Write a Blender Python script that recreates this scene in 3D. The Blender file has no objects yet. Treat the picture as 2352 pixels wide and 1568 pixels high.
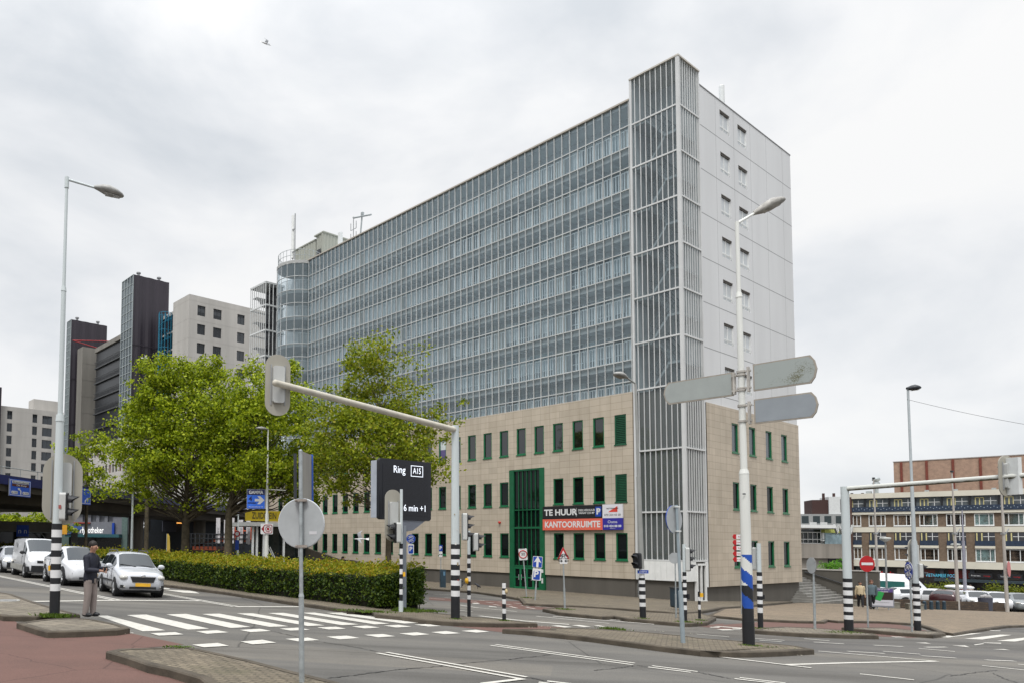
import bpy, bmesh, math, random
import numpy as np
from mathutils import Vector, Matrix, Euler
R = math.radians
random.seed(7)
scene = bpy.context.scene
col = scene.collection

# ---------------------------------------------------------------- camera model (a level street photo taken with a shifted lens)
IW = 2352.0
PX, FL, YH, ROLL, H = 650.0, 1672.0, 1242.0, 0.012, 1.65
PITCH = math.atan(FL / 31000.0)
PY = YH - FL * math.tan(PITCH)
CM = Matrix.Rotation(math.pi / 2 + PITCH, 3, 'X') @ Matrix.Rotation(ROLL, 3, 'Z')
CMT = CM.transposed()
GA, GB = -0.035191, -0.0194797          # the street falls gently to the right and away


def zg(x, y):
    return GA * x + GB * y


GN = Vector((-GA, -GB, 1)).normalized()


def ray(x, y):
    return CM @ Vector(((x - PX) / FL, -(y - PY) / FL, -1.0))


def proj(p):
    v = CMT @ (Vector(p) - Vector((0, 0, H)))
    return PX + FL * v.x / -v.z, PY - FL * v.y / -v.z


def G(x, y, dz=0.0):
    """point of the street surface seen at a place of the photograph"""
    d = ray(x, y)
    t = (-H + dz) / (d.z - GA * d.x - GB * d.y)
    return Vector((t * d.x, t * d.y, H + t * d.z))


def W(x, y, depth):
    d = ray(x, y)
    t = depth / d.y
    return Vector((t * d.x, depth, H + t * d.z))


def GX(x, depth):
    """street point at a picture column and a distance"""
    t = depth / ray(x, 1280).y
    X = t * ray(x, 1280).x
    return Vector((X, depth, zg(X, depth)))


def HZ(p, y):
    """height above p whose picture row is y"""
    lo, hi = -10.0, 80.0
    for _ in range(50):
        m = (lo + hi) / 2
        if proj((p[0], p[1], p[2] + m))[1] > y:
            lo = m
        else:
            hi = m
    return (lo + hi) / 2


# ---------------------------------------------------------------- materials
MATS = {}


def nt(name):
    m = bpy.data.materials.new(name)
    m.use_nodes = True
    t = m.node_tree
    return m, t, t.nodes['Principled BSDF']


def link(t, a, b):
    t.links.new(a, b)


def ramp(t, fac, stops):
    r = t.nodes.new('ShaderNodeValToRGB')
    e = r.color_ramp.elements
    while len(e) < len(stops):
        e.new(0.5)
    for i, (p, c) in enumerate(stops):
        e[i].position = p
        e[i].color = (c[0], c[1], c[2], 1)
    link(t, fac, r.inputs[0])
    return r.outputs[0]


def noise(t, scale, detail=4, rough=0.55, vec=None):
    n = t.nodes.new('ShaderNodeTexNoise')
    n.inputs['Scale'].default_value = scale
    n.inputs['Detail'].default_value = detail
    n.inputs['Roughness'].default_value = rough
    if vec is not None:
        link(t, vec, n.inputs['Vector'])
    return n.outputs['Fac']


def coords(t, kind='Object', scale=None):
    c = t.nodes.new('ShaderNodeTexCoord').outputs[kind]
    if scale:
        mp = t.nodes.new('ShaderNodeMapping')
        mp.inputs['Scale'].default_value = scale
        link(t, c, mp.inputs['Vector'])
        return mp.outputs[0]
    return c


def mixc(t, fac, a, b, mode='MIX'):
    m = t.nodes.new('ShaderNodeMix')
    m.data_type = 'RGBA'
    m.blend_type = mode
    for s, v in ((m.inputs[0], fac), (m.inputs[6], a), (m.inputs[7], b)):
        if hasattr(v, 'links'):
            link(t, v, s)
        elif isinstance(v, (int, float)):
            s.default_value = v
        else:
            s.default_value = (v[0], v[1], v[2], 1)
    return m.outputs[2]


def M(name, c, rough=0.6, metal=0.0, var=0.12, scale=3.0, spec=0.4, bump=0.0, emit=0.0, streak=False):
    """painted / plain surface with a little wear and tonal drift"""
    if name in MATS:
        return MATS[name]
    m, t, b = nt(name)
    lo = [max(0, v * (1 - var)) for v in c]
    hi = [min(1, v * (1 + var)) for v in c]
    vec = coords(t, 'Object', (1, 1, 0.12) if streak else None)
    f = noise(t, scale, 6, 0.6, vec)
    link(t, ramp(t, f, [(0.3, lo), (0.7, hi)]), b.inputs['Base Color'])
    b.inputs['Roughness'].default_value = rough
    b.inputs['Metallic'].default_value = metal
    b.inputs['Specular IOR Level'].default_value = spec
    if bump:
        bp = t.nodes.new('ShaderNodeBump')
        bp.inputs['Strength'].default_value = bump
        bp.inputs['Distance'].default_value = 0.02
        link(t, noise(t, scale * 12, 5, 0.6, vec), bp.inputs['Height'])
        link(t, bp.outputs[0], b.inputs['Normal'])
    if emit:
        b.inputs['Emission Color'].default_value = (c[0], c[1], c[2], 1)
        b.inputs['Emission Strength'].default_value = emit
    MATS[name] = m
    return m


def glass_mat(name, tint, refl=1.0, opac=0.0, body=(0.02, 0.03, 0.035), rough=0.01):
    """a window pane: part see-through, part dark body, mirrored by angle"""
    m, t, b = nt(name)
    t.nodes.remove(b)
    out = t.nodes['Material Output']
    tr = t.nodes.new('ShaderNodeBsdfTransparent')
    tr.inputs[0].default_value = (*tint, 1)
    df = t.nodes.new('ShaderNodeBsdfDiffuse')
    df.inputs[0].default_value = (*body, 1)
    gl = t.nodes.new('ShaderNodeBsdfGlossy')
    gl.inputs['Roughness'].default_value = rough
    gl.inputs[0].default_value = (0.95, 0.97, 1, 1)
    mx = t.nodes.new('ShaderNodeMixShader')
    mx.inputs[0].default_value = opac
    link(t, tr.outputs[0], mx.inputs[1])
    link(t, df.outputs[0], mx.inputs[2])
    fr = t.nodes.new('ShaderNodeFresnel')
    ge = t.nodes.new('ShaderNodeNewGeometry')
    ma = t.nodes.new('ShaderNodeMath')
    ma.operation = 'MULTIPLY_ADD'
    link(t, ge.outputs['Backfacing'], ma.inputs[0])
    ma.inputs[1].default_value = -.83333
    ma.inputs[2].default_value = 1.5
    link(t, ma.outputs[0], fr.inputs[0])
    mu = t.nodes.new('ShaderNodeMath')
    mu.operation = 'MULTIPLY'
    mu.inputs[1].default_value = refl
    link(t, fr.outputs[0], mu.inputs[0])
    m2 = t.nodes.new('ShaderNodeMixShader')
    link(t, mu.outputs[0], m2.inputs[0])
    link(t, mx.outputs[0], m2.inputs[1])
    link(t, gl.outputs[0], m2.inputs[2])
    link(t, m2.outputs[0], out.inputs['Surface'])
    MATS[name] = m
    return m


# ---------------------------------------------------------------- mesh building
class MB:
    def __init__(s):
        s.v, s.f, s.m, s.s = [], [], [], []

    def add(s, vs, fs, mi=0, smooth=False):
        o = len(s.v)
        s.v.extend([tuple(v) for v in vs])
        for f in fs:
            s.f.append(tuple(i + o for i in f))
            s.m.append(mi)
            s.s.append(smooth)
        return s

    def box(s, c, d, mi=0, rz=0.0, mat=None):
        x, y, z = d[0] / 2, d[1] / 2, d[2] / 2
        vs = [Vector((i * x, j * y, k * z)) for k in (-1, 1) for j in (-1, 1) for i in (-1, 1)]
        if rz:
            r = Matrix.Rotation(rz, 3, 'Z')
            vs = [r @ v for v in vs]
        if mat is not None:
            vs = [mat @ v for v in vs]
        vs = [v + Vector(c) for v in vs]
        return s.add(vs, [(0, 2, 3, 1), (4, 5, 7, 6), (0, 1, 5, 4), (2, 6, 7, 3), (0, 4, 6, 2), (1, 3, 7, 5)], mi)

    def b(s, x0, x1, y0, y1, z0, z1, mi=0):
        return s.box(((x0 + x1) / 2, (y0 + y1) / 2, (z0 + z1) / 2), (abs(x1 - x0), abs(y1 - y0), abs(z1 - z0)), mi)

    def tube(s, p0, p1, r0, r1=None, n=10, mi=0, caps=True, smooth=True):
        r1 = r0 if r1 is None else r1
        p0, p1 = Vector(p0), Vector(p1)
        d = (p1 - p0)
        if d.length < 1e-6:
            return s
        q = d.to_track_quat('Z', 'Y')
        a = [p0 + q @ Vector((r0 * math.cos(2 * math.pi * i / n), r0 * math.sin(2 * math.pi * i / n), 0)) for i in range(n)]
        c = [p1 + q @ Vector((r1 * math.cos(2 * math.pi * i / n), r1 * math.sin(2 * math.pi * i / n), 0)) for i in range(n)]
        s.add(a + c, [(i, (i + 1) % n, n + (i + 1) % n, n + i) for i in range(n)], mi, smooth)
        if caps:
            s.add(a, [tuple(reversed(range(n)))], mi)
            s.add(c, [tuple(range(n))], mi)
        return s

    def path(s, pts, r, n=8, mi=0):
        for i in range(len(pts) - 1):
            ra = r[i] if isinstance(r, (list, tuple)) else r
            rb = r[i + 1] if isinstance(r, (list, tuple)) else r
            s.tube(pts[i], pts[i + 1], ra, rb, n, mi)
        return s

    def lathe(s, prof, n=16, mat=None, mi=0, smooth=True):
        vs = []
        for r, z in prof:
            for i in range(n):
                a = 2 * math.pi * i / n
                v = Vector((r * math.cos(a), r * math.sin(a), z))
                vs.append(mat @ v if mat is not None else v)
        fs = []
        for k in range(len(prof) - 1):
            for i in range(n):
                fs.append((k * n + i, k * n + (i + 1) % n, (k + 1) * n + (i + 1) % n, (k + 1) * n + i))
        return s.add(vs, fs, mi, smooth)

    def ell(s, c, r, n=10, k=7, mi=0):
        prof = [(math.sin(math.pi * i / k), -math.cos(math.pi * i / k)) for i in range(k + 1)]
        mt = Matrix.Translation(Vector(c)) @ Matrix.Diagonal((r[0], r[1], r[2], 1))
        return s.lathe([(max(a, 1e-4), z) for a, z in prof], n, mt, mi)

    def plate(s, poly, th, mat=None, mi=0, mi_side=None, mi_back=None):
        """outline in x,z with thickness along +y (front at y = 0, facing -y)"""
        n = len(poly)
        f = [Vector((p[0], 0, p[1])) for p in poly]
        k = [Vector((p[0], th, p[1])) for p in poly]
        if mat is not None:
            f = [mat @ v for v in f]
            k = [mat @ v for v in k]
        s.add(f, [tuple(range(n))], mi)
        s.add(k, [tuple(reversed(range(n)))], mi if mi_back is None else mi_back)
        s.add(f + k, [(i, n + i, n + (i + 1) % n, (i + 1) % n) for i in range(n)], mi if mi_side is None else mi_side)
        return s

    def prism(s, poly, z0, z1, mi=0, mi_side=None):
        n = len(poly)
        a = [(p[0], p[1], z0) for p in poly]
        c = [(p[0], p[1], z1) for p in poly]
        s.add(a, [tuple(reversed(range(n)))], mi)
        s.add(c, [tuple(range(n))], mi)
        s.add(a + c, [(i, (i + 1) % n, n + (i + 1) % n, n + i) for i in range(n)], mi if mi_side is None else mi_side)
        return s

    def build(s, name, mats, parent=None, loc=None, rz=0.0):
        me = bpy.data.meshes.new(name)
        me.from_pydata(s.v, [], s.f)
        if not isinstance(mats, (list, tuple)):
            mats = [mats]
        for m in mats:
            me.materials.append(m)
        me.polygons.foreach_set('material_index', s.m)
        me.polygons.foreach_set('use_smooth', s.s)
        me.update()
        o = bpy.data.objects.new(name, me)
        col.objects.link(o)
        if parent is not None:
            o.parent = parent
        if loc is not None:
            o.location = loc
        if rz:
            o.rotation_euler.z = rz
        return o


def tag(o, label=None, cat=None, group=None, kind=None):
    if label:
        o['label'] = label
    if cat:
        o['category'] = cat
    if group:
        o['group'] = group
    if kind:
        o['kind'] = kind
    return o


def thing(name, label, cat, loc=(0, 0, 0), rz=0.0, group=None, lean=None):
    o = bpy.data.objects.new(name, None)
    o.empty_display_size = 0.3
    col.objects.link(o)
    o.location = loc
    o.rotation_euler = (lean[0] if lean else 0, lean[1] if lean else 0, rz)
    return tag(o, label, cat, group)


def structure(o):
    o['kind'] = 'structure'
    return o


def dup(root, loc=None, rz=None, label=None):
    c = root.copy()
    col.objects.link(c)
    if loc is not None:
        c.location = loc
    if rz is not None:
        c.rotation_euler.z = rz
    if label:
        c['label'] = label
    for ch in list(root.children):
        d = ch.copy()
        col.objects.link(d)
        d.parent = c
        for g in list(ch.children):
            e = g.copy()
            col.objects.link(e)
            e.parent = d
    return c


RX90 = Matrix.Rotation(math.pi / 2, 4, 'X')


def text(parent, body, size, x, z, mat, y=-0.004, name='lettering', align='CENTER', bold=0.0, xs=1.0, ext=0.002, shear=0.0, rot=None):
    """lettering standing in the x,z plane of its sign, facing -y"""
    cu = bpy.data.curves.new(name, 'FONT')
    cu.body = body
    cu.size = size
    cu.align_x = align
    cu.align_y = 'CENTER'
    cu.extrude = ext
    cu.offset = bold
    cu.shear = shear
    cu.resolution_u = 3
    o = bpy.data.objects.new(name, cu)
    me = bpy.data.meshes.new_from_object(o)
    bpy.data.objects.remove(o)
    me.transform(Matrix.Translation((x, y, z)) @ (rot or Matrix.Identity(4)) @ RX90 @ Matrix.Diagonal((xs, 1, 1, 1)))
    me.materials.clear()
    me.materials.append(mat)
    t = bpy.data.objects.new(name, me)
    col.objects.link(t)
    t.parent = parent
    return t


def obround(w, h, n=8, r=None):
    """rounded rectangle outline centred on 0 in x,z"""
    r = min(w, h) / 2 if r is None else r
    pts = []
    for cx, cz, a0 in ((w / 2 - r, h / 2 - r, 0), (-w / 2 + r, h / 2 - r, 90), (-w / 2 + r, -h / 2 + r, 180), (w / 2 - r, -h / 2 + r, 270)):
        for i in range(n + 1):
            a = R(a0 + 90 * i / n)
            pts.append((cx + r * math.cos(a), cz + r * math.sin(a)))
    out = []
    for p in pts:
        if not out or (abs(p[0] - out[-1][0]) + abs(p[1] - out[-1][1])) > 1e-5:
            out.append(p)
    if abs(out[0][0] - out[-1][0]) + abs(out[0][1] - out[-1][1]) < 1e-5:
        out.pop()
    return out


def disc(r, n=28):
    return [(r * math.cos(2 * math.pi * i / n), r * math.sin(2 * math.pi * i / n)) for i in range(n)]


def quads(name, arr, mat, parent=None, uvrand=True):
    """many loose four-sided leaves in one mesh; arr is (N,4,3)"""
    n = len(arr)
    me = bpy.data.meshes.new(name)
    me.vertices.add(n * 4)
    me.vertices.foreach_set('co', np.asarray(arr, dtype=np.float32).reshape(-1))
    me.loops.add(n * 4)
    me.loops.foreach_set('vertex_index', np.arange(n * 4, dtype=np.int32))
    me.polygons.add(n)
    me.polygons.foreach_set('loop_start', np.arange(0, n * 4, 4, dtype=np.int32))
    me.polygons.foreach_set('loop_total', np.full(n, 4, dtype=np.int32))
    me.materials.append(mat)
    me.update(calc_edges=True)
    o = bpy.data.objects.new(name, me)
    col.objects.link(o)
    if parent is not None:
        o.parent = parent
    return o


def leaf_quads(cent, size, rng, flat=0.0, up=None):
    """folded leaf-like rhombs around the given centres"""
    n = len(cent)
    a = rng.normal(size=(n, 3))
    if flat:
        a[:, 2] *= flat
    a /= np.linalg.norm(a, axis=1)[:, None]
    b = rng.normal(size=(n, 3))
    b -= a * (a * b).sum(1)[:, None]
    b /= np.linalg.norm(b, axis=1)[:, None]
    s = (size * rng.uniform(0.6, 1.3, n))[:, None]
    return np.stack([cent - a * s * .6, cent + b * s * .42, cent + a * s * .6, cent - b * s * .42], axis=1)


def leaf_mat(name, stops, trans=0.35):
    m, t, b = nt(name)
    g = t.nodes.new('ShaderNodeNewGeometry')
    c = ramp(t, g.outputs['Random Per Island'], stops)
    link(t, c, b.inputs['Base Color'])
    b.inputs['Roughness'].default_value = 0.55
    b.inputs['Specular IOR Level'].default_value = 0.25
    tl = t.nodes.new('ShaderNodeBsdfTranslucent')
    link(t, c, tl.inputs[0])
    mx = t.nodes.new('ShaderNodeMixShader')
    mx.inputs[0].default_value = trans
    link(t, b.outputs[0], mx.inputs[1])
    link(t, tl.outputs[0], mx.inputs[2])
    link(t, mx.outputs[0], t.nodes['Material Output'].inputs['Surface'])
    MATS[name] = m
    return m
# street plan in metres: raised pavements, red cycle paths, painted markings
ISLANDS = [
    ('s', [(-9.71,23.067),(-8.717,22.633),(-8.088,21.998),(-6.504,19.36),(-5.42,17.74),(-4.541,16.539),(-4.889,16.262),(-5.1,15.977),(-5.22,15.617),(-5.847,15.409),(-5.996,15.609),(-6.77,15.681)]),
    ('s', [(-5.134,14.213),(-4.847,15.192),(-4.395,15.715),(-3.919,15.494),(-3.271,14.769),(-2.943,14.265),(-3.094,13.834),(-3.705,13.272),(-4.132,12.973),(-4.445,13.32)]),
    ('p', [(-2.596,10.884),(-2.478,11.226),(-1.585,11.829),(-1.506,11.837),(-1.096,11.431),(-0.429,10.68),(0.175,9.846),(0.696,9.196),(1.25,8.292),(1.824,6.785),(0.17,5.002),(-0.349,7.044),(-0.989,9.002),(-1.453,9.565),(-1.779,9.833),(-2.182,10.391)]),
    ('p', [(1.936,21.862),(2.702,22.108),(2.664,20.804),(3.327,20.428),(3.873,19.591),(4.791,19.446),(5.707,19.648),(7.11,20.37),(6.984,20.59),(6.556,20.899),(6.125,21.513),(5.547,21.694),(5.128,22.166),(4.835,22.48),(4.12,23.616),(4.244,27.697),(1.074,34.439),(-3.196,41.978),(-10.527,55.528),(-17.857,66.818),(-26.444,75.362),(-25.261,68.508),(-13.83,43.065),(-9.808,39.047),(-6.14,33.887),(-4.705,32.175),(-2.207,28.904),(-0.166,25.483),(1.212,23.484),(2.195,21.856)]),
    ('p', [(5.417,18.005),(5.934,17.878),(7.035,17.036),(7.619,16.182),(8.165,15.445),(8.604,15.028),(8.562,15.02),(9.011,15.009),(9.803,15.295),(10.758,15.787),(11.998,16.535),(12.049,17.166),(11.631,17.583),(11.06,17.81),(10.294,18.048),(10.215,18.504),(9.423,19.068),(8.493,19.466),(7.021,19.145),(6.78,18.524)]),
    ('p', [(8.655,43.793),(9.993,42.98),(11.151,42.071),(11.626,38.468),(11.671,35.991),(10.361,31.391),(10.989,31.127),(12.591,31.339),(14.201,30.884),(15.247,30.119),(16.015,29.603),(17.333,30.719),(19.84,33.769),(21.942,36.471),(26.514,41.277),(36.255,51.912),(43.079,62.011),(165.167,240.683),(30.04,53.564),(23.302,49.414),(24.306,64.567),(18.045,67.013),(10.201,67.939),(5.67,55.305)]),
    ('p', [(9.874,27.746),(9.844,26.01),(10.77,24.676),(11.493,25.324),(11.47,24.4),(12.059,23.832),(12.804,23.183),(14.083,24.272),(16.289,27.464),(17.238,30.242),(15.602,28.841),(13.968,28.921),(13.072,29.941),(11.787,30.21)]),
    ('z', [(17,29.229),(17.675,27.976),(18.843,28.025),(19.668,27.985),(21.125,28.533),(22.28,29.886),(22.29,29.381),(23.051,29.786),(24.949,30.622),(26.172,30.242),(24.357,27.506),(23.093,25.787),(22.717,24.808),(27.196,28.432),(31.713,32.026),(33.521,33.098),(38.882,36.3),(57.922,52.589),(54.386,53.657),(40.479,48.875),(41.184,53.358),(35.753,50.824),(34.499,49.401),(25.483,39.675),(21.431,35.624)]),
    ('s', [(13.998,21.749),(14.477,21.544),(15.222,21.364),(16.718,21.618),(17.878,21.96),(18.236,22.595),(18.084,23.072),(18.029,23.618),(17.366,24.025),(16.291,23.877),(15.135,23.077)]),
    ('s', [(19.118,25.041),(19.65,24.13),(20.043,23.729),(20.769,23.383),(22.188,24.502),(22.685,25.276),(21.788,25.186),(21.583,26.174),(19.813,25.272)])]
REDS = [
    [(-7.852,17.234),(-6.297,16.396),(-6.291,16.579),(-5.517,15.299),(-4.322,13.523),(-2.914,14.297),(-1.726,12.993),(-2.789,11.691),(-1.021,9.302),(-0.366,7.398),(0.024,4.912),(-2.091,4.254),(-6.791,10.959)],
    [(4.343,19.664),(7.45,21.346),(7.295,20.883),(8.126,20.841),(7.208,19.656),(7.192,19.648),(5.508,18.344)],
    [(7.093,35.264),(8.045,34.776),(9.135,34.168),(11.441,35.284),(10.766,32.645),(13.249,32.976),(12.577,30.007),(10.313,29.028),(9.611,28.941),(9.466,28.486),(8.82,30.356),(7.509,32.298),(6.529,32.459)],
    [(14.009,24.343),(15.709,25.974),(15.093,25.108),(19.524,29.038),(22.514,30.285),(24.387,31.096),(26.349,31.944),(24.911,28.792),(22.471,24.818),(19.752,23.112),(18.843,23.146),(18.874,23.482),(16.959,25.232),(15.225,23.654),(13.819,22.992),(13.613,23.855)]]
MARKS = [
    [(-4.434,17.601),(-4.22,17.774),(-2.389,15.105),(-2.783,14.739)],
    [(-3.831,18.126),(-3.425,18.546),(-1.564,15.844),(-1.973,15.454)],
    [(-2.967,18.842),(-2.513,19.303),(-0.708,16.634),(-1.121,16.204)],
    [(-2.119,19.452),(-1.69,19.849),(0.165,17.22),(-0.278,16.862)],
    [(-1.238,20.177),(-0.818,20.488),(1.051,17.867),(0.624,17.508)],
    [(-0.396,20.802),(0.039,21.156),(1.952,18.56),(1.489,18.15)],
    [(0.563,21.505),(0.977,21.819),(2.829,19.212),(2.387,18.802)],
    [(1.334,21.874),(1.829,22.335),(3.704,19.903),(3.26,19.455)],
    [(-2.569,14.404),(-2.147,14.831),(-1.93,14.499),(-2.348,14.09)],
    [(-1.76,15.173),(-1.377,15.608),(-1.102,15.303),(-1.506,14.843)],
    [(-0.905,15.881),(-0.477,16.34),(-0.225,15.979),(-0.66,15.553)],
    [(-0.042,16.565),(0.39,17.005),(0.652,16.643),(0.204,16.249)],
    [(0.836,17.26),(1.306,17.673),(1.527,17.268),(1.094,16.907)],
    [(1.714,17.914),(2.129,18.356),(2.411,17.996),(1.989,17.587)],
    [(2.594,18.564),(3.031,19.008),(3.308,18.647),(2.839,18.202)],
    [(3.479,19.232),(3.916,19.691),(4.181,19.231),(3.797,18.929)],
    [(-1.575,12.966),(-1.163,13.403),(-0.928,13.056),(-1.336,12.699)],
    [(-0.765,13.76),(-0.363,14.228),(-0.096,13.866),(-0.52,13.425)],
    [(0.075,14.597),(0.538,15.018),(0.756,14.687),(0.33,14.269)],
    [(0.941,15.346),(1.403,15.756),(1.64,15.404),(1.197,14.987)],
    [(1.811,16.085),(2.283,16.467),(2.502,16.096),(2.069,15.713)],
    [(2.688,16.736),(3.177,17.233),(3.408,16.89),(2.973,16.435)],
    [(3.556,17.422),(4.029,17.912),(4.27,17.494),(3.796,17.098)],
    [(4.427,18.095),(4.939,18.643),(5.174,18.254),(4.753,17.865)],
    [(-7.003,20.907),(-5.086,22.944),(-5.29,23.136),(-7.207,21.099)],
    [(-5.113,22.922),(-2.657,24.493),(-2.807,24.729),(-5.263,23.158)],
    [(-1.331,22.58),(0.763,23.994),(0.607,24.226),(-1.487,22.812)],
    [(-17.155,40.334),(-5.349,23.059),(-5.258,23.121),(-17.064,40.396)],
    [(-16.974,40.458),(-5.168,23.183),(-5.077,23.245),(-16.883,40.52)],
    [(-5.374,28.693),(-1.553,22.68),(-1.46,22.739),(-5.281,28.752)],
    [(-5.189,28.81),(-1.368,22.797),(-1.275,22.856),(-5.096,28.869)],
    [(-5.459,32.148),(-4.839,31.64),(-4.801,31.041),(-5.33,31.286)],
    [(-4.922,30.456),(-3.862,30.616),(-3.552,30.052),(-3.255,28.978),(-3.903,29.036)],
    [(1.666,13.022),(3.471,10.832),(3.549,10.896),(1.744,13.086)],
    [(1.856,13.181),(3.654,11.019),(3.73,11.083),(1.932,13.245)],
    [(3.547,10.9),(2.776,10.285),(2.838,10.207),(3.609,10.822)],
    [(4.301,15.179),(6.243,13.092),(6.317,13.16),(4.375,15.247)],
    [(4.459,15.385),(6.398,13.347),(6.47,13.415),(4.531,15.453)],
    [(6.412,12.871),(6.913,12.433),(6.979,12.509),(6.478,12.947)],
    [(6.58,13.074),(7.106,12.575),(7.174,12.647),(6.648,13.146)],
    [(7.338,11.913),(7.853,11.545),(7.911,11.627),(7.396,11.995)],
    [(7.511,12.057),(8.004,11.681),(8.064,11.761),(7.571,12.137)],
    [(3.691,10.567),(3.949,10.416),(3.999,10.502),(3.741,10.653)],
    [(3.863,10.706),(4.171,10.542),(4.217,10.63),(3.909,10.794)],
    [(8.936,15.009),(9.984,13.87),(10.072,13.952),(9.024,15.091)],
    [(9.805,14.2),(11.709,15.072),(11.659,15.182),(9.755,14.31)],
    [(11.707,15.071),(14.545,16.225),(14.499,16.337),(11.661,15.183)],
    [(12.635,17.269),(13.142,16.992),(13.194,17.088),(12.687,17.365)],
    [(13.14,16.992),(14.48,16.217),(14.536,16.313),(13.196,17.088)],
    [(13.571,17.555),(14.359,17.436),(14.375,17.544),(13.587,17.663)],
    [(15.878,19.617),(16.68,19.634),(16.678,19.744),(15.876,19.727)],
    [(14.753,17.993),(15.403,17.681),(15.451,17.781),(14.801,18.093)],
    [(15.094,17.279),(15.777,17.135),(15.799,17.243),(15.116,17.387)],
    [(16.745,19.292),(17.299,18.853),(17.367,18.939),(16.813,19.378)],
    [(17.449,19.811),(18.353,20.186),(18.311,20.288),(17.407,19.913)],
    [(10.489,13.329),(11.048,12.843),(11.12,12.927),(10.561,13.413)],
    [(15.034,15.775),(15.468,15.275),(15.552,15.347),(15.118,15.847)],
    [(16.372,17.023),(17.121,17.089),(17.111,17.199),(16.362,17.133)],
    [(16.459,16.413),(16.578,16.318),(16.646,16.404),(16.527,16.499)],
    [(12.879,19.985),(13.599,19.808),(13.625,19.914),(12.905,20.091)],
    [(12.709,19.479),(13.212,19.346),(13.24,19.452),(12.737,19.585)],
    [(14.323,19.705),(15.042,19.574),(15.062,19.682),(14.343,19.813)],
    [(14.736,20.682),(15.221,20.376),(15.279,20.47),(14.794,20.776)],
    [(10.487,13.327),(10.693,13.165),(10.761,13.251),(10.555,13.413)],
    [(11.634,20.558),(12.293,20.153),(12.351,20.247),(11.692,20.652)],
    [(18.312,21.207),(18.848,21.474),(18.673,21.082)],
    [(19.04,20.842),(19.617,21.065),(19.262,20.539)],
    [(19.571,20.216),(20.121,20.452),(20.022,20.176)],
    [(21.517,24.118),(25.29,26.903),(26.159,27.369),(21.798,23.997)],
    [(22.152,23.803),(26.331,26.881),(26.926,27.04),(22.776,23.851)],
    [(22.954,23.551),(26.102,25.791),(25.319,24.9),(23.593,23.606)],
    [(20.266,21.491),(21.205,22.187),(21.049,21.978),(20.166,21.329)],
    [(21.598,22.609),(22.37,22.8),(22.025,22.473),(21.519,22.443)],
    [(19.325,23.289),(19.748,23.385),(19.818,23.245),(19.288,23.062)],
    [(28.383,29.55),(29.06,29.629),(28.693,29.286),(28.085,29.178)],
    [(7.754,21.11),(8.042,21.355),(8.354,21.051),(8.002,20.708)],
    [(8.563,21.639),(8.9,21.913),(9.068,21.499),(8.725,21.18)],
    [(9.348,21.949),(9.553,22.131),(9.625,21.77),(9.436,21.627)],
    [(8.286,29.34),(8.467,29.859),(8.636,29.43),(8.548,29.131)],
    [(8.167,31.507),(8.523,31.881),(8.472,31.282),(8.123,30.923)],
    [(13.522,22.807),(14.146,23.146),(14.045,22.755),(13.477,22.426)],
    [(14.409,23.459),(14.893,23.736),(14.571,23.299),(14.271,23.159)],
    [(14.191,24.139),(14.477,24.33),(15.15,24.03),(14.918,23.7)],
    [(13.816,23.707),(14.257,23.92),(14.118,23.608),(13.757,23.483)],
    [(7.272,22.412),(8.563,21.843),(8.663,22.071),(7.372,22.64)],
    [(6.311,23.694),(7.247,22.519),(7.443,22.675),(6.507,23.85)],
    [(8.617,24.916),(10.307,23.13),(10.401,23.22),(8.711,25.006)],
    [(9.335,25.258),(12.007,23.64),(12.101,23.794),(9.429,25.412)],
    [(10.529,25.533),(13.039,23.486),(13.127,23.594),(10.617,25.641)],
    [(7.102,29.497),(7.449,28.102),(7.585,28.136),(7.238,29.531)],
    [(7.329,28.541),(8.628,27.006),(8.72,27.084),(7.421,28.619)],
    [(6.308,26.131),(6.642,25.667),(6.74,25.737),(6.406,26.201)],
    [(5.488,22.935),(6.039,23.314),(5.925,23.478),(5.374,23.099)],
    [(7.825,35.286),(8.114,35.028),(8.194,35.118),(7.905,35.376)],
    [(6.821,34.037),(7.436,33.597),(7.506,33.695),(6.891,34.135)],
    [(8.591,34.905),(8.7,34.856),(8.75,34.966),(8.641,35.015)],
    [(8.456,32.99),(8.718,32.822),(8.782,32.924),(8.52,33.092)],
    [(9.101,32.787),(9.32,32.36),(9.426,32.414),(9.207,32.841)],
    [(9.879,33.603),(10.038,33.355),(10.14,33.419),(9.981,33.667)],
    [(9.365,30.262),(9.363,29.379),(9.483,29.379),(9.485,30.262)],
    [(9.725,31.977),(9.857,31.629),(9.969,31.671),(9.837,32.019)],
    [(10.497,33.212),(10.825,32.692),(10.927,32.756),(10.599,33.276)],
    [(10.267,31.589),(10.465,31.09),(10.577,31.134),(10.379,31.633)],
    [(10.011,30.191),(10.1,29.383),(10.22,29.397),(10.131,30.205)],
    [(10.772,31.151),(11.275,30.825),(11.341,30.925),(10.838,31.251)],
    [(9.23,34.378),(9.398,34.118),(9.498,34.184),(9.33,34.444)],
    [(8.947,31.102),(9.067,30.656),(9.183,30.688),(9.063,31.134)],
    [(8.013,38.5),(8.973,38.68),(8.951,38.798),(7.991,38.618)],
    [(9.148,44.783),(9.667,44.532),(9.719,44.64),(9.2,44.891)],
    [(10.755,31.084),(12.631,30.385),(12.663,30.469),(10.787,31.168)],
    [(-4.19,13.498),(-2.868,14.326),(-2.922,14.41),(-4.244,13.582)]]
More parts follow.
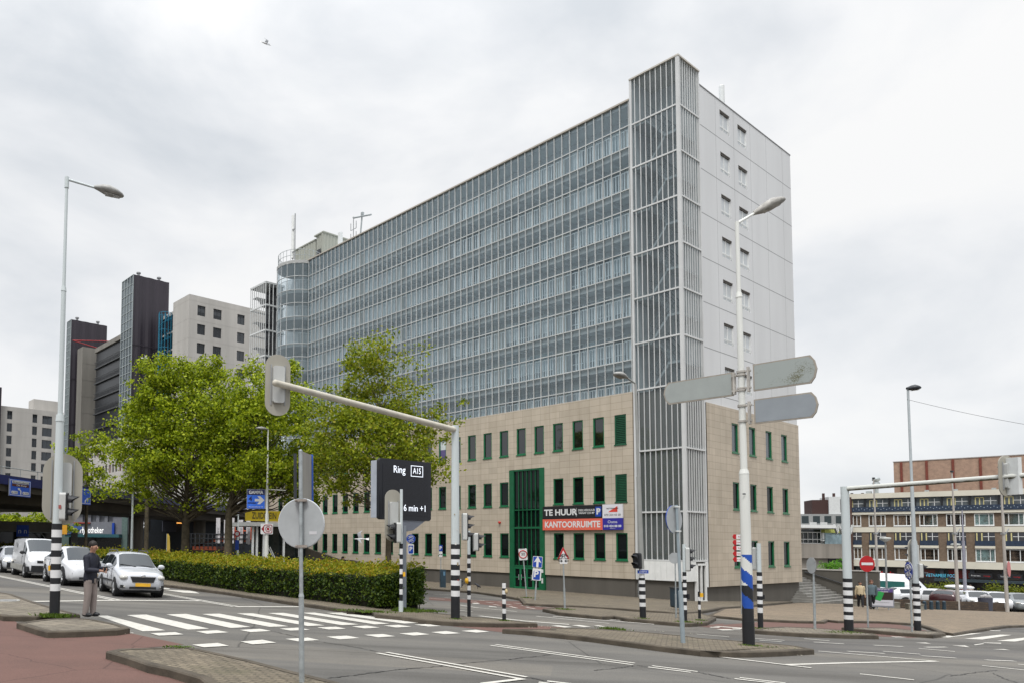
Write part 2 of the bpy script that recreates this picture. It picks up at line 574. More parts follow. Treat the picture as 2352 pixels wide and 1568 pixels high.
SEAMS = [
    [(-0.226,16.015),(0.656,14.544),(1.301,13.909),(1.75,13.277)],
    [(0.649,10.127),(0.977,10.414),(1.778,11.22),(2.612,11.824)],
    [(2.893,12.144),(4.019,13.063),(5.157,14.073)],
    [(6.224,13.007),(5.701,12.554),(5.156,12.159)],
    [(6.334,13.143),(6.456,12.932)],
    [(7.146,12.622),(7.267,12.045)],
    [(7.094,12.458),(7.331,11.943)],
    [(3.684,11.026),(3.919,10.723)],
    [(-0.722,16.726),(-0.226,16.015)],
    [(12.459,13.699),(13.687,14.497),(14.702,15.085)],
    [(14.055,14.515),(13.429,13.645),(13.173,13.118)],
    [(3.297,11.554),(3.956,10.805)]]
# ---------------------------------------------------------------- shared materials
WHITE = M('white_paint', (.72, .73, .72), .45, var=.06)
OFFW = M('off_white_metal', (.62, .64, .64), .45, var=.08)
BLACKP = M('black_paint', (.012, .013, .016), .5, var=.2)
POLE = M('pole_grey_paint', (.52, .57, .58), .45, var=.1, scale=2, streak=True)
POLEW = M('pole_white_paint', (.66, .67, .64), .45, var=.1, scale=2, streak=True)
GALV = M('galvanised_steel', (.34, .37, .38), .5, metal=.35, var=.25, scale=9)
SIGNBACK = M('sign_back_grey', (.36, .38, .39), .55, var=.1, scale=4)
BEIGE = M('housing_beige', (.33, .315, .27), .6, var=.12, scale=3, streak=True)
HOUSING = M('housing_grey', (.47, .48, .47), .55, var=.1, scale=3, streak=True)
BLUE = M('sign_blue', (.012, .055, .34), .4, var=.05)
RED = M('sign_red', (.42, .012, .015), .4, var=.05)
SIGNW = M('sign_white', (.66, .665, .67), .4, var=.04)
YELLOW = M('push_button_yellow', (.72, .4, .02), .4, var=.08)
DARKM = M('dark_metal', (.03, .034, .04), .45, var=.2)
RUBBER = M('black_plastic', (.016, .017, .019), .6, var=.2)
BIN = M('dark_teal_metal', (.022, .045, .065), .45, var=.2)
GREEN = M('green_frame_paint', (.01, .135, .055), .4, var=.12, scale=2)
GREY = M('grey_metal', (.3, .31, .32), .5, var=.12)


def asphalt():
    m, t, b = nt('asphalt')
    c = coords(t)
    big = noise(t, .18, 5, .6, c)
    pat = noise(t, 1.1, 6, .65, c)
    fine = noise(t, 60, 3, .7, c)
    a = ramp(t, big, [(.32, (.078, .073, .066)), (.68, (.126, .119, .108))])
    a = mixc(t, .4, a, ramp(t, pat, [(.3, (.074, .071, .066)), (.7, (.148, .142, .132))]))
    a = mixc(t, .5, a, ramp(t, fine, [(.3, (.05, .048, .045)), (.7, (.17, .163, .15))]))
    # darker wheel tracks and repair patches drawn out along the carriageway
    mp = t.nodes.new('ShaderNodeMapping')
    mp.inputs['Rotation'].default_value = (0, 0, R(57.7))
    mp.inputs['Scale'].default_value = (.045, .55, 1)
    link(t, c, mp.inputs['Vector'])
    trk = noise(t, 1.6, 5, .6, mp.outputs[0])
    a = mixc(t, 1, a, ramp(t, trk, [(.34, (.66, .65, .64)), (.5, (1, 1, 1)), (.66, (1.22, 1.2, 1.16))]), 'MULTIPLY')
    mp2 = t.nodes.new('ShaderNodeMapping')
    mp2.inputs['Rotation'].default_value = (0, 0, R(57.7))
    mp2.inputs['Scale'].default_value = (.09, .3, 1)
    link(t, c, mp2.inputs['Vector'])
    pv = t.nodes.new('ShaderNodeTexVoronoi')
    pv.inputs['Scale'].default_value = 1.0
    link(t, mp2.outputs[0], pv.inputs['Vector'])
    sp_ = t.nodes.new('ShaderNodeSeparateColor')
    link(t, pv.outputs['Color'], sp_.inputs[0])
    a = mixc(t, 1, a, ramp(t, sp_.outputs[0], [(.1, (.8, .8, .82)), (.5, (1, 1, .99)), (.9, (1.14, 1.11, 1.06))]), 'MULTIPLY')
    oil = noise(t, .9, 7, .75, c)
    a = mixc(t, 1, a, ramp(t, oil, [(.62, (1, 1, 1)), (.78, (.6, .6, .6))]), 'MULTIPLY')
    # tar-sealed cracks
    v = t.nodes.new('ShaderNodeTexVoronoi')
    v.feature = 'DISTANCE_TO_EDGE'
    v.inputs['Scale'].default_value = .13
    w = t.nodes.new('ShaderNodeTexNoise')
    w.inputs['Scale'].default_value = .5
    link(t, c, w.inputs['Vector'])
    link(t, mixc(t, .25, c, w.outputs['Color'], 'ADD'), v.inputs['Vector'])
    cr = ramp(t, v.outputs['Distance'], [(0, (.45, .45, .45)), (.0035, (1, 1, 1))])
    a = mixc(t, 1, a, cr, 'MULTIPLY')
    link(t, a, b.inputs['Base Color'])
    b.inputs['Roughness'].default_value = .85
    bp = t.nodes.new('ShaderNodeBump')
    bp.inputs['Strength'].default_value = .35
    bp.inputs['Distance'].default_value = .01
    link(t, fine, bp.inputs['Height'])
    link(t, bp.outputs[0], b.inputs['Normal'])
    return m


def paving(name, c1, c2, joint, bw, bh, rot=0.0, moss=(.10, .10, .045), mossamt=.45):
    m, t, b = nt(name)
    c = t.nodes.new('ShaderNodeTexCoord').outputs['Object']
    mp = t.nodes.new('ShaderNodeMapping')
    mp.inputs['Rotation'].default_value = (0, 0, rot)
    link(t, c, mp.inputs['Vector'])
    br = t.nodes.new('ShaderNodeTexBrick')
    br.inputs['Scale'].default_value = 1
    br.inputs['Brick Width'].default_value = bw
    br.inputs['Row Height'].default_value = bh
    br.inputs['Mortar Size'].default_value = .011
    br.inputs['Bias'].default_value = -.2
    br.inputs['Color1'].default_value = (*c1, 1)
    br.inputs['Color2'].default_value = (*c2, 1)
    br.inputs['Mortar'].default_value = (*joint, 1)
    link(t, mp.outputs[0], br.inputs['Vector'])
    f = noise(t, 1.2, 6, .65, c)
    a = mixc(t, 1, br.outputs['Color'], ramp(t, f, [(.25, (.66, .66, .64)), (.75, (1.25, 1.22, 1.15))]), 'MULTIPLY')
    a = mixc(t, 1, a, ramp(t, noise(t, 22, 4, .75, c), [(.3, (.62, .61, .58)), (.7, (1.35, 1.33, 1.28))]), 'MULTIPLY')
    f2 = noise(t, .7, 6, .7, c)
    k = ramp(t, f2, [(.55, (0, 0, 0)), (.8, (mossamt, mossamt, mossamt))])
    a = mixc(t, k, a, moss)
    link(t, a, b.inputs['Base Color'])
    b.inputs['Roughness'].default_value = .85
    bp = t.nodes.new('ShaderNodeBump')
    bp.inputs['Strength'].default_value = .4
    bp.inputs['Distance'].default_value = .01
    link(t, br.outputs['Fac'], bp.inputs['Height'])
    bp.invert = True
    link(t, bp.outputs[0], b.inputs['Normal'])
    return m


def red_asphalt():
    m, t, b = nt('red_asphalt')
    c = coords(t)
    a = ramp(t, noise(t, .8, 6, .65, c), [(.3, (.085, .043, .034)), (.7, (.14, .068, .054))])
    a = mixc(t, .45, a, ramp(t, noise(t, 55, 3, .7, c), [(.3, (.055, .028, .022)), (.7, (.18, .098, .078))]))
    v = t.nodes.new('ShaderNodeTexVoronoi')
    v.feature = 'DISTANCE_TO_EDGE'
    v.inputs['Scale'].default_value = .45
    link(t, mixc(t, .3, c, noise(t, 1.5, 3, .6, c), 'ADD'), v.inputs['Vector'])
    a = mixc(t, 1, a, ramp(t, v.outputs['Distance'], [(0, (.55, .52, .52)), (.008, (1, 1, 1))]), 'MULTIPLY')
    st = ramp(t, noise(t, .55, 5, .75, c), [(.62, (1, 1, 1)), (.75, (.62, .58, .58))])
    a = mixc(t, 1, a, st, 'MULTIPLY')
    link(t, a, b.inputs['Base Color'])
    b.inputs['Roughness'].default_value = .85
    return m


def road_paint():
    m, t, b = nt('road_paint')
    c = coords(t)
    f = noise(t, 9, 6, .7, c)
    a = ramp(t, f, [(.28, (.26, .25, .23)), (.4, (.47, .455, .415)), (.7, (.6, .58, .53))])
    link(t, a, b.inputs['Base Color'])
    b.inputs['Roughness'].default_value = .7
    return m


ASPH = asphalt()
PAVE = paving('clinker_paving', (.135, .115, .088), (.205, .175, .135), (.05, .043, .034), .21, .105, .5)
SLAB = paving('slab_paving', (.155, .138, .116), (.215, .192, .162), (.05, .044, .036), .32, .32, .55)
PLAZA = paving('plaza_paving', (.2, .16, .122), (.27, .215, .165), (.08, .066, .05), .21, .105, .9, mossamt=.55)
REDA = red_asphalt()
PAINT = road_paint()
KERB = M('kerb_stone', (.075, .062, .046), .85, var=.4, scale=2.2, bump=.3)

# ---------------------------------------------------------------- ground
def sheet(name, poly, dz, mat):
    b = MB()
    b.add([(x, y, zg(x, y) + dz) for x, y in poly], [tuple(range(len(poly)))])
    return structure(b.build(name, mat))


sheet('ground', [(-500, -60), (700, -60), (700, 900), (-500, 900)], 0, ASPH)


def orient(poly):
    a = sum(poly[i][0] * poly[(i + 1) % len(poly)][1] - poly[(i + 1) % len(poly)][0] * poly[i][1] for i in range(len(poly)))
    return poly if a > 0 else poly[::-1]


def inset(poly, d):
    n = len(poly)
    out = []
    for i in range(n):
        p, q, r = Vector(poly[i - 1]), Vector(poly[i]), Vector(poly[(i + 1) % n])
        a, c = (q - p).normalized(), (r - q).normalized()
        n1, n2 = Vector((-a.y, a.x)), Vector((-c.y, c.x))
        s = n1 + n2
        k = max(0.35, 1 + n1.dot(n2))
        out.append(tuple(q + s * (d / k)))
    return out


def island(poly, mat, h=.12, kw=.15, name='pavement'):
    poly = orient([tuple(p) for p in poly])
    inn = inset(poly, kw)
    inn2 = inset(poly, .02)
    n = len(poly)
    b = MB()
    lo = [(x, y, zg(x, y) - .05) for x, y in poly]
    hi = [(x, y, zg(x, y) + h - .02) for x, y in poly]
    h2 = [(x, y, zg(x, y) + h) for x, y in inn2]
    hn = [(x, y, zg(x, y) + h) for x, y in inn]
    rng = range(n)
    b.add(lo + hi, [(i, (i + 1) % n, n + (i + 1) % n, n + i) for i in rng])
    b.add(hi + h2, [(i, (i + 1) % n, n + (i + 1) % n, n + i) for i in rng])
    b.add(h2 + hn, [(i, (i + 1) % n, n + (i + 1) % n, n + i) for i in rng])
    structure(b.build('kerb', KERB))
    c = MB()
    c.add([(x, y, zg(x, y) + h - .006) for x, y in inset(poly, kw - .01)], [tuple(rng)])
    structure(c.build(name, mat))


for kind, poly in ISLANDS:
    island(poly, {'s': SLAB, 'p': PAVE, 'z': PLAZA}[kind], .12 if kind != 'z' else .1)
for poly in REDS:
    sheet('cycle_path', poly, .004, REDA)
pm = MB()
for i, poly in enumerate(MARKS):
    pm.add([(x, y, zg(x, y) + .008 + .0006 * (i % 9)) for x, y in poly], [tuple(range(len(poly)))])
structure(pm.build('road_markings', PAINT))
sm_ = MB()
rs = random.Random(9)
for line in SEAMS:                             # tarred joints between the lanes
    for a, b_ in zip(line[:-1], line[1:]):
        n = 14
        pts = [(a[0] + (b_[0] - a[0]) * i / n + rs.gauss(0, .012), a[1] + (b_[1] - a[1]) * i / n + rs.gauss(0, .012)) for i in range(n + 1)]
        d_ = (Vector(b_) - Vector(a)).normalized()
        for p, q in zip(pts[:-1], pts[1:]):
            w_ = rs.uniform(.006, .017)
            nx, ny = -d_.y * w_, d_.x * w_
            sm_.add([(x, y, zg(x, y) + .0065) for x, y in ((p[0] - nx, p[1] - ny), (q[0] - nx, q[1] - ny), (q[0] + nx, q[1] + ny), (p[0] + nx, p[1] + ny))], [(0, 1, 2, 3)])
structure(sm_.build('road_seams', M('tar_seam', (.035, .034, .034), .7, var=.4, scale=3)))
# ---------------------------------------------------------------- the long glazed block of flats on its stone base
def stone(name, swap):
    m, t, b = nt(name)
    c = t.nodes.new('ShaderNodeTexCoord').outputs['Object']
    sp = t.nodes.new('ShaderNodeSeparateXYZ')
    link(t, c, sp.inputs[0])
    cb = t.nodes.new('ShaderNodeCombineXYZ')
    link(t, sp.outputs['Y' if swap else 'X'], cb.inputs[0])
    link(t, sp.outputs['Z'], cb.inputs[1])
    mp = t.nodes.new('ShaderNodeMapping')
    mp.inputs['Location'].default_value = (-.04, .05, 0)
    link(t, cb.outputs[0], mp.inputs['Vector'])
    br = t.nodes.new('ShaderNodeTexBrick')
    br.offset = 0
    br.inputs['Scale'].default_value = 1
    br.inputs['Brick Width'].default_value = .7515
    br.inputs['Row Height'].default_value = .437
    br.inputs['Mortar Size'].default_value = .0095
    br.inputs['Mortar Smooth'].default_value = 0
    br.inputs['Color1'].default_value = (.43, .375, .302, 1)
    br.inputs['Color2'].default_value = (.485, .425, .345, 1)
    br.inputs['Mortar'].default_value = (.28, .235, .185, 1)
    link(t, mp.outputs[0], br.inputs['Vector'])
    f = noise(t, .35, 5, .6, c)
    a = mixc(t, 1, br.outputs['Color'], ramp(t, f, [(.3, (.9, .9, .89)), (.7, (1.06, 1.05, 1.04))]), 'MULTIPLY')
    s = noise(t, 2.2, 5, .65, coords(t, 'Object', (1, 1, .1)))
    a = mixc(t, 1, a, ramp(t, s, [(.3, (.9, .89, .87)), (.6, (1.03, 1.03, 1.03))]), 'MULTIPLY')
    link(t, a, b.inputs['Base Color'])
    b.inputs['Roughness'].default_value = .7
    return m


STONE_S, STONE_U = stone('stone_tiles_long_side', True), stone('stone_tiles_end', False)
PLINTH = M('dark_plaster', (.1, .092, .08), .85, var=.14, scale=.8, bump=.2, streak=True)
ENDW = M('pale_concrete_panel', (.6, .61, .62), .7, var=.07, scale=.35, streak=True)
JOINT = M('joint_grey', (.24, .245, .25), .8, var=.1)
MULL = M('mullion_white', (.47, .49, .49), .4, var=.1, scale=.8)
SLABM = M('gallery_concrete', (.36, .365, .36), .75, var=.1, scale=.6)
SOFF = M('gallery_soffit', (.62, .65, .67), .8, var=.1, scale=.6)
GWALL = M('gallery_wall_grey', (.52, .55, .57), .75, var=.14, scale=.9)
DOORW = M('door_pale', (.58, .57, .52), .5, var=.08)
RAILW = M('railing_white', (.72, .75, .76), .45, var=.06)
CURT = M('curtain_pale_blue', (.42, .52, .56), .5, var=.25, scale=1.3)
GLASSF = glass_mat('facade_glass', (.85, .92, .95), .95, .2, (.29, .38, .44))
GLASST = glass_mat('stair_glass', (.82, .88, .9), .9, .12, (.3, .36, .39))
GLASSW = glass_mat('window_glass_dark', (.5, .55, .55), .45, .93, (.006, .009, .009))
GLASSR = glass_mat('window_glass_mirror', (.5, .55, .55), 1.9, .95, (.006, .008, .009), .03)
GLASSB = glass_mat('window_glass_blue', (.6, .66, .7), 1.0, .85, (.05, .065, .08))
CORR = M('corrugated_olive', (.3, .31, .27), .6, var=.1, scale=.7, streak=True)


def holed(mb, fn, a0, a1, z0, z1, holes, depth, mi=0):
    """wall sheet with real openings; fn(a, z, d) gives the point d behind the face"""
    A = sorted(set([a0, a1] + [h[0] for h in holes] + [h[1] for h in holes]))
    Z = sorted(set([z0, z1] + [h[2] for h in holes] + [h[3] for h in holes]))
    A = [a for a in A if a0 <= a <= a1]
    Z = [z for z in Z if z0 <= z <= z1]
    for i in range(len(A) - 1):
        for j in range(len(Z) - 1):
            ca, cz = (A[i] + A[i + 1]) / 2, (Z[j] + Z[j + 1]) / 2
            if any(h[0] < ca < h[1] and h[2] < cz < h[3] for h in holes):
                continue
            mb.add([fn(A[i], Z[j], 0), fn(A[i + 1], Z[j], 0), fn(A[i + 1], Z[j + 1], 0), fn(A[i], Z[j + 1], 0)], [(0, 1, 2, 3)], mi)
    for h in holes:
        p = [(h[0], h[2]), (h[1], h[2]), (h[1], h[3]), (h[0], h[3])]
        for k in range(4):
            q, r = p[k], p[(k + 1) % 4]
            mb.add([fn(*q, 0), fn(*r, 0), fn(*r, depth), fn(*q, depth)], [(0, 1, 2, 3)], mi)


def cell(fn, a0, a1, z0, z1, d0, d1):
    """corner points of a box in wall coordinates"""
    return [fn(a, z, d) for d in (d0, d1) for z in (z0, z1) for a in (a0, a1)]


BOXF = [(0, 1, 3, 2), (4, 6, 7, 5), (0, 4, 5, 1), (2, 3, 7, 6), (0, 2, 6, 4), (1, 5, 7, 3)]


def wbox(mb, fn, a0, a1, z0, z1, d0, d1, mi=0):
    mb.add(cell(fn, a0, a1, z0, z1, d0, d1), BOXF, mi)


def win(parent, fn, a0, a1, z0, z1, frame, glass, fw=.08, d=.1, name='window', bars=(), hbars=(), sill=True, label=None, blind=None):
    m = MB()
    wbox(m, fn, a0, a0 + fw, z0, z1, d - .06, d + .04)
    wbox(m, fn, a1 - fw, a1, z0, z1, d - .06, d + .04)
    wbox(m, fn, a0 + fw, a1 - fw, z1 - fw, z1, d - .06, d + .04)
    wbox(m, fn, a0 + fw, a1 - fw, z0, z0 + fw * 1.5, d - .06, d + .04)
    for x in bars:
        wbox(m, fn, x - fw * .4, x + fw * .4, z0 + fw * 1.5, z1 - fw, d - .05, d + .03)
    for z in hbars:
        wbox(m, fn, a0 + fw, a1 - fw, z - fw * .35, z + fw * .35, d - .045, d + .025)
    if sill:
        wbox(m, fn, a0 - .03, a1 + .03, z0 - .05, z0 + .02, -.05, d - .062)
    o = m.build(name, frame, parent)
    if label:
        o['label'] = label
    g = MB()
    e = .002
    g.add([fn(a0 + e, z0 + e, d + .02), fn(a1 - e, z0 + e, d + .02), fn(a1 - e, z1 - e, d + .02), fn(a0 + e, z1 - e, d + .02)], [(0, 1, 2, 3)])
    g.build('pane', glass, o)
    if blind is not None:
        k = MB()
        wbox(k, fn, a0 + fw, a1 - fw, z1 - (z1 - z0) * blind[0], z1 - fw, d + .024, d + .05)
        k.build('curtain', blind[1], o)
    return o


BX, BY, BA = 23.966, 43.305, math.atan2(.5824, .8129)
B = thing('apartment_building', 'long ten storey block with glazed gallery front on a green windowed beige stone base', 'apartment building', (BX, BY, 0), BA)
f1 = lambda a, z, d: (d, a, z)              # the long side: a = metres from the near corner
f2 = lambda a, z, d: (a, d, z)              # the end wall


def ft(off):
    return lambda a, z, d: (d + off, a, z)


TS, TU = 3.05, 2.65                          # stair tower plan
ZPL, ZPAR = -.44, 11.38
rows = [(.70, 2.46), (4.42, 6.22), (8.12, 10.06)]
holes, wins = [], []
for k in range(26):
    s0 = 3.53 + 1.503 * k
    for r, (z0, z1) in enumerate(rows):
        if k in (4, 5) and r < 2:
            continue
        holes.append((s0, s0 + .78, z0, z1))
        wins.append((s0, s0 + .78, z0, z1, k, r))
E0, E1 = 9.52, 12.48
holes.append((E0, E1, ZPL, 7.08))
m = MB()
holed(m, ft(-.08), TS + .06, 43.6, ZPL, ZPAR, holes, .16, 0)
m.add([(-.08, TS + .06, ZPAR), (-.08, 43.6, ZPAR), (.3, 43.6, ZPAR), (.3, TS + .06, ZPAR)], [(0, 1, 2, 3)], 0)
m.add([(-.08, TS + .06, ZPL), (-.08, 43.6, ZPL), (.3, 43.6, ZPL), (.3, TS + .06, ZPL)], [(0, 1, 2, 3)], 0)
m.add([(-.08, TS + .06, ZPL), (-.08, TS + .06, ZPAR), (.3, TS + .06, ZPAR), (.3, TS + .06, ZPL)], [(0, 1, 2, 3)], 0)
m.build('stone_base', STONE_S, B)
dz2 = -.38
ZPL2, ZPAR2 = ZPL + dz2, 10.62
m = MB()
ew, eh = [], []
for a0, a1 in ((6.15, 7.1), (8.7, 9.7), (11.3, 12.33), (13.88, 14.92)):
    for r, (z0, z1) in enumerate(rows):
        eh.append((a0, a1, z0 + dz2, z1 + dz2))
        ew.append((a0, a1, z0 + dz2, z1 + dz2, r))
holed(m, lambda a, z, d: (a, d - .08, z), TU + .06, 17.0, ZPL2, ZPAR2, eh, .16)
for za_, zb_ in ((ZPAR2, ZPAR2), (ZPL2, ZPL2)):
    m.add([(TU + .06, -.08, za_), (17, -.08, za_), (17, .3, za_), (TU + .06, .3, za_)], [(0, 1, 2, 3)])
m.add([(17, -.08, ZPL2), (17, 12, ZPL2), (17, 12, ZPAR2), (17, -.08, ZPAR2)], [(0, 1, 2, 3)])
m.build('stone_end_wall', STONE_U, B)
m = MB()
m.b(.1, 16.9, .1, 43.5, -6, 11.3)
m.b(.02, .1, TS + .1, E0, -6, ZPL + .01)
m.b(.02, .1, E1, 43.5, -6, ZPL + .01)
m.build('plinth', PLINTH, B)
for i, (a0, a1, z0, z1, k, r) in enumerate(wins):
    if k == 0 and r > 0:                       # ventilation grilles next to the stair tower
        l = MB()
        fn = ft(-.08)
        for q in ((a0, a0 + .08, z0, z1), (a1 - .08, a1, z0, z1), (a0, a1, z1 - .08, z1), (a0, a1, z0, z0 + .1)):
            wbox(l, fn, *q, .03, .14)
        n = 15
        for j in range(n):
            z = z0 + .12 + (z1 - z0 - .2) * j / n
            wbox(l, fn, a0 + .08, a1 - .08, z + .04, z + .1, .05, .11)
        wbox(l, fn, a0 - .03, a1 + .03, z0 - .05, z0 + .02, -.05, .03)
        lo_ = l.build('louvre', M('louvre_green', (.012, .085, .042), .5, var=.15), B)
        l = MB()
        l.add([fn(a0, z0, .15), fn(a1, z0, .15), fn(a1, z1, .15), fn(a0, z1, .15)], [(0, 1, 2, 3)])  # black sheet behind the slats paints in the shade of the gaps
        l.build('gap_shade_sheet', BLACKP, lo_)
        continue
    o = win(B, ft(-.08), a0, a1, z0, z1, GREEN, GLASSR if r == 2 else GLASSW, fw=.075)
    if k == 10 and r == 2:
        p = MB()
        wbox(p, ft(-.08), a0 + .1, a1 - .1, z0 + .5, z0 + 1.1, .105, .112, 0)
        wbox(p, ft(-.08), a0 + .1, a1 - .1, z0 + 1.1, z1 - .12, .105, .112, 1)
        p.build('poster', [M('poster_violet', (.1, .08, .2), .5), M('poster_white', (.55, .6, .6), .5)], o)
for i, (a0, a1, z0, z1, r) in enumerate(ew):
    win(B, lambda a, z, d: (a, d - .08, z), a0, a1, z0, z1, GREEN, GLASSB if r == 2 else GLASSW, fw=.08)
# entrance of green metal, three storeys high
en = ft(-.08)
GT = 7.06
m = MB()
wbox(m, en, E0 + .01, E0 + .4, -1.62, GT, -.03, .2)
wbox(m, en, E1 - .4, E1 - .01, -1.62, GT, -.03, .2)
wbox(m, en, E0 + .42, E1 - .42, GT - .1, GT, -.02, .2)
for z in (2.78, .02):
    wbox(m, en, E0 + .42, E1 - .42, z, z + .14, -.02, .2)
for j in range(1, 6):
    a = E0 + .42 + (E1 - E0 - .84) * j / 6
    wbox(m, en, a - .024, a + .024, .16, 2.78, .03, .12)
    wbox(m, en, a - .024, a + .024, 2.92, GT - .1, .03, .12)
wbox(m, en, E0 + .42, E1 - .42, 4.1, 4.17, 0, .15)
ent = m.build('entrance', M('entrance_green', (.006, .1, .04), .4, var=.15), B)
m = MB()
m.add([en(E0 + .4, .1, .1), en(E1 - .4, .1, .1), en(E1 - .4, GT - .05, .1), en(E0 + .4, GT - .05, .1)], [(0, 1, 2, 3)])
m.build('pane', glass_mat('entrance_glass', (.3, .36, .33), .5, .7, (.006, .012, .01)), ent)
m = MB()
for z in (1.25, 4.3):
    for j in range(6):
        a = E0 + .5 + (E1 - E0 - .84) * j / 6
        wbox(m, en, a, a + .2, z, z + .45, .14, .16)
m.build('inner_panel', M('inner_panel_pale', (.5, .52, .48), .6), ent)
for j in range(4):
    a0 = E0 + .44 + j * .53
    d_ = MB()
    for q in ((a0, a0 + .07, -1.6, .0), (a0 + .46, a0 + .53, -1.6, .0), (a0 + .07, a0 + .46, -1.6, -1.38), (a0 + .07, a0 + .46, -.1, .0), (a0 + .07, a0 + .46, -.75, -.68)):
        wbox(d_, en, *q, -.01, .1)
    dd = d_.build('door', GREEN, B)
    g = MB()
    wbox(g, en, a0 + .05, a0 + .48, -1.5, -.05, .06, .075)
    g.build('pane', GLASSW, dd)
    h = MB()
    wbox(h, en, a0 + (.4 if j % 2 == 0 else .09), a0 + (.44 if j % 2 == 0 else .13), -.9, -.5, -.06, -.02)
    h.build('handle', GALV, dd)
m = MB()
wbox(m, en, E0 + .02, E1 - .02, -1.75, -1.6, -.12, .2)
m.build('threshold', GREY, B)
m = MB()
wbox(m, en, E0 + .12, E0 + .3, -.32, -.08, -.06, -.03, 0)
wbox(m, en, E0 + .14, E0 + .26, -1.05, -.7, -.06, -.03, 0)
m.build('intercom', OFFW, B)

# ---- glazed gallery front
GTOP = 30.52
mids = [28.83 - 2.785 * k for k in range(7)]
floors = [z - 1.42 for z in mids]
GL0, GL1 = TS + .02, 37.12
m = MB()
nm = 56
for i in range(nm + 1):
    s = GL0 + .05 + (GL1 - GL0 - .1) * i / nm
    m.b(-.05, .05, s - .022, s + .022, ZPAR, GTOP - .06)
for z in mids + floors:
    if z > ZPAR:
        m.b(-.03, .04, GL0, GL1, z - .035, z + .035)
m.build('mullion_grid', MULL, B)
m = MB()
m.b(-.1, .35, GL0, GL1 + .1, GTOP - .06, GTOP + .05)
o = m.build('roof_edge', M('roof_edge_metal', (.42, .38, .33), .5, var=.1), B)
m = MB()
m.b(-.04, .06, GL0, GL1, ZPAR + .002, ZPAR + .06)
m.build('parapet_cap', M('roof_edge_metal', (.42, .38, .33)), B)
m = MB()
m = MB()
m.add([(.06, GL0, ZPAR), (.06, GL1, ZPAR), (.06, GL1, GTOP), (.06, GL0, GTOP)], [(0, 1, 2, 3)])
m.build('glass_skin', GLASSF, B)
GD = 1.55
for k, z in enumerate(floors):
    m = MB()
    m.b(.12, GD, GL0, GL1, z - .22, z, 0)
    m.b(.105, .12, GL0, GL1, z - .42, z + .02, 1)
    for i in range(0, nm, 2):                  # cross beams under the walkway
        s = GL0 + .3 + (GL1 - GL0 - .1) * i / nm
        m.b(.2, GD, s - .07, s + .07, z - .42, z - .22, 0)
    m.build('gallery_floor', [SOFF, SLABM], B)
    r_ = MB()
    n = int((GL1 - GL0) / .2)
    for i in range(n):
        s = GL0 + .1 + i * .2
        if (i // 3) % 9 == 7:
            continue
        r_.b(.2, .225, s - .03, s + .03, z + .1, z + 1.25)
    r_.b(.19, .24, GL0, GL1, z + 1.25, z + 1.3)
    r_.b(.19, .24, GL0, GL1, z + .07, z + .1)
    for i in range(0, nm, 2):
        s = GL0 + .05 + (GL1 - GL0 - .1) * i / nm
        r_.b(.17, .23, s + .12, s + .26, z, z + 1.28)
    r_.build('railing', RAILW, B)
m = MB()
m.b(.12, GD, GL0, GL1, GTOP - .3, GTOP - .08)
m.build('gallery_roof', SOFF, B)
m = MB()
m.b(GD, 2.75, TS, 43.3, 11, 30.4, 0)
m.b(2.75, 16.9, .12, 43.3, 11, 30.55, 0)
m.build('inner_block', GWALL, B)
U = 5.42
random.seed(3)
for k, z in enumerate(floors):
    for j in range(7):
        s0 = GL0 + .2 + j * U
        m = MB()
        fn = lambda a, zz, d: (GD - .06 + d, a, zz)
        a_end = min(GL1 - .1, s0 + U - .2)
        if s0 + 1.0 > GL1:
            continue
        wbox(m, fn, s0, min(s0 + .95, GL1 - .1), z + .02, z + 2.1, 0, .05)
        m.build('flat_door', DOORW, B)
        if s0 + 1.4 > GL1:
            continue
        fr, gl = MB(), MB()
        a = s0 + 1.1
        while a + .8 < a_end:
            w = .95
            for q in ((a, a + .06, z + .85, z + 2.2), (a + w - .06, a + w, z + .85, z + 2.2), (a, a + w, z + 2.14, z + 2.2), (a, a + w, z + .82, z + .9)):
                wbox(fr, fn, *q, -.02, .05)
            wbox(gl, fn, a + .03, a + w - .03, z + .1, z + .8, .02, .04, 3)  # dark grey radiator panel below the window
            wbox(gl, fn, a + .05, a + w - .05, z + .86, z + 2.16, .02, .04, random.choice([0, 0, 1, 1, 2, 3]))
            a += w + random.choice([.02, .12])
        o = fr.build('flat_window', RAILW, B)
        gl.build('pane', [CURT, M('curtain_grey', (.3, .34, .36), .4, var=.2), M('curtain_white', (.62, .68, .7), .5, var=.15), M('panel_dark_grey', (.16, .19, .21), .6, var=.3, scale=2)], o)

# ---- stair tower of glass at the near corner
tz = [28.75, 25.88, 23.02, 20.16, 17.3, 14.42, 11.46, 7.58, 3.74]
TB, TT = .78, 31.75
m = MB()
for i in range(1, 9):
    s = TS * i / 9
    m.b(-.03, .03, s - .021, s + .021, TB, TT)
for i in range(1, 9):
    u = TU * i / 9
    m.b(u - .018, u + .018, -.035, .03, TB, TT)
m.b(-.06, .06, TS - .14, TS, ZPL, TT)
m.b(TU - .12, TU, -.06, .06, .7, TT)
m.b(-.08, .1, -.08, .1, TB, TT)
for z in tz + [TB]:
    m.b(-.055, .035, .1, TS - .14, z - .05, z + .05)
    m.b(.1, TU - .12, -.055, .035, z - .05, z + .05)
m.build('tower_mullions', M('tower_mullion_white', (.56, .57, .57), .4, var=.08, scale=.6), B)
m = MB()
m.b(-.1, TU, -.1, TS, TT, TT + .1)
m.build('tower_roof', M('tower_roof_metal', (.5, .47, .42), .5), B)
m = MB()
m.add([(.045, .06, TB), (.045, TS - .1, TB), (.045, TS - .1, TT), (.045, .06, TT)], [(0, 1, 2, 3)])
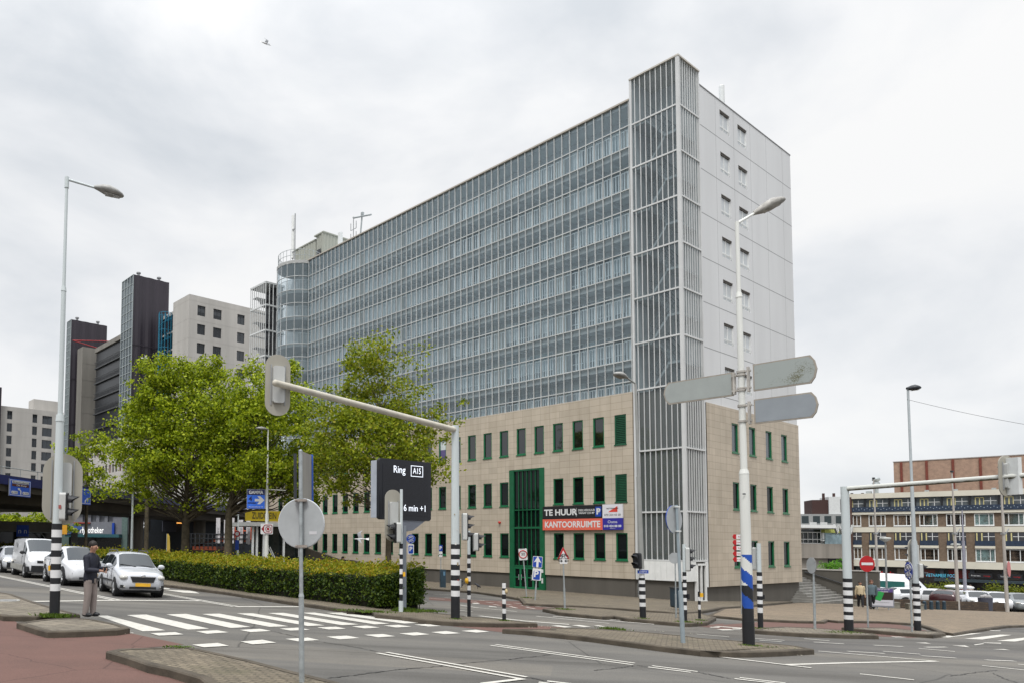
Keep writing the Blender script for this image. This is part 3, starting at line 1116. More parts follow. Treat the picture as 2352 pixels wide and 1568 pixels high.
m.add([(.06, .045, TB), (TU - .1, .045, TB), (TU - .1, .045, TT), (.06, .045, TT)], [(0, 1, 2, 3)])
m.build('tower_glass', GLASST, B)
m = MB()
m.b(.1, TU - .02, TS - .12, TS - .02, -3, TT)
m.b(TU - .14, TU - .02, .1, TS - .12, .4, TT)
m.build('tower_inner_wall', M('tower_wall_grey', (.46, .48, .49), .8, var=.15, scale=.8), B)
m, r_ = MB(), MB()
lev = [TB] + tz[::-1]
for i, z in enumerate(lev):
    m.b(.15, TU - .15, TS - 1.0, TS - .13, z - .16, z, 0)
    if i < len(lev) - 1:
        zn = lev[i + 1]
        zm = (z + zn) / 2
        m.b(.15, TU - .15, .2, .95, zm - .15, zm, 0)
        for (ya, yb, za_, zb_, x0, x1) in ((TS - 1.0, .95, z, zm, .25, 1.15), (.95, TS - 1.0, zm, zn, 1.3, 2.3)):
            m.add([(x0, ya, za_ - .22), (x1, ya, za_ - .22), (x1, yb, zb_ - .22), (x0, yb, zb_ - .22), (x0, ya, za_), (x1, ya, za_), (x1, yb, zb_), (x0, yb, zb_)], [(0, 1, 2, 3), (4, 7, 6, 5), (0, 4, 5, 1), (1, 5, 6, 2), (2, 6, 7, 3), (3, 7, 4, 0)], 0)
            for xx in (x0, x1):
                r_.tube((xx, ya, za_ + 1), (xx, yb, zb_ + 1), .025, n=5)
                r_.tube((xx, ya, za_ + .5), (xx, yb, zb_ + .5), .015, n=5)
                for f in (0, .33, .66, 1):
                    r_.tube((xx, ya + (yb - ya) * f, za_ + (zb_ - za_) * f), (xx, ya + (yb - ya) * f, za_ + (zb_ - za_) * f + 1), .018, n=5)
    for zz in (.5, 1.0):
        r_.b(.2, TU - .2, TS - 1.02, TS - .99, z + zz - .02, z + zz + .02)
m.build('stair_flight', M('stair_steel_grey', (.33, .355, .37), .6, var=.2), B)
r_.build('stair_railing', M('stair_rail_grey', (.13, .15, .165), .5), B)
l = MB()
for s in (TS - .3, TS - .22):
    l.b(.16, .18, s, s + .02, 2, TT - 1.5)
for i in range(110):
    l.b(.16, .18, TS - .3, TS - .2, 2.2 + i * .25, 2.22 + i * .25)
l.build('ladder', RAILW, B)
m = MB()
for i in range(8):                             # white panels below the glass
    s0, s1 = .05 + (TS - .2) * i / 8, .05 + (TS - .2) * (i + 1) / 8
    m.b(-.06, .1, s0 + .008, s1 - .008, ZPL, TB - .06)
for i in range(4):
    m.b(.02 + i * .27, .275 + i * .27, -.06, .08, ZPL, TB - .06)
m.b(-.04, .05, .05, TS - .1, ZPL, TB - .06)
m.b(.05, 1.1, -.03, .05, ZPL, TB - .06)
m.build('white_panels', WHITE, B)
m = MB()
DU0, DU1, DZ0, DZ1 = 1.1, 2.28, -1.62, .62
for q in ((DU0, DU0 + .1, DZ0, DZ1), (DU1 - .1, DU1, DZ0, DZ1), (DU0, DU1, DZ1 - .12, DZ1), (DU0 + .52, DU0 + .62, DZ0, DZ1 - .12), (DU0 - .05, DU1 + .05, DZ0 - .14, DZ0)):
    wbox(m, f2, *q, -.12, .06)
wbox(m, f2, DU1, TU, ZPL2, .72, -.06, .05)
o = m.build('door', WHITE, B)
g = MB()
wbox(g, f2, DU0 + .1, DU1 - .1, DZ0, DZ1 - .1, -.02, -.01)
g.build('pane', glass_mat('door_glass', (.5, .5, .48), .8, .6, (.06, .055, .05)), o)

# ---- plain end wall with small windows
m = MB()
eh = []
for k in range(7):
    for a0, a1, o_ in ((5.55, 6.98, 0), (8.18, 9.6, -.08)):
        zt = 30.42 - 2.855 * k + o_
        eh.append((a0, a1, zt - 1.38, zt))
holed(m, f2, TU + .04, 17.0, ZPAR2, 31.0, eh, .2)
m.add([(TU + .04, 0, 31.0), (17, 0, 31.0), (17, .4, 31.0), (TU + .04, .4, 31.0)], [(0, 1, 2, 3)])
m.add([(TU + .04, .4, 30.5), (17, .4, 30.5), (17, .4, 31.0), (TU + .04, .4, 31.0)], [(0, 1, 2, 3)])
m.add([(17, 0, ZPAR2), (17, 43, ZPAR2), (17, 43, 31.0), (17, 0, 31.0)], [(0, 1, 2, 3)])
m.build('end_wall', ENDW, B)
j_ = MB()
for k in range(7):
    z = 28.42 - 2.86 * k
    j_.b(TU + .05, 17.0, -.003, .001, z - .022, z + .022)
for u in (4.93, 7.55, 10.1, 12.69, 15.5):
    z0 = 10.62
    for k in range(8):
        zt = 30.99 if k == 0 else 28.42 - 2.86 * (k - 1) - .022
        zb_ = max(z0, 28.42 - 2.86 * k + .022)
        if zt > zb_:
            j_.b(u - .009, u + .009, -.002, .001, zb_, zt)
j_.b(TU + .04, 17.02, -.03, .4, 31.0, 31.06)
j_.build('panel_joint', JOINT, B)
CASE = M('casement_grey_white', (.7, .71, .7), .5)
glass_end = glass_mat('window_glass_pale', (.6, .65, .68), .5, .9, (.03, .04, .048))
for (a0, a1, z0, z1) in eh:
    o = win(B, f2, a0, a1, z0, z1, CASE, glass_end, fw=.07, d=.14, name='casement', bars=((a0 + a1) / 2,), hbars=(z0 + .38,), sill=False)
    s_ = MB()
    wbox(s_, f2, a0 + .02, a1 - .02, z1 - .13, z1 - .01, .05, .12)
    s_.build('shutter_box', M('shutter_brown', (.07, .06, .05), .6), o)
    s_ = MB()
    wbox(s_, f2, a0 + .05, a1 - .05, z0 + .22, z0 + .27, .02, .05)
    s_.build('guard_bar', OFFW, o)
m = MB()                                        # flue / aerial on the roof edge
m.tube((7.6, .7, 30.5), (7.6, .7, 33.1), .17, .17, 14)
m.ell((7.6, .7, 33.1), (.17, .17, .12))
m.build('flue', OFFW, B)

# ---- round stair tower, roof house and the open stair at the far end
RC, RR = (.7, 39.5), 2.45
n0, n1 = -15, 15


def rp(i, r=RR):
    a = math.pi + (i / 15) * math.pi * .62
    return (RC[0] + r * math.cos(a), RC[1] - r * math.sin(a) * -1)


m, g, sl, rl = MB(), MB(), MB(), MB()
pts = [(RC[0] + RR * math.cos(R(a)), RC[1] + RR * math.sin(R(a))) for a in range(120, 261, 10)]
for i, (x, y) in enumerate(pts):
    if i % 2 == 0:
        m.tube((x, y, 8), (x, y, 30.2), .035, n=6)
for i in range(len(pts) - 1):
    g.add([(*pts[i], 8), (*pts[i + 1], 8), (*pts[i + 1], 30.2), (*pts[i], 30.2)], [(0, 1, 2, 3)])
for z in mids + floors + [30.2, 30.45]:
    for i in range(len(pts) - 1):
        m.tube((*pts[i], z), (*pts[i + 1], z), .045, n=5)
inn = [(RC[0] + (RR - .1) * math.cos(R(a)), RC[1] + (RR - .1) * math.sin(R(a))) for a in range(0, 360, 15)]
for z in floors:
    sl.prism(inn, z - .3, z)
sl.prism([(RC[0] + (RR + .05) * math.cos(R(a)), RC[1] + (RR + .05) * math.sin(R(a))) for a in range(0, 360, 15)], 30.2, 30.5)
sl.prism([(RC[0] + .9 + .9 * math.cos(R(a)), RC[1] + .9 * math.sin(R(a))) for a in range(0, 360, 30)], 8, 30.2)
for z in floors:
    for a in range(120, 262, 4):
        x, y = RC[0] + (RR - .2) * math.cos(R(a)), RC[1] + (RR - .2) * math.sin(R(a))
        rl.tube((x, y, z), (x, y, z + 1.1), .018, n=4)
        x2, y2 = RC[0] + (RR - .2) * math.cos(R(a + 4)), RC[1] + (RR - .2) * math.sin(R(a + 4))
        rl.tube((x, y, z + 1.1), (x2, y2, z + 1.1), .03, n=4)
rt = sl.build('round_tower', SLABM, B)
m.build('frame', MULL, rt)
g.build('pane', GLASSF, rt)
rl.build('railing', RAILW, rt)
m = MB()
for a in range(100, 300, 12):                   # guard rail on the round roof
    x, y = RC[0] + (RR - .1) * math.cos(R(a)), RC[1] + (RR - .1) * math.sin(R(a))
    x2, y2 = RC[0] + (RR - .1) * math.cos(R(a + 12)), RC[1] + (RR - .1) * math.sin(R(a + 12))
    m.tube((x, y, 30.5), (x, y, 31.7), .025, n=5)
    for z in (31.1, 31.7):
        m.tube((x, y, z), (x2, y2, z), .025, n=5)
m.build('roof_rail', GALV, B)
m = MB()


def corr(mb, p, q, z0, z1, step=.22, amp=.05):
    p, q = Vector(p), Vector(q)
    d = (q - p).normalized()
    nrm = Vector((d.y, -d.x))
    L = (q - p).length
    n = int(L / step)
    P = []
    for i in range(n + 1):
        c = p + d * (L * i / n)
        P.append(c + nrm * (amp if i % 2 else 0))
        if i < n:
            P.append(c + d * (L / n * .5) + nrm * (amp if i % 2 else 0))
    for i in range(len(P) - 1):
        mb.add([(*P[i], z0), (*P[i + 1], z0), (*P[i + 1], z1), (*P[i], z1)], [(0, 1, 2, 3)])


corr(m, (3, 43.6), (3, 39.7), 30.4, 34.3)
corr(m, (3.0, 39.7), (2.8, 38.3), 30.4, 34.6)
corr(m, (2.8, 38.3), (8.8, 38.3), 30.4, 34.6)
m.b(3.05, 8.7, 38.35, 43.6, 30.4, 34.28)
m.b(2.75, 8.8, 38.2, 39.8, 34.58, 34.72)
m.b(2.9, 8.8, 39.8, 43.7, 34.28, 34.4)
o = m.build('roof_house', CORR, B)
m = MB()
m.b(2.7, 2.75, 38.6, 39.2, 31.0, 32.9)
m.build('door', DARKM, o)
m = MB()
OS0, OS1, OU0, OU1 = 43.6, 46.6, -.9, 1.6
for i in range(9):
    s = OS0 + (OS1 - OS0) * i / 8
    m.b(OU0 - .04, OU0 + .04, s - .03, s + .03, 5, 29.9)
for i in range(6):
    u = OU0 + (OU1 - OU0) * i / 5
    m.b(u - .03, u + .03, OS0 - .04, OS0 + .04, 5, 29.9)
    m.b(u - .03, u + .03, OS1 - .04, OS1 + .04, 5, 29.9)
for z in floors + [29.9]:
    for s in (OS0, OS1):
        m.b(OU0, OU1, s - .05, s + .05, z - .08, z + .08)
    for u in (OU0, OU1):
        m.b(u - .05, u + .05, OS0, OS1, z - .08, z + .08)
m.b(OU0 - .05, OU1 + .05, OS0 - .05, OS1 + .05, 29.9, 30.0)
o = m.build('open_stair', OFFW, B)
m = MB()
for z in floors:
    m.b(OU0 + .2, OU1 - .2, OS0 + .2, OS0 + .9, z - .1, z)
    m.b(OU0 + .2, OU1 - .2, OS1 - .9, OS1 - .2, z + 1.3, z + 1.4)
    for q in range(9):
        m.b(OU0 + .2, OU0 + 1.1, OS0 + .9 + q * .13, OS0 + 1.03 + q * .13, z + .14 * q, z + .04 + .14 * q)
        m.b(OU0 + 1.3, OU1 - .2, OS1 - 1.0 - q * .13, OS1 - .87 - q * .13, z + 1.4 + .14 * q, z + 1.44 + .14 * q)
m.build('step', M('steel_dark_stair', (.12, .13, .15), .6), o)
m = MB()
m.b(OU0 + 1.9, OU1 - .1, OS0 + .1, OS1 - .1, 5, 29.8)
m.build('back_panel', DARKM, o)
m = MB()
wbox(m, en, 13.25, 13.35, 3.2, 3.32, -.08, 0)
m.ell((-.2, 13.3, 3.26), (.07, .09, .1))
m.build('alarm_lamp', M('alarm_red', (.5, .03, .02), .4), B)
m = MB()
m.b(7.6, 7.85, -.14, -.09, -.4, .55)
m.build('meter_box', GREY, B)


def bld(u, s, z):
    return Vector((BX + u * math.cos(BA) - s * math.sin(BA), BY + u * math.sin(BA) + s * math.cos(BA), z))


t = thing('antenna_mast', 'tall pale phone antenna mast rising beside the roof house over the round tower', 'antenna', bld(3.2, 43.9, 30.4), BA)
m = MB()
m.tube((0, 0, 0), (0, 0, 8.4), .07, n=8)
m.build('pole', GREY, t)
m = MB()
m.tube((.1, .55, 3.4), (.1, .55, 8.4), .16, n=10)
m.build('antenna_panel', WHITE, t)
m = MB()
for z in (4, 6.6):
    m.b(-.05, .1, 0, .5, z, z + .1)
m.path([(.1, .55, 3.4), (.1, .45, 2.9), (0, .3, 2.4), (0, .12, 0)], .06, 6)
m.build('bracket', GREY, t)
t = thing('window_cleaning_davit', 'grey davit arm standing at the roof edge over the glazed front', 'davit', bld(1.2, 30.6, 30.5), BA - math.pi / 2)
m = MB()
m.tube((0, 0, 0), (.35, 0, 2.9), .08, n=8)
m.build('post', GALV, t)
m = MB()
m.tube((-.9, 0, 2.9), (2.0, -.3, 2.1), .09, n=8)
m.b(.25, .5, -.12, .12, 2.7, 3.0)
m.build('arm', GALV, t)
t.scale = (.95, .95, .95)
t = thing('roof_antenna', 'branched aerial with short prongs next to the davit on the roof', 'antenna', bld(1.6, 32.0, 30.5), BA - math.pi / 2)
m = MB()
m.tube((0, 0, 0), (0, 0, 3.2), .06, n=6)
m.tube((0, 0, 3.2), (0, 0, 3.3), .12, n=8)
m.build('pole', GREY, t)
t.scale = (.8, .8, .95)
m = MB()
for z in (.9, 2.0):
    m.tube((-.5, 0, z), (.5, 0, z), .04, n=5)
    for x in (-.5, .5):
        m.tube((x, 0, z), (x, 0, z + .75), .05, n=5)
m.build('prong', GREY, t)
t = thing('phone_antenna', 'short pale panel antenna standing between the roof house and the aerial', 'antenna', bld(2.2, 34.6, 30.5), BA)
m = MB()
m.tube((0, 0, 0), (0, 0, 2.1), .06, n=6)
m.build('pole', GREY, t)
m = MB()
m.b(-.25, .05, -.2, .2, .7, 2.6)
m.build('antenna_panel', OFFW, t)

# ---- the letting banner
sx0, sx1, sz0, sz1 = 3.74, 9.56, 2.66, 4.3
SBW = sx1 - sx0
t = thing('letting_sign', 'wide office-to-let banner in black, coral, white and blue hung beside the green entrance', 'sign', tuple(bld(-.26, (sx0 + sx1) / 2, sz0)), BA - math.pi / 2)
hw, hh = SBW / 2, sz1 - sz0
c1 = hw - 1.36
zm = hh * .46
for nm_, x0, x1, z0, z1, c in (('black_board', -hw, c1, zm, hh, (.012, .012, .014)), ('coral_board', -hw, c1, 0, zm, (.68, .13, .085)), ('white_board', c1, hw, zm, hh, (.66, .66, .7)), ('blue_board', c1, hw, 0, zm, (.03, .025, .28))):
    m = MB()
    m.b(x0, x1, 0, .1, z0, z1)
    m.build(nm_, M(nm_, c, .5, var=.04), t)
text(t, 'TE HUUR', .58, -hw + 1.38, zm + .44, SIGNW, bold=.018, xs=1.04)
text(t, 'DEELVERHUUR\nVANAF 225 M²', .19, .42, zm + .46, SIGNW, bold=.002, xs=.95)
text(t, '+', .4, 1.3, zm + .42, SIGNW, bold=.012)
m = MB()
m.b(-.33, -.31, -.004, 0, zm + .15, hh - .15)
m.b(1.11, 1.13, -.004, 0, zm + .15, hh - .15)
m.build('divider', SIGNW, t)
m = MB()
m.b(c1 - .5, c1 - .08, -.006, 0, zm + .12, hh - .12)
m.build('parking_symbol', BLUE, t)
text(t, 'P', .55, c1 - .29, zm + .44, SIGNW, y=-.01, bold=.02)
text(t, 'KANTOORRUIMTE', .58, (-hw + c1) / 2, zm * .48, SIGNW, bold=.016, xs=.85)
m = MB()
m.plate([(c1 + .38, hh - .5), (c1 + 1.02, hh - .5), (c1 + 1.02, hh - .12)], .004, Matrix.Translation((0, -.005, 0)))
m.build('red_emblem', M('emblem_red', (.6, .06, .04), .5), t)
text(t, 'NETTENBAUER', .12, c1 + .68, hh - .27, BLACKP, y=-.009)
text(t, '070 354 43 00', .19, c1 + .68, zm + .2, BLACKP)
text(t, 'Ooms', .26, c1 + .68, zm - .25, SIGNW)
text(t, '010 424 88 88', .2, c1 + .68, zm - .52, SIGNW, bold=.006)
text(t, 'ooms.com', .09, c1 + .68, .1, SIGNW)
# ---------------------------------------------------------------- buildings and structures further off
def hit(P0, ang, x, y):
    """(distance along the wall, height) where the view line through a place of the photograph meets a wall"""
    d = Vector((math.cos(ang), math.sin(ang), 0))
    n = Vector((-d.y, d.x, 0))
    r = ray(x, y)
    o = Vector((0, 0, H))
    P0 = Vector((P0[0], P0[1], 0))
    t = n.dot(P0 - o) / n.dot(r)
    p = o + r * t
    return (p - P0).dot(d), p.z


CONC = M('rough_concrete', (.43, .415, .39), .85, var=.14, scale=.35, bump=.15, streak=True)
CONCD = M('grey_concrete', (.2, .19, .17), .85, var=.2, scale=.4, streak=True)
CLAD = M('dark_cladding', (.03, .025, .034), .5, var=.15, scale=.5, streak=True)
BFRAME = M('window_frame_dark', (.06, .065, .07), .5)
GLASSK = glass_mat('window_glass_black', (.4, .42, .45), .8, .92, (.02, .024, .028))
GLASSG = glass_mat('strip_glass', (.6, .66, .68), .8, .85, (.07, .09, .1))
BLUEST = M('stair_blue', (.02, .17, .27), .5)

DL = 119.0
c = W(435, 675, DL)
ang2 = BA
L = thing('apartment_building', 'grey concrete block with two dark clad towers and a blue spiral stair behind the trees', 'apartment building', (c.x, c.y, 0), BA)
ztop = c.z
fR = lambda a, z, d: (a, d, z)
fL = lambda a, z, d: (d, a, z)
hs = []
for xa, xb in ((454, 472.3), (490.6, 509.6), (545.5, 562.7)):
    a0, zt = hit(c, BA, xa, 694 + (xa - 454) * .22)
    a1, _ = hit(c, BA, xb, 700)
    for k in range(9):
        hs.append((a0, a1, ztop - 1.55 - 1.75 - 3.16 * k, ztop - 1.55 - 3.16 * k))
sL, _ = hit(c, BA + math.pi / 2, 398, 700)
m = MB()
holed(m, fR, 0, 16, -6, ztop, hs, .25)
m.add([fL(0, -6, 0), fL(sL, -6, 0), fL(sL, ztop, 0), fL(0, ztop, 0)], [(0, 1, 2, 3)])
m.add([(0, 0, ztop), (16, 0, ztop), (16, sL, ztop), (0, sL, ztop)], [(0, 1, 2, 3)])
for k in range(10):
    z = ztop - .9 - 3.16 * k
    m.b(.002, 15.9, -.012, 0, z - .05, z)
    m.b(-.012, 0, .002, sL - .1, z - .05, z)
m.build('concrete_block', CONC, L)
for a0, a1, z0, z1 in hs:
    win(L, fR, a0, a1, z0, z1, BFRAME, GLASSK, fw=.07, d=.2, bars=((a0 + a1) / 2,), sill=False)
# recessed dark gallery front with the blue spiral stair before it
sR, _ = hit(c, BA + math.pi / 2, 366, 713)
m = MB()
m.b(1.5, 12, sL, sR + 6, -5, ztop - 1.2, 0)
m.b(1.2, 12, sL, sR + 6, ztop - 1.2, ztop - .6, 1)
for k in range(9):
    m.b(1.0, 1.5, sL, sR + 6, ztop - 4.5 - 3.1 * k, ztop - 4.2 - 3.1 * k, 1)
m.build('gallery_front', [CLAD, CONC], L)
m = MB()
sc = Vector((.2, (sL + sR) / 2 + .6, 0))
zt = ztop - 1.0
for i in range(12):
    a = i * math.pi / 6
    m.tube((sc.x + 1.15 * math.cos(a), sc.y + 1.15 * math.sin(a), -4), (sc.x + 1.15 * math.cos(a), sc.y + 1.15 * math.sin(a), zt), .06, n=5)
m.tube((sc.x, sc.y, -4), (sc.x, sc.y, zt), .12, n=6)
n = int((zt + 4) / .2)
for i in range(n):
    a = i * math.pi / 8
    z = -4 + i * .2
    p = [(sc.x, sc.y)] + [(sc.x + 1.1 * math.cos(a + q), sc.y + 1.1 * math.sin(a + q)) for q in (0, .38)]
    m.prism(p, z, z + .05)
for i in range(12):
    for z in (zt, zt - 3.1, zt - 6.2, zt - 9.3, zt - 12.4):
        a, a2 = i * math.pi / 6, (i + 1) * math.pi / 6
        m.tube((sc.x + 1.15 * math.cos(a), sc.y + 1.15 * math.sin(a), z), (sc.x + 1.15 * math.cos(a2), sc.y + 1.15 * math.sin(a2), z), .05, n=4)
m.build('spiral_stair', BLUEST, L)


def dark_tower(px_, py_, depth, xr, xl):
    p = W(px_, py_, depth)
    loc = Vector((p.x - c.x, p.y - c.y, 0))
    loc.rotate(Euler((0, 0, -BA)))
    wR, _ = hit(p, BA, xr, py_ + 20)
    wL, _ = hit(p, BA + math.pi / 2, xl, py_ + 20)
    m = MB()
    corr(m, (0, 0), (wR, 0), -5, p.z, .9, .12)
    m.add([(wR, 0, -5), (wR, wL, -5), (wR, wL, p.z), (wR, 0, p.z)], [(0, 1, 2, 3)])
    m.add([(0, 0, p.z - .02), (wR, 0, p.z - .02), (wR, wL, p.z - .02), (0, wL, p.z - .02)], [(0, 1, 2, 3)])
    for z in (p.z - 12.5, p.z - 22, p.z - 31):
        m.b(0, wR, -.16, -.13, z, z + .18)
    o = m.build('dark_tower', CLAD, L, loc)
    m = MB()
    for i in range(5):
        s = .05 + (wL - .1) * i / 4
        m.b(-.08, .02, s - .07, s + .07, -5, p.z)
    z = p.z
    while z > -5:
        m.b(-.07, .02, 0, wL, z - .1, z)
        z -= 1.56
    m.build('mullion', M('strip_mullion', (.3, .34, .35), .5), o)
    g = MB()
    g.add([(.03, 0, -5), (.03, 0, p.z), (.03, wL, p.z), (.03, wL, -5)], [(0, 1, 2, 3)])
    g.build('pane', GLASSG, o)
    v = MB()
    for x in (wR * .2, wR * .78):
        v.tube((x, 1, p.z), (x, 1, p.z + .7), .25, n=8)
        v.tube((x, 1, p.z + .7), (x, 1, p.z + .9), .42, n=8)
    v.build('roof_vent', GREY, o)
    return loc, wR, wL, p


l1, w1, e1, p1 = dark_tower(307, 630, 126, 388, 281)
l2, w2, e2, p2 = dark_tower(164, 733, 150, 246, 154)
# gallery front running between the two towers
g0 = Vector((l1.x + 2.2, l1.y + e1 * .6, 0))
P = Vector((c.x, c.y, 0)) + Matrix.Rotation(BA, 3, 'Z') @ g0
_, zr = hit(P, BA + math.pi / 2, 278, 770)
gl, _ = hit(P, BA + math.pi / 2, 222, 797)
m = MB()
m.b(g0.x, g0.x + 8, g0.y, g0.y + gl, -5, zr - .9, 0)
m.b(g0.x - .4, g0.x + 8, g0.y, g0.y + gl, zr - .9, zr, 1)
m.build('gallery_front', [M('dark_glazing', (.014, .016, .019), .3, var=.4, scale=2), CONCD], L)
m = MB()
for k in range(8):
    z = zr - 4 - 3.1 * k
    m.b(g0.x - .4, g0.x, g0.y, g0.y + gl, z - .25, z)
    m.b(g0.x - .42, g0.x - .36, g0.y, g0.y + gl, z + .95, z + 1.02)
    for i in range(int(gl / .45)):
        m.b(g0.x - .42, g0.x - .37, g0.y + i * .45, g0.y + i * .45 + .06, z, z + .95)
m.build('railing', M('railing_dark_grey', (.05, .053, .056), .5), L)
pr = W(190, 795, 147)
loc = Vector((pr.x - c.x, pr.y - c.y, 0))
loc.rotate(Euler((0, 0, -BA)))
wR, _ = hit(pr, BA, 224, 805)
m = MB()
m.b(0, wR, 0, 3, -5, pr.z)
for k in range(8):
    m.b(0.01, wR - .01, -.02, 0, pr.z - 3.4 - 3.4 * k, pr.z - 3.3 - 3.4 * k)
m.build('concrete_pier', CONCD, L, loc)
pr = W(166, 782, 149)
loc = Vector((pr.x - c.x, pr.y - c.y, pr.z))
loc.rotate(Euler((0, 0, -BA)))
m = MB()
m.tube((0, -.3, 0), (8, -.3, 1.2), .14, n=5)
m.tube((0, -.3, 0), (5.5, -1.2, -1), .12, n=5)
m.build('red_boom', M('boom_red', (.3, .04, .045), .5), L, loc)
# white podium with windows below the towers
pp = W(283, 1003, 120)
loc = Vector((pp.x - c.x, pp.y - c.y, 0))
loc.rotate(Euler((0, 0, -BA)))
ln_, _ = hit(pp, BA + math.pi / 2, 205, 1030)
hs = []
for r in range(3):
    a = .6
    while a + 1.2 < ln_:
        hs.append((a, a + .9, pp.z - 2.3 - 3.2 * r, pp.z - .9 - 3.2 * r))
        a += 1.7 if (int(a * 3) % 2) else 1.35
m = MB()
holed(m, fL, 0, ln_, -5, pp.z, hs, .2)
m.add([(0, 0, pp.z), (0, ln_, pp.z), (8, ln_, pp.z), (8, 0, pp.z)], [(0, 1, 2, 3)])
m.add([(0, 0, -5), (12, 0, -5), (12, 0, pp.z), (0, 0, pp.z)], [(0, 1, 2, 3)])
pod = m.build('podium', M('podium_white', (.46, .44, .41), .75, var=.1, scale=.5), L, loc)
SHUT = M('shutter_redbrown', (.1, .03, .025), .6)
for i, h in enumerate(hs):
    m = MB()
    m.add([fL(h[0], h[2], .18), fL(h[1], h[2], .18), fL(h[1], h[3], .18), fL(h[0], h[3], .18)], [(0, 1, 2, 3)])
    m.build('shutter' if i % 3 == 1 else 'window', SHUT if i % 3 == 1 else GLASSK, pod)

c3 = W(4, 930, 165)
L2 = thing('apartment_building', 'pale concrete block at the far left edge with single columns of windows', 'apartment building', (c3.x, c3.y, 0), BA)
hs = []
for xa, xb in ((16.5, 28.5), (75, 86), (97.7, 120)):
    a0, _ = hit(c3, BA, xa, 950)
    a1, _ = hit(c3, BA, xb, 950)
    _, zt = hit(c3, BA, xa, 940.5 + (xa - 16) * .15)
    for k in range(8):
        hs.append((a0, a1, zt - 2.0 - 2.87 * k, zt - 2.87 * k))
wR, _ = hit(c3, BA, 146, 957)
m = MB()
holed(m, fR, -1.5, wR, -5, c3.z, hs, .2)
m.add([(-1.5, 0, c3.z), (wR, 0, c3.z), (wR, 12, c3.z), (-1.5, 12, c3.z)], [(0, 1, 2, 3)])
m.add([(-1.5, 0, -5), (-1.5, 12, -5), (-1.5, 12, c3.z), (-1.5, 0, c3.z)], [(0, 1, 2, 3)])
for k in range(8):
    m.b(-1.4, wR, -.012, 0, c3.z - 1.0 - 2.87 * k, c3.z - .95 - 2.87 * k)
m.b(wR - 6, wR, 4, 8, c3.z, c3.z + 3.2)
m.build('wall', CONC, L2)
for a0, a1, z0, z1 in hs:
    win(L2, fR, a0, a1, z0, z1, BFRAME, GLASSK, fw=.07, d=.16, bars=((a0 * .45 + a1 * .55),), sill=False)
m = MB()
tw, _ = hit(c3, BA, 1.5, 890)
m.b(-12, tw, -1, 4, -5, c3.z + 4)
m.build('dark_tower', CLAD, L2)

# ---- elevated railway crossing the street
VD = Vector((.28, .96, 0)).normalized()
VN = Vector((-VD.y, VD.x, 0))
V0 = Vector((-19.0, 48.8, 0))
va = math.atan2(VD.y, VD.x) - math.pi / 2
_, vz1 = hit(V0, math.atan2(VD.y, VD.x), 0, 1088)
_, vz0 = hit(V0, math.atan2(VD.y, VD.x), 0, 1151)
V = thing('railway_viaduct', 'dark elevated railway viaduct with a blue parapet crossing behind the trees', 'viaduct', tuple(V0 + VN * 4), va)
m = MB()
Y0, Y1 = -34, 120
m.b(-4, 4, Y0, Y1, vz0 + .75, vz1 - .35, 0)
m.b(-17, -4, Y0, 26, vz0 + .4, vz1 - .6, 0)  # wide station deck at the back, put in to deepen the shade below
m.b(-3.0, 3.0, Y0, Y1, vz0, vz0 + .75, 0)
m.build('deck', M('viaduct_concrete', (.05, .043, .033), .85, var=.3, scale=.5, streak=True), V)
m = MB()
m.b(4, 4.15, Y0, Y1, vz1 - .62, vz1)
m.b(-4.15, -4, Y0, Y1, vz1 - .62, vz1)
m.build('parapet', M('parapet_blue', (.012, .018, .10), .5, var=.15), V)
m = MB()
for x in (4.07,):
    m.tube((x, Y0, vz1 + .55), (x, Y1, vz1 + .55), .03, n=5)
    for i in range(75):
        m.tube((x, Y0 + 2 * i, vz1), (x, Y0 + 2 * i, vz1 + .55), .025, n=5)
m.build('guard_rail', GALV, V)
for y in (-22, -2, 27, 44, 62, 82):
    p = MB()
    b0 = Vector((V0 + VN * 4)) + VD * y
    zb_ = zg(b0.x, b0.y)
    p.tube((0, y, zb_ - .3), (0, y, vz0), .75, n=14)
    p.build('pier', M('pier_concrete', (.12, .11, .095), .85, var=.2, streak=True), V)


def roadsign(name, label, px0, px1, py0, py1, off, texts):
    """blue direction board hung on the side of the viaduct"""
    va_ = math.atan2(VD.y, VD.x)
    o0 = V0 - VN * off
    a0, z1 = hit(o0, va_, px0, py0)
    a1, z0 = hit(o0, va_, px1, py1)
    q = o0 + VD * a0
    t = thing(name, label, 'road sign', (q.x, q.y, z0), va_)
    w, h = a1 - a0, z1 - z0
    m = MB()
    m.plate([(0, 0), (w, 0), (w, h), (0, h)], .06, None, 0, 1, 1)
    m.build('board', [M('direction_blue', (.02, .1, .55), .4, var=.05), GREY], t)
    f = MB()
    e = .05 * h
    for q in ((e, w - e, h - 1.6 * e, h - e), (e, w - e, e, 1.6 * e), (e, 1.6 * e, 1.6 * e, h - 1.6 * e), (w - 1.6 * e, w - e, 1.6 * e, h - 1.6 * e)):
        f.b(q[0], q[1], -.008, 0, q[2], q[3])
    f.build('border', SIGNW, t)
    return t, w, h


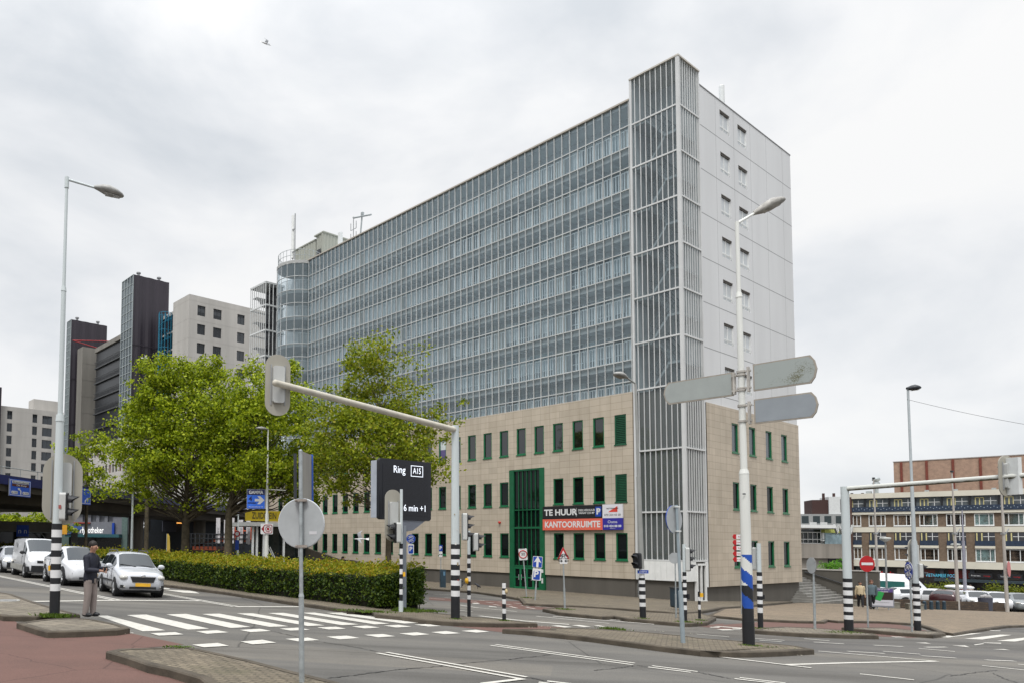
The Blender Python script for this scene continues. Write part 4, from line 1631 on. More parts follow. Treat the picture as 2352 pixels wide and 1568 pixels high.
t, w, h = roadsign('direction_sign', 'blue direction board reading Erasmusbrug hung on the viaduct at the left edge', 22, 70, 1097, 1141, .22, None)
m = MB()
m.b(.12 * w, .9 * w, -.012, -.002, .76 * h, .9 * h)
m.build('white_panel', SIGNW, t)
m = MB()
m.b(.12 * w, .9 * w, -.012, -.002, .58 * h, .73 * h)
m.build('brown_panel', M('sign_brown', (.09, .02, .015), .5), t)
text(t, 'Erasmusbrug', .15 * h, .51 * w, .825 * h, BLACKP, y=-.02, xs=w / h * .95)
text(t, 'De Kuip', .14 * h, .55 * w, .655 * h, SIGNW, y=-.02, xs=w / h)
for x, s in ((.24, 's 122'), (.76, 's 125')):
    m = MB()
    m.plate([(p[0] + x * w, p[1] + .22 * h) for p in obround(.3 * w, .17 * h)], .01, Matrix.Translation((0, -.014, 0)))
    m.build('route_plate', SIGNW, t)
    text(t, s, .12 * h, x * w, .22 * h, BLACKP, y=-.022, xs=w / h)
m = MB()
m.plate([(.5 * w, .12 * h), (.55 * w, .12 * h), (.55 * w, .34 * h), (.47 * w, .43 * h), (.44 * w, .4 * h), (.5 * w, .32 * h)], .01, Matrix.Translation((0, -.014, 0)))
m.plate([(.38 * w, .5 * h), (.4 * w, .36 * h), (.51 * w, .47 * h)], .01, Matrix.Translation((0, -.0145, 0)))
m.build('arrow', SIGNW, t)
t, w, h = roadsign('direction_sign', 'blue direction board reading Zuidplein half hidden behind the left traffic light', 128, 208, 1111, 1158, .22, None)
text(t, 'A29', .18 * h, .55 * w, .85 * h, SIGNW, y=-.014, xs=w / h * .55)
m = MB()
m.b(.3 * w, .7 * w, -.012, -.002, .46 * h, .66 * h)
m.build('white_panel', SIGNW, t)
text(t, 'Zuidplein', .16 * h, .5 * w, .56 * h, BLACKP, y=-.02, xs=w / h * .55)
text(t, 's 120', .16 * h, .44 * w, .22 * h, SIGNW, y=-.014, xs=w / h * .5)
m = MB()
m.plate([(.82 * w, .1 * h), (.85 * w, .1 * h), (.85 * w, .24 * h), (.9 * w, .33 * h), (.88 * w, .36 * h), (.82 * w, .27 * h)], .01, Matrix.Translation((0, -.014, 0)))
m.plate([(.85 * w, .42 * h), (.93 * w, .28 * h), (.94 * w, .43 * h)], .01, Matrix.Translation((0, -.0145, 0)))
m.build('arrow', SIGNW, t)

# ---- shops and station things below the viaduct
p = GX(143, 92)
q = GX(304, 90)
ang = math.atan2(q.y - p.y, q.x - p.x)
S = thing('shop_building', 'two storey shop row with a white mortgage shop lettering under the viaduct', 'shop', tuple(p), ang)
w = (q - p).length
px_m = 1672 / 91
h1 = 62 / px_m + .2
m = MB()
zz = HZ(p, 1178)
gf = HZ(p, 1224)
hs = [(w * .28 + i * w * .12, w * .28 + i * w * .12 + w * .075, gf + (zz - gf) * .6, zz * .985) for i in range(4)]
holed(m, lambda a, z, d: (a, d, z), 0, w, gf, zz, hs, .3)
m.b(0, w, .3, 8, -1, zz)
m.b(-.2, w + .2, -.3, 8, zz, zz + .3)
m.build('wall', M('shop_grey', (.17, .175, .2), .7, var=.12), S)
m = MB()
m.b(w * .1, w * .86, -1.2, 0, gf - .4, gf)
m.build('canopy', M('canopy_teal', (.03, .1, .12), .5), S)
m = MB()
m.b(w * .0, w * .1, -.2, .3, -.5, gf)
m.b(w * .85, w * .93, -.2, .3, -.5, zz)
m.build('tiled_pillar', M('pillar_green_grey', (.1, .15, .14), .6, var=.2, scale=4), S)
m = MB()
m.b(w * .1, w * .85, .02, .1, -.5, gf - .4)
m.build('shop_window', M('shop_dark_glass', (.01, .012, .014), .1, var=.3), S)
m = MB()
m.b(w * .72, w * .75, -.35, -.1, gf, gf + 1.4)
m.build('blue_banner', BLUE, S)
text(S, 'Hypotheker', 1.05, w * .48, gf + .45, M('letter_white_lit', (.8, .8, .8), .4, emit=.5), y=-1.25, xs=.62, bold=.01)
m = MB()
m.b(w * .16, w * .4, -.25, -.05, gf + (zz - gf) * .52, gf + (zz - gf) * .57)
m.build('red_strip', M('strip_red', (.35, .05, .03), .5), S)
m = MB()
m.plate([(0, 0), (1.6, .1), (2.4, .9), (1.2, 1.3), (.6, .8)], .1, Matrix.Translation((w * .1, -1.3, gf - .1)))
m.build('blue_emblem', M('emblem_blue', (.05, .1, .3), .5), S)
p = GX(300, 86)
T_ = thing('shop_sign', 'white two line shop sign glowing in the dark under the viaduct', 'sign', tuple(p + Vector((0, 0, HZ(p, 1216)))), 0)
m = MB()
m.b(-.1, 2.2, .1, .3, -.1, 1.3)
m.build('board', DARKM, T_)
text(T_, 'Zuidplein\nGoed & Wel', .48, 1.0, .62, M('letter_white_lit', (.8, .8, .8)), y=.09, xs=.7)

p = GX(-30, 66)
q = GX(136, 70)
S2 = thing('station_hall', 'concrete station hall with columns and steel cross braces at the far left under the viaduct', 'station', tuple(p), math.atan2(q.y - p.y, q.x - p.x))
w = (q - p).length
zt = HZ(p, 1194)
m = MB()
m.b(-6, w, 0, 5, zt - .95, zt)
m.build('roof_beam', CONCD, S2)
m = MB()
for i in range(6):
    m.b(-5 + i * 2.6, -4.5 + i * 2.6, .2, .7, -1, zt - .95)
m.build('column', M('column_grey', (.17, .17, .17), .7), S2)
m = MB()
m.b(-6, w, 1.0, 1.1, -1, zt - .95)
m.build('glazing', M('hall_dark_glass', (.015, .018, .022), .15), S2)
m = MB()
x0 = w * .72
m.tube((x0, .1, .3), (x0 + 2.2, .1, zt - 1), .07, n=5)
m.tube((x0 + 2.2, .1, .3), (x0, .1, zt - 1), .07, n=5)
m.tube((x0 - 1.2, .1, zt - .98), (w, .1, zt - .98), .07, n=5)
m.build('cross_brace', GALV, S2)
p = GX(50, 60)
t = thing('small_sign', 'small blue sign with white figures over the white van', 'sign', tuple(p + Vector((0, 0, HZ(p, 1229)))), 0)
m = MB()
m.b(-.5, .5, 0, .05, -.05, .9)
m.build('board', BLUE, t)
text(t, 'n n', .6, 0, .4, SIGNW)

p = GX(384, 92)
q = GX(476, 96)
S3 = thing('hoarding', 'blue-grey hoarding wall drawn out sideways as a dark backing under the viaduct', 'wall', tuple(p), math.atan2(q.y - p.y, q.x - p.x))
w = (q - p).length
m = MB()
m.b(-3.6, w * 3.2, 0, .3, -1, HZ(p, 1190))  # drawn out both ways as an added backing for the dark below the deck
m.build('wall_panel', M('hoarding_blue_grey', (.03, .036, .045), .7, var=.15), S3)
m = MB()
m.b(-1.1, .9, -.6, -.4, HZ(p, 1219), HZ(p, 1196))
m.build('grey_board', M('board_lilac_grey', (.08, .085, .11), .6), S3)
m = MB()
m.b(.4, 2.2, -.5, -.42, HZ(p, 1200), HZ(p, 1197.5))
m.build('strip_lamp', M('strip_lamp_orange', (.8, .35, .08), .5, emit=1.0), S3)

p = GX(428, 74)
q = GX(568, 72)
ang = math.atan2(q.y - p.y, q.x - p.x)
w = (q - p).length
S4 = thing('ramp', 'orange walkway ramp with dark railings behind the hedge', 'ramp', tuple(p), ang)
m = MB()
z1 = HZ(p, 1253)
m.b(w * .1, w * .5, 0, 2, z1 - .35, z1 + .02)
m.add([(w * .1, 0, z1), (w * .55, 0, z1 + 1.0), (w * .55, 2, z1 + 1.0), (w * .1, 2, z1)], [(0, 1, 2, 3)])
m.b(w * .45, w, 0, 2, z1 + .5, z1 + .75)
m.build('deck', M('ramp_orange', (.2, .045, .02), .6, var=.15), S4)
m = MB()
for i in range(14):
    x = w * i / 14
    m.b(x, x + .08, -.1, -.04, z1 - .2, z1 + 1.3)
for z in (z1 + .3, z1 + .8, z1 + 1.25):
    m.b(0, w, -.1, -.05, z, z + .07)
m.build('railing', DARKM, S4)
m = MB()
for z in (z1 + 1.6, z1 + 2.3):
    m.b(w * .5, w, 1.9, 2.0, z, z + .12)
for i in range(4):
    m.b(w * (.55 + .13 * i), w * (.56 + .13 * i), 1.9, 2.0, z1 + .6, z1 + 2.4)
m.build('orange_rail', M('rail_orange', (.55, .12, .06), .5), S4)
for i, x in enumerate((.49, .62, .72, .86, .98)):
    pp = p + Vector((math.cos(ang), math.sin(ang), 0)) * w * x
    t = thing('banner_post', 'white upright banner standing on the orange ramp behind the hedge', 'banner', (pp.x, pp.y, p.z + z1 + .3), ang, 'white banners on the orange ramp')
    m = MB()
    m.b(-.02, .42, -.02, .03, 0, 2.6 - .2 * (i % 2))
    m.build('board', M('banner_white', (.6, .58, .6), .6), t)
    text(t, 'ZUID', .3, .2, 1.3, GREY, y=-.03, rot=Matrix.Rotation(math.pi / 2, 4, 'Y'))

p = GX(563, 66)
q = GX(716, 69)
ang = math.atan2(q.y - p.y, q.x - p.x)
w = (q - p).length
S5 = thing('station_entrance', 'glazed station entrance pavilion under a yellow Zuidplein fascia', 'station entrance', tuple(p), ang)
zy1, zy0, zs = HZ(p, 1170), HZ(p, 1194), HZ(p, 1206)
m = MB()
m.b(0, w, 0, .15, zy0, zy1)
m.build('yellow_fascia', M('fascia_yellow', (.36, .27, .008), .5), S5)
text(S5, 'ZUIDPLEIN', .82, w * .27, (zy0 + zy1) / 2, BLACKP, y=-.02, xs=.62)
text(S5, '///', .6, w * .53, (zy0 + zy1) / 2, BLACKP, y=-.02)
m = MB()
m.b(-.05, w + .1, -.4, 5, zs, zy0 - .12)
m.build('roof_slab', M('slab_pale', (.4, .41, .4), .6), S5)
m = MB()
for x in (.1, .16, .26, .56, .8):
    m.b(w * x, w * x + .16, 0, .16, 0, zs)
m.build('column', OFFW, S5)
m = MB()
m.b(w * .17, w * .95, .5, .6, -.3, zs)
m.build('glazing', M('entrance_dark_glass', (.012, .016, .016), .08, var=.3), S5)
m = MB()
for x in (.19, .23, .28, .33, .37):
    m.b(w * x, w * x + .12, .4, .45, 0, 1.2)
m.path([(w * .36, .3, 2.2), (w * .42, .3, 1.5), (w * .46, .3, .3)], .05, 5)
m.path([(w * .38, .3, 2.3), (w * .45, .3, 1.4), (w * .49, .3, .3)], .05, 5)
m.build('barrier', OFFW, S5)

# dark sloping wall of the stair up to the long block
pA = bld(-2.6, 36.5, 0)
pB = bld(-2.6, 20.0, 0)
t = thing('ramp_wall', 'dark sloping wall before the beige stone base behind the hedge', 'wall', (pA.x, pA.y, 0), math.atan2(pB.y - pA.y, pB.x - pA.x))
m = MB()
_, zA = hit(pA, BA - math.pi / 2, 640, 1250)
m.plate([(-3, -3), (17, -3), (17, -1.1), (13.6, -.75), (9.4, .1), (7.6, .12), (2.8, 1.05), (-3, 1.1)], .3)
m.build('wall', M('ramp_wall_brown', (.035, .03, .022), .85, var=.2), t)

# ---- right-hand side: flats above shops, theatre, hall
RY = 126.0
rl_ = W(1957, 1150, RY)
ra = math.atan2(-.74, .67)
A = thing('apartment_building', 'four storey brown brick flats with cream bands above a row of shops', 'apartment building', (rl_.x, rl_.y, 0), ra)
BRICK = paving('brown_brick', (.13, .085, .055), (.18, .12, .08), (.16, .14, .12), .3, .1, 0, (.1, .08, .06), .2)
CREAM = M('cream_band', (.62, .59, .5), .7, var=.06, scale=.6)
fA = lambda a, z, d: (a, d, z)
LEN = 34
m = MB()
m.b(-.3, LEN, 0, 10, -1.3, 10.2)
m.build('wall', M('flat_brick_brown', (.165, .12, .085), .85, var=.25, scale=3), A)
m = MB()
m.b(-.5, LEN, -.5, 10.4, 10.2, 11.05)
m.b(-.3, LEN, -.35, 0, 7.45, 7.9)
m.b(-.3, LEN, -.12, 0, 4.45, 5.3)
m.b(-.3, LEN, -.12, 0, -1.35, -.25)
m.build('cream_band', CREAM, A)
m = MB()
m.b(-.35, 0, -.6, .0, -6.5, 10.5)
m.b(-.5, -.3, 0, 10, -6.5, 10.4)
m.build('end_wall', M('end_brick_dark', (.09, .05, .04), .85, var=.2), A)
pitch = 3.28
a00, _ = hit(rl_, ra, 1995, 1180)
YELD = M('door_cream_yellow', (.58, .52, .25), .5)
RAILB = M('balcony_dark_blue', (.02, .035, .065), .6, var=.3, scale=3)
CURTT = M('curtain_teal', (.28, .42, .42), .5, var=.3, scale=2)
random.seed(11)
for k in range(-1, 10):
    a = a00 + pitch * k
    if a < -.25:
        a0w = a + .9
    wdt = 2.25
    fr = lambda nm, z0, z1, cur: win(A, lambda q, z, d: (q, d - .1, z), max(a, .05), a + wdt, z0, z1, WHITE, CURTT if cur else GLASSK, fw=.11, d=.08, bars=(a + .58, a + wdt - .58), hbars=(), sill=True)
    if a + wdt > LEN:
        break
    fr('window', 5.45, 7.35, random.random() < .2)
    fr('window', -.2, 1.8, random.random() < .45)
    # middle storey balcony: flat dark panel, shade of the recess painted in
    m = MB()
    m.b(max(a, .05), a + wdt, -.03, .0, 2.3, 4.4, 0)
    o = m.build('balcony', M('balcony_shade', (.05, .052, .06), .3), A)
    d_ = MB()
    d_.b(a + .15, a + .3, -.06, -.03, 2.3, 4.3)
    d_.b(a + .72, a + .87, -.06, -.03, 2.3, 4.3)
    d_.build('door_frame', YELD, o)
    d_ = MB()
    d_.b(a + .95, a + wdt, -.06, -.03, 3.7, 3.78)
    d_.b(a + 1.5, a + 1.58, -.06, -.03, 3.1, 4.4)
    d_.build('window_bar', WHITE, o)
    d_ = MB()
    d_.b(max(a, .05), a + wdt, -.3, -.22, 2.28, 3.08)
    d_.build('balustrade', RAILB, o)
    d_ = MB()
    d_.b(max(a, .05) - .02, a + wdt + .02, -.34, 0, 1.88, 2.27)
    d_.build('balcony_slab', CREAM, o)
    for i in range(6):
        pass
    # top storey set back, glazed
    m = MB()
    m.b(a - .5, a + pitch - .5, -.02, 0, 7.9, 10.2, 0)
    o = m.build('penthouse_front', M('penthouse_glass', (.1, .115, .125), .15, var=.4, scale=1.5), A)
    d_ = MB()
    for x0, x1, z0, z1 in ((.15, .28, 7.9, 9.9), (.62, .76, 7.9, 9.9), (1.1, 1.2, 7.9, 9.9), (.15, 1.2, 9.8, 9.92)):
        d_.b(a + x0, a + x1, -.06, -.02, z0, z1)
    d_.build('door_frame', YELD, o)
    d_ = MB()
    d_.b(a + 1.2, a + 2.6, -.06, -.02, 9.3, 9.38)
    d_.b(a + 1.9, a + 1.98, -.06, -.02, 8.6, 9.9)
    d_.build('window_bar', WHITE, o)
    d_ = MB()
    d_.b(a - .52, a - .32, -.35, -.02, 7.9, 10.2)
    d_.build('party_wall', BLACKP, o)
m = MB()
m.b(-.2, LEN, -.42, -.36, 7.88, 8.72)
m.build('balustrade', RAILB, A)
m = MB()
random.seed(5)
for i in range(90):
    x = .2 + i * .37
    m.b(x, x + .1, -.44, -.42, 8.2 + .2 * (i % 2), 8.32 + .2 * (i % 2))
m.build('balustrade_hole', M('balustrade_pale', (.3, .36, .42), .6), A)
m = MB()
m.b(-.3, LEN, .8, 1.0, -7, -1.35)
m.build('shop_front', M('shop_front_dark', (.03, .026, .026), .3, var=.5, scale=.8), A)
m = MB()
for i in range(9):
    m.b(i * 3.6 + .2, i * 3.6 + .7, .2, .8, -7, -1.35)
m.build('shop_column', M('shop_column_dark', (.025, .028, .035), .6), A)
m = MB()
m.b(10.5, LEN, -1.8, .6, -3.4, -3.0)
m.build('canopy', M('canopy_blue_grey', (.03, .045, .055), .5, var=.2), A)
for i, (x0, x1, cc) in enumerate(((.6, 1.5, (.14, .14, .03)), (3.4, 4.4, (.05, .05, .05)), (5.6, 6.6, (.16, .14, .12)), (8.2, 10.4, (.12, .03, .025)), (12, 14.5, (.15, .02, .02)), (18, 20, (.09, .07, .05)), (20.3, 21.5, (.2, .19, .18)), (22, 24, (.13, .14, .15)))):
    m = MB()
    z0, z1 = (-2.9, -1.6) if i < 6 else (-5.2, -4.0)
    m.b(x0, x1, .74, .8, z0, z1)
    m.build('shop_window', M('shop_pane_%s' % 'abcdefgh'[i], cc, .2, var=.4, scale=2), A)
text(A, 'Geno', 1.1, hit(rl_, ra, 1992, 1317)[0], -2.6, SIGNW, y=-.3, shear=.3, bold=.02, name='shop_lettering')
text(A, 'Mode', 1.0, hit(rl_, ra, 2033, 1317)[0], -2.55, RED, y=-.3, shear=.3, bold=.02, name='shop_lettering')
xv, _ = hit(rl_, ra, 2164, 1319)
text(A, 'VIETNAMESE FOOD', .72, xv, -2.55, M('letter_light_blue', (.1, .5, .7), .4, emit=.1), y=-.6, xs=.62, name='shop_lettering')
for x in (hit(rl_, ra, 2252, 1317)[0], hit(rl_, ra, 2320, 1317)[0]):
    m = MB()
    m.b(x - 1.35, x + 1.35, -.5, -.4, -2.75, -2.0)
    o = m.build('shop_sign', BLACKP, A)
    text(o, 'Rotterdam', .3, x - .5, -2.38, SIGNW, y=-.51, xs=.8)
    text(o, 'massage', .3, x + .75, -2.38, RED, y=-.51, xs=.8)
rv = MB()
rv.tube((2.9, 3, 11), (2.9, 3, 12.4), .3, n=8)
rv.lathe([(.5, 12.4), (.55, 13.0), (.3, 13.3), (.6, 13.5), (.55, 13.9), (.1, 14.0)], 10, Matrix.Translation((2.9, 3, 0)))
rv.b(1.6, 2.3, 2, 3, 11, 11.6)
for x in (9.5, 13, 17.4, 22, 25.5):
    rv.b(x, x + .5, .3, .8, 11, 11.35)
rv.build('roof_vent', GALV, A)

tb = W(2052, 1060, 170)
T2 = thing('theatre_building', 'windowless pink brick theatre box rising behind the shops at the right', 'theatre', (tb.x, tb.y, 0), ra)
m = MB()
m.b(0, 60, 0, 20, -8, tb.z)
m.build('wall', paving('pink_brick', (.33, .15, .115), (.4, .2, .155), (.36, .25, .2), .9, .25, 0, (.42, .25, .2), .4), T2)
bp = MB()
P = Vector((tb.x, tb.y, 0))
for i in range(12):
    a = 1.4 + i * 4.45
    bp.b(a - .22, a + .22, -.25, 0, -6, tb.z - .1)
bp.build('brick_rib', M('rib_dark_red', (.17, .045, .03), .8, var=.2), T2)
m = MB()
m.b(-.1, 60, -.12, 20, tb.z, tb.z + .18)
m.build('roof_edge', M('roof_edge_grey', (.35, .32, .3), .6), T2)

# flats and hall seen through the gap beside the long block
p = W(1840, 1160, 150)
F = thing('apartment_building', 'grey flats with white balconies far behind the concrete hall', 'apartment building', (p.x, p.y, 0), R(-20))
zt = W(1860, 1179, 150).z
m = MB()
m.b(-6, 16, 0, 8, -7, zt)
m.build('wall', M('far_flats_grey', (.3, .31, .31), .8, var=.15), F)
for k in range(4):
    z = zt - 2.6 - 2.75 * k
    m = MB()
    m.b(-6, 16, -.8, 0, z - .15, z)
    for i in range(12):
        if (i + k) % 3:
            m.b(-6 + i * 1.8, -4.8 + i * 1.8, -.8, -.74, z, z + .9)
    m.build('balcony', OFFW, F)
    for i in range(11):
        m = MB()
        m.b(-5.8 + i * 1.95, -4.6 + i * 1.95, -.03, 0, z + .7, z + 2.2)
        m.build('window', M('far_window_dark', (.05, .065, .07), .2), F)
m = MB()
z2 = W(1900, 1160, 150).z
m.b(2.2, 5.0, 1, 6, zt, z2 + 1.2, 0)
m.b(5.0, 8.0, .6, 6, zt - 3, z2 + 1.8, 1)
m.b(8.0, 16, 1, 6, zt, z2 + 1.2, 0)
for x in (4.5, 6.3, 9.4, 11.2):
    m.tube((x, 2, z2 + 1.2), (x, 2, z2 + 2.6), .25, n=6)
m.build('roof_house', [M('roof_house_brown', (.055, .028, .025), .8), OFFW], F)
m = MB()
m.b(-6, -3, 2, 5, zt, z2 + 3.2)
m.build('chimney_block', M('roof_house_brown', (.055, .028, .025)), F)

p = W(1846, 1300, 82)
Hh = thing('concrete_hall', 'low concrete hall with a glazed upper storey and a white zigzag roof edge', 'hall', (p.x, p.y, 0), R(8))
z = lambda y: W(1880, y, 83).z
m = MB()
m.b(-6, 9.5, 0, 10, -4.5, z(1280), 0)
m.b(-6, 9.5, -.4, 10, z(1280), z(1247), 0)
m.build('wall', M('hall_concrete', (.26, .235, .205), .85, var=.2, scale=.5, streak=True), Hh)
m = MB()
m.b(-6, 4.6, .3, .4, z(1247), z(1215))
m.b(-6, -.4, .05, .2, z(1300), z(1282))
m.build('window_band', M('hall_glass_dark', (.02, .025, .026), .1), Hh)
m = MB()
m.b(4.6, 9.5, -.3, -.2, z(1249), z(1222))
m.build('glass_screen', M('hall_screen_pale', (.26, .36, .4), .15, var=.3, scale=2), Hh)
m = MB()
for i in range(9):
    m.b(-4 + i * 1.1, -3.94 + i * 1.1, .2, .3, z(1247), z(1220))
for y in (1247, 1238, 1222):
    m.b(-6, 9.5, .16, .22, z(y), z(y) + .08)
m.build('frame', WHITE, Hh)
m = MB()
m.b(4.4, 9.5, -.4, .1, z(1222), z(1214))
m.build('green_band', M('band_lime', (.4, .43, .12), .6), Hh)
m = MB()
m.b(-6, 5.4, -1.2, 10, z(1212), z(1205))
zz0, zz1 = z(1218), z(1203)
for i in range(8):
    x0, x1 = 5.4 + i * .52, 5.4 + (i + 1) * .52
    a, b_ = (zz1, zz0) if i % 2 == 0 else (zz0, zz1)
    m.add([(x0, -1.2, a), (x1, -1.2, b_), (x1, -1.2, b_ - .35), (x0, -1.2, a - .35), (x0, -.95, a), (x1, -.95, b_), (x1, -.95, b_ - .35), (x0, -.95, a - .35)], BOXF + [(0, 1, 2, 3), (4, 7, 6, 5), (0, 4, 5, 1), (3, 2, 6, 7)])
m.build('roof', WHITE, Hh)
m = MB()
m.b(5.6, 9.5, -.1, -.02, z(1290), z(1268))  # flat black panel, the dark of an opening put in as colour
m.build('black_opening_panel', BLACKP, Hh)
Hh.scale.x = .55

# grey retaining wall and steps at the end of the long block
s0 = bld(15.2, -1.6, 0)
t = thing('steps', 'grey stone steps rising beside the end of the beige block', 'steps', (s0.x, s0.y, zg(s0.x, s0.y)), BA)
m = MB()
for i in range(10):
    m.b(.0 + .28 * i, 6.6, .32 * i, 6, .165 * i + (.001 if i else -.6), .165 * (i + 1))
m.build('tread', M('step_stone', (.2, .195, .18), .85, var=.3, scale=2), t)
r0 = bld(21.9, -3.2, 0)
t = thing('retaining_wall', 'dark plastered retaining wall with a handrail behind the steps', 'wall', (r0.x, r0.y, 0), BA)
m = MB()
zt = W(1900, 1305.5, 59).z
m.b(0, .35, 0, 9, -4, zt)
m.b(-9, 0, 4.9, 5.2, -4, zt)
m.build('wall', M('retaining_grey', (.1, .094, .082), .85, var=.12, scale=.6, streak=True), t)
m = MB()
m.b(-9, .4, 4.85, 5.25, zt, zt + .08)
m.b(-.05, .4, -.05, 4.85, zt, zt + .08)
m.build('coping', CONC, t)
m = MB()
m.tube((-.08, .2, zt - 1.6), (-.08, 4.6, zt - .15), .04, n=6)
m.build('handrail', DARKM, t)
# ---------------------------------------------------------------- street furniture
def face(fx, fy):
    return math.atan2(fx, -fy)


def stripes(parent, P, ys, r, top=None, n=14, first=0):
    """black and white banded foot of a post; ys are the band limits from the ground up"""
    m = MB()
    hs = [0.0 if i == 0 else HZ(P, y) for i, y in enumerate(ys)]
    for i in range(len(hs) - 1):
        c = (i + first) % 2
        m.tube((0, 0, hs[i] - (.3 if i == 0 else 0)), (0, 0, hs[i + 1]), r, n=n, mi=c, caps=False)
    m.tube((0, 0, hs[-1] - .004), (0, 0, hs[-1]), r, r * .8, n=n, mi=(len(hs)) % 2)
    return m.build('striped_foot', [BLACKP, SIGNW], parent), hs[-1]


def visor(r=.11, l=.24):
    m = MB()
    n = 12
    vs = []
    for k, f in ((0, 0), (1, 1)):
        for i in range(n + 1):
            a = R(-25 + 230 * i / n)
            t = max(0.0, math.sin(a))
            vs.append((r * math.cos(a), -(f * l * (.35 + .65 * t)), r * math.sin(a) - f * .03 * t))
    fs = [(i, i + 1, n + 2 + i, n + 1 + i) for i in range(n)]
    m.add(vs, fs, 0, True)
    return m


def signal_head(parent, loc, d, n=3, s=1.0, board=None, back=None, name='signal_head', thin=False):
    m = MB()
    w, h, dep = .3 * s, .3 * s * n + .04, .2 * s
    o = obround(w, h, 4, .06 * s)
    m.plate(o, dep * .7, Matrix.Translation((0, -.1 * s + .03, 0)), 0)
    m.plate(obround(w - .01, h - .01, 4, .06 * s), .03, Matrix.Translation((0, -.1 * s, 0)), 1)
    hd = m.build(name, [back or HOUSING, BLACKP], parent, loc, face(*d))
    for i in range(n):
        z = (i - (n - 1) / 2) * .3 * s
        v = visor(.12 * s, .26 * s).build('visor', BLACKP, hd, (0, -.1 * s, z))
        l = MB()
        l.tube((0, -.1 * s - .004, z), (0, -.1 * s - .012, z), .1 * s, n=14)
        l.build('lens', M('lens_dark', (.03, .03, .032), .15), hd)
    if board:
        b = MB()
        bw, bh, by = board
        b.plate(obround(bw, bh, 8, bw * .48), .025, Matrix.Translation((0, -.06, 0)), 1, 0, 0)
        b.build('backboard', [BEIGE, BLACKP], hd)
        f = MB()
        for x in (-w * .62, w * .62):
            f.b(x - .012, x + .012, -.034, -.015, -h * .55, h * .55)
        f.build('board_bracket', GREY, hd)
    return hd


def post(name, label, cat, P, group=None, lean=None):
    return thing(name, label, cat, tuple(P), 0, group, lean)


def lamp_head(parent, loc, d, L=1.15, tilt=.08, mats=None, fat=1.0):
    """long teardrop lantern pointing along d"""
    m = MB()
    n = 10
    prof = [(0, .05, .05), (.12, .085, .07), (.3, .16, .11), (.55, .2, .13), (.8, .16, .09), (.95, .08, .05), (1, .01, .02)]
    rings = []
    for f, w, h in prof:
        ring = []
        for i in range(n):
            a = 2 * math.pi * i / n
            z = math.sin(a)
            ring.append((f * L, w * math.cos(a), h * fat * z * (1.0 if z > 0 else .55) - tilt * f * L))
        rings.append(ring)
    vs = [v for r in rings for v in r]
    m.add(vs, [(k * n + i, k * n + (i + 1) % n, (k + 1) * n + (i + 1) % n, (k + 1) * n + i) for k in range(len(prof) - 1) for i in range(n)], 0, True)
    o = m.build('lamp_head', mats or M('lantern_grey', (.3, .3, .29), .45, var=.25, scale=3), parent, loc, math.atan2(d[1], d[0]))
    g = MB()
    g.add([(.35 * L, -.12, -.075 - tilt * .35 * L), (.85 * L, -.08, -.06 - tilt * .85 * L), (.85 * L, .08, -.06 - tilt * .85 * L), (.35 * L, .12, -.075 - tilt * .35 * L)], [(0, 1, 2, 3)])
    g.build('lamp_glass', M('lamp_glass', (.25, .24, .22), .15), o)
    return o


# 1 left lamp post with traffic light
P = G(125, 1413, .1)
t = post('street_lamp', 'tall white lamp post with a striped foot and a backboard traffic light at the left', 'street lamp', P)
stripes(t, P, [1413, 1355, 1339, 1325, 1307, 1293, 1277, 1262, 1246, 1232, 1215, 1201], .113, 16)
z0, z1, z2, z3 = HZ(P, 1201), HZ(P, 951), HZ(P, 659), HZ(P, 410)
m = MB()
m.tube((0, 0, z0), (0, 0, z1 - .15), .098, .088, 16)
m.tube((0, 0, z1 - .15), (0, 0, z1), .1, .085, 16)
m.tube((0, 0, z1), (0, 0, z2 - .1), .058, .054, 12)
m.tube((0, 0, z2 - .1), (0, 0, z2), .062, .05, 12)
m.tube((0, 0, z2), (0, 0, z3), .04, .034, 10)
m.tube((0, 0, z3 - .22), (0, 0, z3 + .03), .05, .05, 10)
m.build('pole', POLE, t)
ad = Vector((.93, .15, 0))
m = MB()
m.tube((0, 0, z3 - .02), (.62, .1, z3 - .16), .03, .026, 8)
m.build('arm', POLE, t)
lamp_head(t, (.6, .1, z3 - .15), (.97, .16), .66, .22, fat=1.1)
zb_ = (HZ(P, 1064) + HZ(P, 1176)) / 2
signal_head(t, (.02, .26, zb_), (-.30, .95), 3, 1.28, board=(.86, 1.6, 0), back=HOUSING)
zs = HZ(P, 1162)
signal_head(t, (.15, -.07, zs), (1, .12), 2, .95)
m = MB()
m.plate([(-.03, -.05), (.03, -.05), (.03, .03), (-.03, .03)], .004, Matrix.Translation((.12, -.23, zs)))
m.build('sticker', M('sticker_red', (.3, .08, .07), .5), t)
m = MB()
m.b(-.15, -.11, -.05, .05, HZ(P, 1309), HZ(P, 1297))
m.build('push_button', YELLOW, t)
m = MB()
m.path([(-.1, .1, HZ(P, 1200)), (-.02, .12, HZ(P, 1212)), (.06, .1, HZ(P, 1200))], .015, 5)
m.build('hook', GALV, t)

